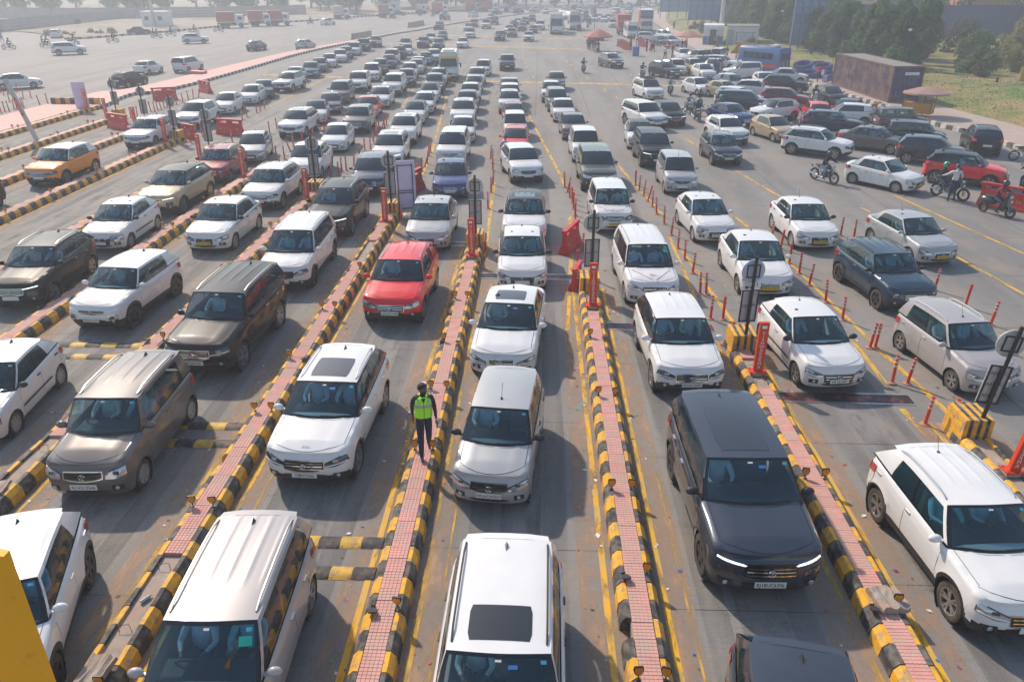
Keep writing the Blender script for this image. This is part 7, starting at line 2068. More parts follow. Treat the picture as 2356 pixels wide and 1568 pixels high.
for k_, (x, y, s_) in enumerate([(44, 82, 1.5), (47, 76, 1.2), (50, 84, 1.8), (55, 78, 1.6), (58, 86, 2.0), (46, 68, .9), (52, 70, 1.2), (60, 72, 1.6), (64, 80, 2), (49, 92, 1.8), (56, 96, 2.2), (63, 92, 2.2), (68, 88, 2.4), (72, 80, 2.2), (42, 78, .8), (38.5, 88, .7), (36, 96, .6), (30.5, 118, .7), (30, 128, .8), (29.5, 150, 1.0), (30, 160, .8), (57, 66, 1.4), (66, 70, 1.8), (75, 74, 2.2), (47, 100, 1.8), (54, 106, 2), (60, 104, 2.1), (70, 100, 2.3)]):
    tree(BUSH, k_, (x, y, gz(x, y, xat(PRs, y))-.1), s_, f'scrub bush on the right hand bank, {ORD[k_] if k_ < 7 else str(k_+1)+"th"} of the thicket', LM[3] if k_ in (2, 5, 10, 13, 24, 26) else LM[1+(k_ % 3 != 0)], 'scrub bushes on the bank', 'bush')
for k_ in range(24):
    x, y = [(-84+r3.uniform(-6, 4), 150+r3.uniform(-6, 8)), (-70+r3.uniform(-4, 10), 200+r3.uniform(-4, 20)), (-110+r3.uniform(-12, 6), 165+r3.uniform(0, 40))][k_ % 3]
    tree(BUSH, k_, (x, y, -.35), r3.uniform(.4, .8), f'low scrub on the left verge, {OW(k_+1)} of the scattered bushes', LM[2], 'low scrub on the left verge', 'bush')
# palm
t = thing('fan_palm', 'fan palm on the grass bank at the right', 'palm', (MISC['palm'][0], MISC['palm'][1], .9)); mb = MB(); mb.tube([(0, 0, -.1), (0, 0, .6)], .12, 8); build(mb, 'trunk', M_BARK, t)
for k_ in range(12):
    a = k_*.55; el = R(20+50*(k_ % 3)/2); mb = MB(); c = Vector((math.cos(a)*math.cos(el), math.sin(a)*math.cos(el), math.sin(el))); e_ = c*1.0+Vector((0, 0, .55)); mb.tube([(0, 0, .5), tuple(e_)], .012, 4)
    sd_ = c.cross(Vector((0, 0, 1))).normalized(); 
    for j in range(-5, 6): v = (c+sd_*j*.22).normalized(); mb.add([tuple(e_-sd_*.01), tuple(e_+sd_*.01), tuple(e_+v*.75+sd_*.03), tuple(e_+v*.8)], [(0, 1, 2, 3)])
    build(mb, 'frond', LM[2], t, smooth=False)
sc = MB(); 
for j in range(5): sc.tube([(j*.14-.28, 0, .3), (j*.16-.32, .02, 1.0), (j*.18-.36, 0, 1.35+.2*math.sin(j*.8))], [.12, .10, .06], 8)
sc.ball((0, 0, .3), (.42, .16, .4), 12, 7); tag(build(sc, 'sculpture', mat('ochre_sculpture', (.62, .38, .08), .7), loc=(MISC['sculp'][0], MISC['sculp'][1], .9)), 'ochre hand shaped sculpture on the bank at the right edge', 'sculpture')
# ------------------------------------------------------------------ container, huts, billboards, poles
def corrugated(mb, p0, p1, z0, z1, n, dep, mi=0):
    d = Vector(p1)-Vector(p0); l = d.length; d.normalize(); nr = Vector((d.y, -d.x, 0)); P = [[], []]
    for k in range(n*4+1):
        ph = k % 4; o = dep if ph in (1, 2) else 0; q = Vector(p0)+d*l*k/(n*4)+nr*(o-dep)
        for j, z in enumerate((z0, z1)): P[j].append((q.x, q.y, z))
    mb.grid(P, mi)
M_CP = mat('container_purple', (.085, .05, .08), .6, .1, noise=.15, nscale=1.2, dirt=(.26, .17, .13), dscale=1.1, dlo=.42, dhi=.68)
M_CB = mat('container_blue', (.03, .035, .12), .55, .1, noise=.15, nscale=1.2, dirt=(.17, .12, .10), dscale=1.3, dlo=.48, dhi=.7)
M_CT = mat('container_roof', (.24, .23, .20), .8, noise=.2, dirt=(.15, .14, .12), dscale=1)
c0, c1 = Vector(CONT[1]), Vector(CONT[0]); dv = (c1-c0).normalized(); LC, WC, HC = 12.0, 2.44, 2.85
t = thing('shipping_container', 'long purple brown shipping container on the pavement at the right', 'container', (c0.x, c0.y, .20), math.atan2(dv.y, dv.x)-R(90))
mb = MB(); corrugated(mb, (0, LC, 0), (0, 0, 0), .14, HC-.10, 36, .04); build(mb, 'long_wall', M_CP, t, smooth=False)
mb = MB(); corrugated(mb, (0, 0, 0), (WC, 0, 0), .14, HC-.10, 8, .04); build(mb, 'end_wall', M_CB, t, smooth=False)
mb = MB(); corrugated(mb, (WC, 0, 0), (WC, LC, 0), .14, HC-.10, 36, .04); corrugated(mb, (WC, LC, 0), (0, LC, 0), .14, HC-.10, 8, .04); build(mb, 'rear_wall', M_CP, t, smooth=False)
mb = MB(); mb.box((WC/2, LC/2, HC-.06), (WC, LC, .05)); build(mb, 'roof', M_CT, t, smooth=False)
mb = MB()
for x in (0, WC):
    for y in (0, LC): mb.box((x, y, HC/2), (.13, .13, HC))
    for z in (.07, HC-.05): mb.box((x, LC/2, z), (.11, LC, .14))
for y in (0, LC):
    for z in (.07, HC-.05): mb.box((WC/2, y, z), (WC, .11, .14))
build(mb, 'corner_frame', mat('container_frame', (.15, .09, .085), .7, noise=.2), t, smooth=False)
mb = MB(); mb.box((WC*.62, -.075, HC*.80), (1.15, .012, .22)); pl_ = build(mb, 'number_panel', M_INKW, t, smooth=False); text('container_number', 'NYKU4 22 27 6 7', .19, M_INK, pl_, (WC*.62, -.083, HC*.80), (R(90), 0, 0), sx=.72)
text('faded_wall_lettering', 'LOGISTICS', .62, M_CB, t, (-.052, LC*.60, 1.15), (R(90), 0, R(-90)))
mb = MB(); [mb.box((-.050, LC*.60+.55-.16*j, 1.65+.07*j), (.01, .75-.1*j, .05)) for j in range(6)]; [mb.box((-.05, 1.2, 2.2-.2*j), (.01, .9-.3*j, .14)) for j in range(2)]; build(mb, 'faded_emblem', M_CB, t, smooth=False)
# white cabins
M_CAB = mat('cabin_white', (.66, .67, .70), .6, noise=.06, dirt=(.45, .42, .38), dscale=.8)
hx, hy = 27.2, 125.5
t = thing('site_cabin', 'white corrugated cabin, larger of two by the trees', 'cabin', (hx+1.4, hy, .2), R(-12))
mb = MB(); corrugated(mb, (0, 0, 0), (4.6, 0, 0), .1, 2.7, 14, .05); corrugated(mb, (4.6, 0, 0), (4.6, 6, 0), .1, 2.7, 16, .05); corrugated(mb, (0, 6, 0), (0, 0, 0), .1, 2.7, 16, .05); build(mb, 'walls', M_CAB, t, smooth=False)
mb = MB(); mb.box((2.3, 3, 2.74), (4.8, 6.2, .1)); build(mb, 'roof', M_CT, t, smooth=False)
mb = MB(); mb.box((.5, -.08, 1.2), (.8, .06, 2.1)); build(mb, 'door', mat('cabin_door', (.35, .38, .45), .6), t, smooth=False)
mb = MB(); mb.box((4.65, 1.6, 1.8), (.05, .9, .6)); build(mb, 'window', M_GLASSO, t, smooth=False)
t = thing('site_cabin', 'white and blue cabin, left one of two by the trees', 'cabin', (hx-1.8, hy+1.5, .2), R(-12))
mb = MB(); mb.box((1.4, 2.6, 1.95), (3, 5.2, 1.5)); build(mb, 'upper_walls', M_CAB, t, smooth=False); mb = MB(); mb.box((1.4, 2.6, .6), (3, 5.2, 1.2)); build(mb, 'blue_lower_walls', mat('cabin_blue', (.06, .12, .32), .6), t, smooth=False)
mb = MB(); mb.box((1.4, 2.6, 2.74), (3.1, 5.3, .1)); build(mb, 'roof', M_CAB, t, smooth=False)
mb = MB(); [mb.box((.6+1.5*j, -.7, 1.1), (.06, .06, 2.2)) for j in (0, 1)]; mb.box((1.35, -.4, 2.3), (1.9, 1.2, .1)); mb.box((1.35, -.95, 2.4), (1.9, .08, .3)); build(mb, 'porch', M_CAB, t, smooth=False)
mb = MB(); mb.box((1.35, -.02, 1.1), (.9, .05, 2.1)); build(mb, 'door', mat('dark_doorway', (.05, .05, .06), .8), t, smooth=False)
t = thing('food_stall', 'wooden food stall with awning in front of the white cabin', 'stall', (hx+3.0, hy-4.2, .2), R(-10))
mb = MB(); mb.box((0, 0, .8), (2.2, .9, .1)); [mb.box((a, b_, .4), (.08, .08, .8)) for a in (-1, 1) for b_ in (-.35, .35)]; build(mb, 'counter', mat('stall_wood', (.32, .19, .08), .8, noise=.2), t, smooth=False)
mb = MB(); mb.box((.1, 0, 2.1), (2.8, 1.5, .06)); [mb.box((a, b_, 1.4), (.05, .05, 1.4)) for a in (-1.1, 1.2) for b_ in (-.6, .6)]; build(mb, 'awning', mat('dark_tarp', (.05, .06, .08), .8), t, smooth=False)
mb = MB(); mb.box((-.5, -.46, .5), (.5, .03, .7)); build(mb, 'orange_menu_board', mat('menu_orange', (.75, .30, .05), .6), t, smooth=False)
t = thing('tent', 'yellow tarpaulin sheet propped beside the blue van', 'tarpaulin', (MISC['tarp'][0]+.8, MISC['tarp'][1], .2), R(10)); mb = MB(); mb.add([(-1.6, -1, 0), (1.2, -1, 0), (1.6, .5, 1.3), (-.6, .5, 1.5), (-1.6, 1.4, 0), (1.8, 1.4, 0)], [(0, 1, 2, 3), (3, 2, 5, 4)]); build(mb, 'sheet', mat('yellow_tarp', (.66, .36, .04), .7, noise=.1), t, smooth=False)
# billboards seen from behind
M_BB = mat('billboard_blue', (.17, .28, .46), .6, noise=.08, nscale=1.)
M_BBS = mat('billboard_steel', (.11, .18, .30), .6)
def billboard(loc, rz, w_, h, z0, lab):
    t = thing('billboard', lab, 'billboard', (loc[0], loc[1], .8), rz, 'blue billboards seen from behind')
    n = int(w_/1.2); pn_ = MB().box((0, 0, 0), (w_/n-.03, .05, h)).mesh('sheet_panel', M_BB, smooth=False)
    for k in range(n): obj('sheet_panel', pn_, t, (-w_/2+w_/n*(k+.5), .1, z0+h/2))
    fr = MB(); [fr.box((0, -.02, z0+h*j/6), (w_, .08, .07)) for j in range(7)]; build(fr, 'cross_rails', M_BBS, t, smooth=False)
    fr = MB(); [fr.box((-w_/2+w_*j/4*.96+w_*.02, -.10, (z0+h)/2), (.16, .16, z0+h)) for j in range(5)]; build(fr, 'uprights', M_BBS, t, smooth=False)
billboard((36.2, 112), R(12), 4.6, 5.6, .5, 'blue billboard back standing among the evergreens, the nearest of three')
billboard((33.2, 168), R(4), 6.5, 7.2, 1.0, 'blue billboard back behind the grass bank, right of a similar pair')
billboard((32.5, 196), R(4), 8.5, 7.6, 1.5, 'blue billboard back farthest away, at the left of the pair')
def pole(loc, h, r0, lab, lean=(0, 0), m=None, arm=0, cat='pole', name='lamp_post', lamp=0):
    t = thing(name, lab, cat, (loc[0], loc[1], 0)); mb = MB(); mb.tube([(0, 0, 0), (lean[0]*.5, lean[1]*.5, h/2), (lean[0], lean[1], h)], [r0, r0*.85, r0*.6], 10); build(mb, 'shaft', m or M_SIGNB, t)
    if lamp: mb = MB(); mb.ball((.15, -.2, h-.9), (.18, .12, .12), 10, 6); build(mb, 'camera', M_WHT, t); mb = MB(); mb.box((0, -.1, h-.6), (.9, .06, .05)); build(mb, 'bracket', M_BLK, t, smooth=False)
    return t
pole(MISC['lpost'], 19, .32, 'tall grey mast on the left beside the flat roofed hut')
pole(MISC['bigpole'], 19, .36, 'tall grey mast rising in front of the evergreens')
pole(MISC['cctv1'], 6.5, .06, 'thin dark camera pole left of the nearest billboard', (1.0, 0), M_BLK, lamp=1, name='camera_pole')
pole(MISC['cctv2'], 6.3, .06, 'thin dark camera pole behind the purple container', (.2, 0), M_BLK, lamp=1, name='camera_pole')
pole(MISC['pole1'], 6.2, .05, 'thin dark pole left of the first parasol', (.1, 0), M_BLK, name='thin_pole')
pole(MISC['pole2'], 6.2, .05, 'thin dark pole beside the folded parasol', (.3, 0), M_BLK, name='thin_pole')
pole((49, 150), 12, .16, 'pale concrete pole above the evergreens at the right'); pole((58, 165), 12, .14, 'leaning pale pole behind the evergreens', (1.5, 0))
t = thing('steel_post', 'leaning grey steel post with a red label at the left', 'post', (MISC['gantry'][0], MISC['gantry'][1], 0)); mb = MB(); mb.box((0, 0, 2.05), (.20, .20, 4.1)); sh = build(mb, 'shaft', M_SIGNB, t, smooth=False); t.rotation_euler[1] = R(-15)
mb = MB(); mb.box((0, -.105, 2.4), (.17, .012, 1.1)); lb_ = build(mb, 'red_label', M_OR, sh, smooth=False); text('label_letters', '\n'.join('VISHWA'), .15, M_INKW, lb_, (0, -.114, 2.4), (R(90), 0, 0), line=.9)
tw = MISC['tower']; t = thing('metal_frame', 'spindly yellow metal frame with a black drum right of the buses', 'frame', (tw[0], tw[1], 0)); mb = MB()
for a in (-1.2, 4.5): mb.box((a, 0, .9), (.06, .06, 1.8))
for z in (.1, 1.75): mb.box((1.6, 0, z), (5.8, .06, .06))
build(mb, 'rail', mat('frame_yellow', (.40, .34, .16), .7), t, smooth=False); mb = MB(); [mb.box((a, 1, 2), (.05, .05, 4)) for a in (0, 1)]; [mb.box((.5, 1, z), (1, .04, .04)) for z in (2.2, 3, 3.9)]; build(mb, 'scaffold', M_BLK, t, smooth=False); mb = MB(); mb.lathe([(.001, 0), (.45, 0), (.45, 1.2), (.001, 1.2)], 12, 'Z', c=(1, -.3, 0)); build(mb, 'drum', M_BLK, t)
# parasols
def parasol(loc, rad, h, m, lab, folded=False, drop=.55):
    t = thing('parasol', lab, 'parasol', (loc[0], loc[1], 0)); mb = MB(); mb.tube([(0, 0, 0), (0, 0, h)], .03, 6); build(mb, 'pole', M_BLK, t)
    n = 8
    for k in range(n):
        mb = MB(); a0, a1 = 2*math.pi*k/n, 2*math.pi*(k+1)/n; am = (a0+a1)/2; rr_ = rad if not folded else .22; dd_ = drop if not folded else 1.6
        P = [[(0, 0, h), (0, 0, h), (0, 0, h)]]+[[(rr_*f*math.cos(a)*g_, rr_*f*math.sin(a)*g_, h-dd_*f**1.3) for a, g_ in ((a0, 1), (am, .97), (a1, 1))] for f in (.35, .7, 1)]+[[(rr_*math.cos(a), rr_*math.sin(a), h-dd_-.12) for a in (a0, am, a1)]]
        mb.grid(P, 0, flip=False); build(mb, 'canopy_panel', m, t, sharp=30)
    return t
M_UR = mat('parasol_red', (.40, .15, .11), .8, noise=.1); M_UB = mat('parasol_brown', (.34, .21, .17), .8, noise=.1)
parasol(MISC['umb1'], 2.1, 3.0, M_UR, 'faded red parasol shading a group on the open road', drop=1.0)
parasol(MISC['umb2'], 2.0, 2.9, mat('parasol_faded', (.44, .19, .14), .8), 'faded red brown parasol near the pavement', drop=.8)
parasol((MISC['umb3'][0]+1.0, MISC['umb3'][1]+1.5, 0), 1.6, 2.3, M_UB, 'brown parasol over the yellow framed cart', drop=.40)
parasol((12.75, 113.5), 1, 2.6, mat('parasol_dark_red', (.25, .03, .03), .8), 'folded dark red parasol above the blue drum', folded=True)
dr = MB(); dr.lathe([(.001, 0), (.45, 0), (.47, .4), (.45, .8), (.47, 1.15), (.46, 1.2), (.001, 1.18)], 16, 'Z'); tag(build(dr, 'water_drum', mat('drum_blue', (.05, .12, .35), .5, noise=.15), loc=(MISC['drum'][0], MISC['drum'][1], 0)), 'blue plastic drum standing on the road below the folded parasol', 'drum')
ch = thing('plastic_chair', 'black chair standing alone on the road by a red barrier', 'chair', (MISC['chair'][0], MISC['chair'][1], 0)); mb = MB(); mb.box((0, 0, .45), (.5, .5, .05)); build(mb, 'seat', M_PLAS, ch, smooth=False); mb = MB(); mb.box((0, .24, .75), (.5, .05, .55)); build(mb, 'backrest', M_PLAS, ch, smooth=False)
for a in (-.22, .22):
    for b_ in (-.22, .22): mb = MB(); mb.box((a, b_, .22), (.04, .04, .44)); build(mb, 'leg', M_PLAS, ch, smooth=False)
ct = thing('vendor_cart', 'yellow and brown framed vendor cart by the kerb under a parasol', 'cart', (28.6, 60.2, .20), R(-40)); M_CY = mat('cart_yellow', (.55, .26, .03), .6, noise=.15)
mb = MB(); mb.box((0, 0, .55), (2.0, .9, .75)); build(mb, 'cart_body', M_CY, ct, smooth=False); mb = MB()
for a in (-1, 1):
    for b_ in (-.45, .45): mb.box((a, b_, 1.0), (.05, .05, 1.6))
for z in (1.05, 1.75): [mb.box((0, b_, z), (2.05, .05, .05)) for b_ in (-.45, .45)]; [mb.box((a, 0, z), (.05, .95, .05)) for a in (-1, 1)]
[mb.box((a*.33, 0, 1.78), (.03, .95, .03)) for a in (-2, -1, 0, 1, 2)]; mb.tube([(-1, -.45, 1.78), (0, 0, 2.1), (1, .45, 1.78)], .02, 4); build(mb, 'cart_frame', mat('cart_rust', (.28, .13, .05), .7), ct, smooth=False)
# coils of blue pipe
M_PIPE = mat('blue_pipe', (.055, .085, .26), .45, noise=.1)
for k_, (x, y) in enumerate(MISC['coils']):
    t = MB(); rr_ = .95; nl = 5
    for l_ in range(nl):
        for q in (0, 1): t.tube([((rr_-.12*q)*math.cos(a), (rr_-.12*q)*math.sin(a), .07+.12*l_) for a in [2*math.pi*j/20 for j in range(21)]], .06, 6, cap=False)
    o = build(t, 'pipe_coil', M_PIPE, loc=(x, y, .2 if k_ % 3 else .75), rot=(R(r3.uniform(-14, 14)), R(r3.uniform(-14, 14)), 0)); tag(o, ['coil of blue pipe', 'coil of blue pipe, lower front', 'coil of blue pipe at the left end', 'coil of blue pipe on top of the heap', 'coil of blue pipe behind the man in red', 'lone coil of blue pipe against the container', 'coil of blue pipe at the back', 'coil of blue pipe, rearmost right'][k_]+' of the heap by the container', 'pipe coil', 'blue pipe coils')
# dog
dg = MB(); dg.ball((0, 0, .46), (.30, .11, .13), 12, 7); dg.ball((.22, 0, .48), (.14, .10, .14), 10, 6); dg.tube([(.28, 0, .55), (.42, 0, .66)], .07, 8); dg.ball((.47, 0, .68), (.10, .06, .065), 10, 6); dg.tube([(.52, 0, .67), (.64, 0, .63)], [.045, .03], 6)
for sx, dx in ((.22, .04), (-.22, -.02)):
    for sy in (1, -1): dg.tube([(sx, sy*.07, .42), (sx+dx+(.05*sy), sy*.07, .22), (sx+dx*1.4+(.06*sy), sy*.07, .02)], [.05, .03, .025], 6)
dg.tube([(-.28, 0, .52), (-.42, 0, .60), (-.50, 0, .74)], [.03, .02, .012], 6); [dg.ball((.44, sy*.05, .75), (.02, .02, .045), 6, 4) for sy in (1, -1)]
do = build(dg, 'dog', mat('tan_fur', (.34, .20, .09), .85, noise=.2, nscale=6), loc=(MISC['dog'][0], MISC['dog'][1], 0), rot=(0, 0, R(-10))); tag(do, 'tan brown dog standing on the road by the striped kerb', 'dog')
# ------------------------------------------------------------------ vans, buses, trucks
def box_vehicle(name, lab, cat, loc, rz, L, W, H, body, nwin=6, front=.9, belt=1.35, wz=(1.25, 2.1), bonnet=0., group=None, sc=1., band=None, wheels=(.2, .78), rw=.40, front_text=None, roofm=None):
    """faces -Y at rz=0 (x lateral)"""
    t = thing(name, lab, cat, (loc[0], loc[1], 0), R(rz), group); L2 = L/2
    prof = [(.30, 1.0), (.6, 1.0), (belt, 1.0), (H*.80, .985), (H*.93, .93), (H, .78)]
    def ring(y, k=1., dz=0., zmax=None):
        r_ = [(W/2*w_*k, y, min(z+dz, zmax or 99)) for z, w_ in prof]; r_ += [(-a, b_, c_) for a, b_, c_ in reversed(r_)]; return r_
    st = [ring(L2, .93, 0), ring(L2-.12)]+[ring(-L2+.55+bonnet)]+[ring(-L2+.22+bonnet, .985)]
    mb = MB()
    fr = [(a, -L2+bonnet+(.02 if c_ < belt+.05 else .02+(c_-belt)*.32), c_*(1 if c_ < H*.9 else .985)) for a, b_, c_ in ring(-L2, .95)]
    P = st+[fr]; mb.grid(P, 0, flip=True); n = len(fr); mb.add(fr, [tuple(range(n))]); mb.add(st[0], [tuple(range(n-1, -1, -1))])
    if bonnet: mb.box((0, -L2+bonnet/2, .78), (W*.92, bonnet+.1, .75), top=.88, topy=.8)
    build(mb, 'body_shell', body, t, sharp=30)
    z0, z1 = wz
    mb = MB(); yb = -L2+bonnet; f0 = yb+.02+(z0-belt)*.32-.03; f1 = yb+.02+(z1-belt)*.32-.03; mb.add([(-W*.43, f0, z0), (W*.43, f0, z0), (W*.40, f1, z1), (-W*.40, f1, z1)], [(0, 1, 2, 3)]); ws = build(mb, 'windscreen', M_GLASSO, t, smooth=False)
    if front_text: text('header_lettering', front_text, .34, M_INKW, ws, (0, f1-.04, z1-.02), (R(75), 0, 0))
    wl = (L-1.6-bonnet)/nwin
    for sg in (1, -1):
        for k in range(nwin):
            mb = MB(); y0 = -L2+bonnet+.8+wl*k; mb.box((sg*(W/2+.002), y0+wl/2, (z0+z1)/2+.05), (.03, wl*.86, (z1-z0)*.78)); build(mb, 'side_window', M_GLASSO, t, smooth=False)
        for a in wheels:
            mb = MB(); mb.lathe([(rw*.5, -.13), (rw*.92, -.14), (rw, -.08), (rw, .08), (rw*.92, .14), (rw*.5, .14), (.001, .10)], 16, 'Y'); w_ = build(mb, 'wheel', M_TYRE, t, loc=(sg*(W/2-.16), -L2+L*a, rw), rot=(0, 0, R(-90*sg) if False else R(90)))
        mb = MB(); mb.box((sg*W*.36, yb-(bonnet*.98 if bonnet else .0)-.03, .72), (W*.18, .08, .16)); build(mb, 'headlight', M_LAMP, t, smooth=False)
        mb = MB(); mb.box((sg*(W/2+.22), -L2+bonnet+.05, 1.5), (.14, .08, .42)); mb.box((sg*(W/2+.08), -L2+bonnet+.1, 1.65), (.3, .03, .03)); build(mb, 'wing_mirror', M_PLAS, t, smooth=False)
    mb = MB(); mb.box((0, -L2-.03, .42), (W*.96, .12, .22)); build(mb, 'bumper', M_PLAS, t, smooth=False)
    mb = MB(); mb.box((0, -L2-.03, .74), (W*.42, .06, .16)); build(mb, 'grille', M_TRIM, t, smooth=False)
    mb = MB(); mb.box((0, -L2-.10, .45), (.5, .02, .12)); build(mb, 'number_plate', M_PLATEY, t, smooth=False)
    mb = MB(); mb.box((0, L2-.02, (z0+z1)/2+.05), (W*.7, .06, (z1-z0)*.8)); build(mb, 'rear_window', M_GLASSO, t, smooth=False)
    t.scale = (sc,)*3
    return t
V = box_vehicle('minibus', 'white minibus with orange headband and roof air unit in the queue', 'minibus', (MISC['tt'][0]-.1, MISC['tt'][1]+2.6), 4, 5.6, 2.0, 2.75, PAINT['W'], 6, bonnet=.75, wz=(1.35, 2.15), belt=1.3)
mb = MB(); mb.box((0, -1.97, 2.22), (1.6, .04, .22)); build(mb, 'headband', mat('headband_orange', (.75, .40, .05), .6), V, smooth=False); mb = MB(); mb.box((0, -.6, 2.82), (1.2, 1.5, .18), top=.85); ac = build(mb, 'roof_air_unit', PAINT['W'], V, smooth=False)
box_vehicle('minibus', 'white minibus beside the red dumper in the distance', 'minibus', (MISC['tt2'][0], MISC['tt2'][1]+1), 3, 5.6, 2.0, 2.75, PAINT['W'], 6, bonnet=.75, wz=(1.35, 2.15), belt=1.3, sc=.95)
box_vehicle('coach', 'white coach with TOURIST above its windscreen', 'bus', (MISC['bus1'][0]-.2, MISC['bus1'][1]+5), -3, 10.5, 2.5, 3.4, PAINT['W'], 7, wz=(1.5, 2.75), belt=1.3, front_text='TOURIST', rw=.5)
box_vehicle('coach', 'second white coach half hidden behind the TOURIST coach', 'bus', (MISC['bus2'][0]+.6, MISC['bus2'][1]+4), 12, 10.5, 2.5, 3.4, PAINT['W'], 7, wz=(1.5, 2.75), belt=1.3, rw=.5)
VB = box_vehicle('police_van', 'blue police bus with orange and red panels at its rear', 'van', (25.0, 90.8), -142, 5.6, 2.1, 2.7, mat('police_blue', (.045, .14, .36), .4, coat=.5, noise=.08), 5, wz=(1.35, 2.2), belt=1.3, wheels=(.15, .74))
mb = MB()
for k_ in range(6): mb.add([(-1.0+.33*k_, 2.84, .45), (-1.0+.33*k_+.17, 2.84, .45), (-1.0+.33*k_+.33, 2.84, 1.3), (-1.0+.33*k_+.16, 2.84, 1.3)], [(3, 2, 1, 0)], k_ % 2)
build(mb, 'hazard_panel', [M_OR, mat('hazard_amber', (.75, .40, .04), .6)], VB, smooth=False); mb = MB(); [mb.box((sx*1.06, 0, .85), (.02, 5.0, .35)) for sx in (1, -1)]; build(mb, 'side_band', M_OR, VB, smooth=False); mb = MB(); mb.box((.3, 1.6, 2.86), (1.0, .7, .22)); build(mb, 'roof_light', M_WHT, VB, smooth=False)
M_BOXC = {'r': mat('box_red', (.42, .07, .06), .6, noise=.12), 'w': mat('box_pale', (.55, .48, .44), .6, noise=.12), 'o': mat('box_brown', (.25, .14, .12), .6, noise=.12), 's': mat('box_white', (.62, .6, .58), .6, noise=.1)}
M_TEND = mat('box_tail_orange', (.62, .34, .10), .6, noise=.1)
def truck(loc, rz, L, col, lab, front=None, endm=None, H=3.6, cabc=None):
    t = thing('box_truck', lab, 'truck', (loc[0], loc[1], 0), R(rz)); L2 = L/2; cl = min(1.9, L*.32)
    mb = MB(); mb.box((0, -L2+cl/2, 1.55), (2.25, cl, 1.9), top=.95, topy=.86); build(mb, 'cab', cabc or M_WHT, t, smooth=False)
    mb = MB(); mb.box((0, -L2+.03, 1.85), (1.9, .18, .75), topy=.4); build(mb, 'windscreen', M_GLASSO, t, smooth=False)
    for sg in (1, -1): mb = MB(); mb.box((sg*1.10, -L2+.85, 1.85), (.06, .8, .6)); build(mb, 'side_window', M_GLASSO, t, smooth=False)
    mb = MB(); mb.box((0, cl/2, 1.15+(H-1.15)/2), (2.45, L-cl-.2, H-1.15)); build(mb, 'cargo_box', M_BOXC[col], t, smooth=False)
    mb = MB(); mb.box((0, L2-.08, 1.15+(H-1.15)/2), (2.3, .06, H-1.35)); build(mb, 'tail_doors', endm or M_TEND, t, smooth=False)
    mb = MB(); mb.box((0, 0, .85), (.9, L-.4, .3)); mb.box((0, -L2-.02, .7), (2.3, .15, .35)); build(mb, 'chassis', M_PLAS, t, smooth=False)
    for sg in (1, -1):
        for a in (.13, .62, .78):
            mb = MB(); mb.lathe([(.001, -.12), (.47, -.14), (.5, -.08), (.5, .08), (.47, .14), (.001, .12)], 14, 'Y'); build(mb, 'wheel', M_TYRE, t, loc=(sg*1.0, -L2+L*a, .5), rot=(0, 0, R(90)))
    return t
for loc, L_, hd, cl_, lb in TRUCK: truck(loc, hd, L_, cl_, lb, H=3.1 if L_ > 3.2 else 2.6)
TB = truck((MISC['truckb'][0], MISC['truckb'][1]+4), -4, 9, 's', 'tall orange and cream box truck behind the parked cars', H=4.1); mb = MB(); mb.box((-1.24, 1, 2.65), (.03, 6.6, 2.7)); build(mb, 'orange_side', mat('orange_side', (.62, .16, .05), .6), TB, smooth=False)
mb = MB(); mb.box((0, -2.75, 3.55), (2.3, .08, 1.0)); hb_ = build(mb, 'painted_headboard', mat('headboard', (.12, .12, .25), .6), TB, smooth=False); mb = MB(); mb.box((0, -2.65, 2.9), (2.4, .5, .25)); build(mb, 'cab_rack', mat('cab_rack', (.10, .05, .06), .7), TB, smooth=False)
DT = truck((MISC['dump'][0]-.6, MISC['dump'][1]+8), -2, 8, 'r', 'red dumper truck behind the white minibus in the distance', H=3.4, cabc=M_BOXC['r'])
AR = thing('auto_rickshaw', 'distant yellow topped auto rickshaw', 'rickshaw', (MISC['auto'][0], MISC['auto'][1], 0)); mb = MB(); mb.box((0, 0, .7), (1.3, 2.4, .9), topy=.9); build(mb, 'body', mat('rickshaw_green', (.03, .10, .06), .5), AR, smooth=False); mb = MB(); mb.box((0, 0, 1.45), (1.3, 2.0, .5), top=.85); build(mb, 'canopy', mat('rickshaw_yellow', (.5, .36, .08), .7), AR, smooth=False)
for a, b_ in ((0, -1), (-.55, .8), (.55, .8)): mb = MB(); mb.lathe([(.001, -.06), (.22, -.06), (.22, .06), (.001, .06)], 10, 'X'); build(mb, 'wheel', M_TYRE, AR, loc=(a, b_, .22))
# far red and white buildings behind the trees
for (x, y), (w_, d, h), m_, lb in (((80, 225), (16, 8, 8), mat('brick_orange', (.50, .15, .09), .8, noise=.15), 'orange red building block above the evergreens'), ((96, 215), (18, 8, 6.5), M_WHT, 'pale low building with dark openings above the evergreens'), ((78, 150), (9, 6, 6.8), mat('brick_pink', (.42, .17, .12), .8, noise=.15), 'pinkish unfinished building behind the evergreens')):
    t = thing('building', lb, 'building', (x, y, 0)); mb = MB(); mb.box((0, 0, h/2), (w_, d, h)); build(mb, 'walls', m_, t, smooth=False); mb = MB(); mb.box((0, 0, h+.15), (w_+.6, d+.6, .3)); build(mb, 'roof_slab', m_, t, smooth=False)
    for k_ in range(5): mb = MB(); mb.box((-w_/2+w_*(k_+.5)/5, -d/2-.02, h*.62), (w_*.10, .06, h*.22)); build(mb, 'window', M_GLASSO, t, smooth=False)
    for k_ in range(4): mb = MB(); mb.tube([(-w_/2+.5+k_*(w_-1)/3, 0, h), (-w_/2+.5+k_*(w_-1)/3, 0, h+1.6)], .06, 4); build(mb, 'rooftop_rod', M_BLK, t)
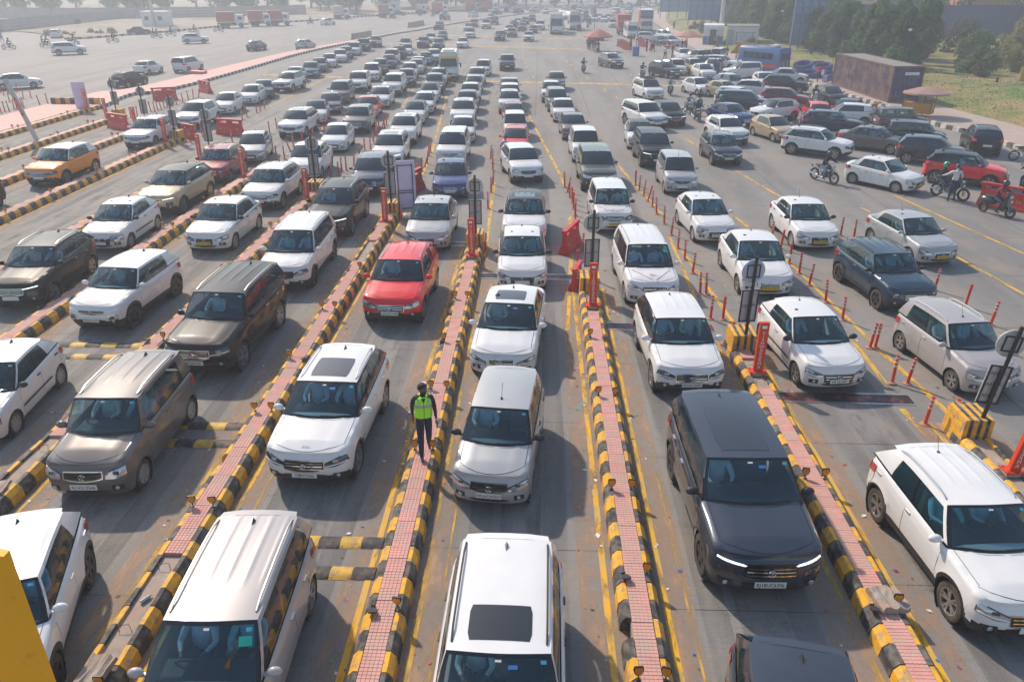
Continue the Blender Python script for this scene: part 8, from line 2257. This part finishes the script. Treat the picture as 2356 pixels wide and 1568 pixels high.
t = thing('hoarding', 'long blue sheet hoarding between hazy trees at the upper right', 'hoarding', (52, 134, 0), R(-8)); sh_ = MB().box((0, 0, 3.1), (2.4, .06, 5.2)).mesh('hoarding_sheet', mat('hoarding_blue', (.02, .055, .20), .6), smooth=False)
for k_ in range(34): obj('hoarding_sheet', sh_, t, (k_*2.42, 0, 0))
mb = MB(); [mb.box((k_*2.42-1.2, .1, 1.8), (.08, .08, 3.6)) for k_ in range(35)]; build(mb, 'posts', M_BLK, t, smooth=False)
# ------------------------------------------------------------------ the cars of the photograph
CN = {'W': 'white', 'S': 'silver', 'L': 'pale silver', 'G': 'dark grey', 'K': 'black', 'N': 'navy blue', 'B': 'blue', 'R': 'red', 'M': 'maroon', 'Z': 'brown grey', 'T': 'tan', 'O': 'orange', 'E': 'dark teal', 'D': 'olive grey', 'X': 'petrol blue'}
KN = {'hatch': 'hatchback', 'tall': 'tall hatchback', 'tall2': 'hatchback', 'sedan': 'saloon', 'sedan4': 'short saloon', 'csuv': 'compact suv', 'suv': 'suv', 'suvm': 'large suv', 'lsuv': 'boxy suv', 'mpv': 'people carrier', 'van': 'van'}
QL = {'q1': 'queue right of the vest man', 'q2': "red car's queue", 'q3': "queue next left of the red car's", 'q4': 'second queue left of the red car', 'q5': 'third queue left of the red car', 'q7': "orange car's queue", 'r1': 'queue with the ribboned people carrier', 'r2': 'second queue right of centre', 'r3': 'rightmost queue', 'l': 'left carriageway', 'm': 'far open road', 'p': 'crowd on the right'}
PROTO = {}
TYPE_NAME = {}
seen = {}; qn = {}
CARS_S = sorted(CARS, key=lambda c: (c[0], c[4]))
rc = random.Random(3)
DRV = [((.65, .70, .80), 'd0'), ((.25, .60, .66), 'd1'), ((.75, .75, .70), 'd2'), ((.45, .60, .75), 'd3')]
for (q_, typ, col, X, Y, hd, sc_, wpx, fl, lab) in CARS_S:
    qn[q_] = qn.get(q_, 0)+1
    F = fl.split(); flags = [f for f in F if not f.startswith('p') or f == 'p']; plate = next((f[1:].replace('_', ' ') for f in F if f.startswith('p') and len(f) > 1), None)
    if not lab:
        if q_ in ('m', 'l'): lab = f'{CN[col]} {KN[typ]} on the {QL[q_]}, {OW[0] if False else OW(qn[q_])} nearest of the cars there'
        else: lab = f'{CN[col]} {KN[typ]}, {OW(qn[q_])} from front in the {QL[q_]}'
    if q_ not in ('r2', 'r3') and 118 > wpx and not [f for f in flags if f in 'dkxTS']:
        flags = flags+[['R', 'x'], ['k'], ['S', 'R'], [], ['f']][rc.randrange(5)] if typ in ('suv', 'csuv', 'suvm') else flags+[[], ['k'], ['x'], []][rc.randrange(4)]
    grp = {'l': 'cars driving away on the left carriageway', 'm': 'distant cars on the open road', 'p': 'cars crowding together on the right'}.get(q_, 'cars queueing for the toll lanes')
    near = wpx >= 118; mid = wpx >= 34
    rz = R(-90+hd); s_ = max(.95, min(1.06, sc_))
    if near or plate and wpx > 80:
        root, cs = make_car(typ, col, 2, flags, plate); root.scale = (s_,)*3; root.location = (X, Y, 0); root.rotation_euler = (0, 0, rz); tag(root, lab, 'car', grp)
        if 'u' not in flags:
            sx, sy, sz = root['_seat']; d_ = rc.choice(DRV)[0]
            dr_ = person('drive', (sx, sy, sz), 0, '', top=d_, parent=root, name='driver'); dr_.rotation_euler = (0, 0, R(-90)); dr_.name = 'driver'
            if rc.random() < .5: dr_ = person('drive', (sx, -sy, sz), 0, '', top=rc.choice(DRV)[0], parent=root); dr_.rotation_euler = (0, 0, R(-90)); dr_.name = 'passenger'
        if 'H' in flags: pass
        # the particular marks of single cars
        if plate == 'DL1RTC7783':
            for sg in (1, -1):
                for m_, x0_, x1_ in ((mat('stripe_green', (.02, .38, .25), .4), 1.0, .1), (mat('stripe_orange', (.75, .35, .04), .4), .1, -.5), (mat('stripe_green', (.02, .38, .25), .4), -.5, -1.5)):
                    P = [[Vector((cs.side(x, z, .006).x, cs.side(x, z, .006).y*sg, z)) for z in (cs.ztop(x)-.10, cs.ztop(x)-.06)] for x in [x0_+(x1_-x0_)*i/5 for i in range(6)]]
                    mb = MB(); mb.grid(P, 0, flip=sg > 0); build(mb, 'side_stripe', m_, root)
        if 'orange door dashes' in lab:
            for sg in (1, -1):
                for x_, z_ in ((-.55, .80), (.30, .78)):
                    p = cs.side(x_, z_, .008); mb = MB(); mb.box((p.x, p.y*sg, z_), (.24, .012, .045)); build(mb, 'door_dash', mat('stripe_orange', (.75, .35, .04), .4), root, smooth=False)
        if 'ribbons' in lab:
            mr = mat('red_ribbon', (.45, .03, .03), .6)
            for sg in (1, -1):
                mb = MB(); mb.tube([(cs.xcw+.10, sg*.62, cs.hoodz(cs.xcw+.1, .7)+.01), (cs.xcw+.45, sg*.36, cs.hoodz(cs.xcw+.45, .4)+.01), (cs.X-.22, sg*.05, cs.hoodz(cs.X-.25, .05)+.01)], .007, 4); build(mb, 'bonnet_ribbon', mr, root)
            text('bonnet_symbol', 'Shri', .16, mr, root, (cs.xcw+.50, 0, cs.hoodz(cs.xcw+.50, 0)+.012), (0, R(7), R(90)))
            text('windscreen_label', 'WTiCabs', .09, M_INKW, root, (cs.xwt+.10, -.40, cs.zrail(cs.xwt)-.01), (R(38), 0, R(90)))
        if plate == '23BH7666J': text('bonnet_lettering', 'KIA', .10, mat('pale_chrome', (.6, .6, .62), .3, .6), root, (cs.X-.26, 0, cs.hoodz(cs.X-.26, 0)+.006), (R(24), 0, R(90)), spacing=1.1)
    else:
        q = 1 if mid else 0; key = (typ, col, q, ' '.join(f for f in flags if f in 'dkxTRSq'), 'Y' in flags)
        if key not in PROTO:
            root, cs = make_car(typ, col, q, flags, None); remember(root); PROTO[key] = root; root.location = (X, Y, 0); root.rotation_euler = (0, 0, rz); tag(root, lab, 'car', grp)
        else: root = copy_tree(PROTO[key], (X, Y, 0), rz, lab, grp)
        root.scale = (s_,)*3
    H_ = TYPES[typ]['H']
    if 'C' in flags:
        mb = MB()
        for a in (-.5, .5): mb.box((-.2, a, H_+.12), (1.6, .03, .03)); mb.box((-.2, a, H_+.05), (1.6, .03, .03))
        for k_ in range(9): mb.box((-1.0+.2*k_, 0, H_+.07), (.03, 1.02, .02))
        for a in (-.8, .4): mb.box((a, 0, H_+.02), (.03, 1.1, .06))
        build(mb, 'roof_rack', M_PLAS, root, smooth=False)
    if 'E' in flags:
        for sg in (1, -1):
            for k_, (z, th, m_) in enumerate(((.95, .05, M_REDP), (.88, .035, mat('stripe_blue', (.08, .10, .45), .5)), (.62, .03, mat('stripe_blue', (.08, .10, .45), .5)), (.54, .03, M_REDP))):
                P = [[Vector((x, (cs.hw(x, z_, cs.ztop(x))+.006)*sg, z_)) for z_ in (z, z+th)] for x in [cs.xar+cs.Ra+.05+(cs.wb-2*cs.Ra-.1)*i/6 for i in range(7)]]
                mb = MB(); mb.grid(P, 0, flip=sg > 0); build(mb, 'side_stripe', m_, root)
            text('side_lettering', 'TRANSPORT ENFORCEMENT', .16, mat('stripe_blue', (.08, .10, .45), .5), root, (-.1, sg*(cs.W/2+.012), .73), (R(90), 0, R(180) if sg > 0 else 0), sx=.92)
        mb = MB(); mb.tube([(.35, -.6, H_+.05), (.35, .6, H_+.05)], .03, 6); mb.box((.35, .0, H_+.14), (.12, .3, .12)); build(mb, 'roof_light_bar', M_WHT, root, smooth=False)
    if 'O' in flags:
        mb = MB(); mb.box((.05, -1.15, .75), (.06, .75, .85), top=.9); build(mb, 'open_door', PAINT['R'], root, smooth=False)
    if 'H' in flags:
        text('windscreen_lettering', 'PARDHAN', .24, M_INKW, root, (TYPES[typ]['L']/2-TYPES[typ]['wt']+.09, 0, H_-.13), (R(42), 0, R(90)), spacing=1.15, sx=1.1)
# ------------------------------------------------------------------ riders and people
BK = {}
for (x, y), hd, kind, tk, tp, hm, n, lb in RIDERS:
    far = y > 60; key = (kind, tk)
    if key not in BK:
        b_ = make_bike(kind, tk, 1); remember(b_); BK[key] = b_; b_.location = (x, y, 0); b_.rotation_euler = (0, 0, R(-90+hd)); tag(b_, 'x', kind)
    else: b_ = copy_tree(BK[key], (x, y, 0), R(-90+hd), 'x')
    tag(b_, ('scooter of the ' if kind == 'scooter' else 'motorcycle of the ')+lb.replace('two riders on a motorcycle', 'two riders').replace('motorcycle with a ', '') if kind == 'scooter' or 'red motorcycle' not in lb else 'red motorcycle parked by the kerb behind the flat roofed hut', 'scooter' if kind == 'scooter' else 'motorcycle', 'motorcycles and scooters on the road')
    if 'red motorcycle' in lb: continue
    dz = 0.0 if kind == 'bike' else -.03; a = R(hd); fx, fy = math.sin(a), -math.cos(a)
    base = (x, y, dz)
    person('ride', base, hd, lb if n == 0 else 'front rider, '+lb, top=tp, legs=(.03, .04, .08) if 'jeans' not in lb and 'maroon scooter' not in lb else (.06, .12, .28), head='helmet', helmet=hm if 'green' not in lb else (.02, .35, .18), group='riders on motorcycles and scooters')
    if n: person('pillion', (x-fx*.42, y-fy*.42, dz), hd, 'pillion rider, '+lb, top=(.03, .03, .03) if n == 1 else (.45, .16, .32), legs=(.04, .05, .09), head='helmet', helmet=(.02, .35, .18) if y < 60 else (.03, .03, .03), group='riders on motorcycles and scooters')
    if 'green box' in lb: mb = MB(); mb.box((0, 0, 0), (.5, .45, .45)); tag(build(mb, 'delivery_box', mat('box_dark_green', (.02, .14, .13), .6), loc=(x-fx*.55, y-fy*.55, 1.08), rot=(0, 0, R(hd)), smooth=False), 'dark green delivery box behind the rider in blue', 'box')
for (x, y), hd, po, tp, lg, hdk, lb in PEOPLE:
    orange = 'orange vest' in lb
    person(po, (x, y, 0.0 if 'pavement' not in lb and 'red shirt' not in lb and 'cabin' not in lb else .2), hd, lb, top=tp, legs=lg, head=hdk, helmet=(.02, .02, .05), detail=1, vest=(.80, .13, .03) if orange else None, group='people on foot')
mb = MB(); mb.box((0, 0, .23), (.5, .5, .46), top=.8); tag(build(mb, 'low_stool', M_PLAS, loc=(MISC['umb1'][0]+.05, MISC['umb1'][1]+.0, 0), smooth=False), 'dark stool beneath the first parasol', 'stool')
bg_ = MB(); bg_.ball((0, 0, 0), (.20, .10, .27), 12, 8); bg_.tube([(-.1, 0, .2), (0, 0, .42), (.1, 0, .2)], .012, 5); tag(build(bg_, 'bag', M_PLAS, loc=(PEOPLE[1][0][0]+.12, PEOPLE[1][0][1]-.24, .92)), 'black bag held in front of the man in the lavender shirt', 'bag')
VM = person('walk', (MISC['vest'][0]-.02, MISC['vest'][1]+.28, .305), 14, 'man in a fluorescent yellow vest and navy trousers walking on the island', top=(.014, .014, .016), legs=(.02, .022, .05), shoes=(.02, .02, .08), head='hair', detail=2, vest=(.42, .98, .02), scale=1.02, face=R(38), build_=1.04)
# ------------------------------------------------------------------ haze
hz = MB(); hz.box((0, 440, 10.5), (820, 960, 23)); ho = build(hz, 'haze', None, smooth=False)
ho.data.materials.clear(); hm = bpy.data.materials.new('haze_air'); hm.use_nodes = True; hn = hm.node_tree; hn.nodes.clear()
pv_ = hn.nodes.new("ShaderNodeVolumePrincipled"); pv_.inputs['Density'].default_value = HAZE; pv_.inputs['Color'].default_value = (.80, .86, .96, 1); pv_.inputs['Anisotropy'].default_value = .3
oo = hn.nodes.new("ShaderNodeOutputMaterial"); hn.links.new(pv_.outputs[0], oo.inputs['Volume']); ho.data.materials.append(hm); struct(ho, 'stuff'); ho.display_type = 'WIRE'
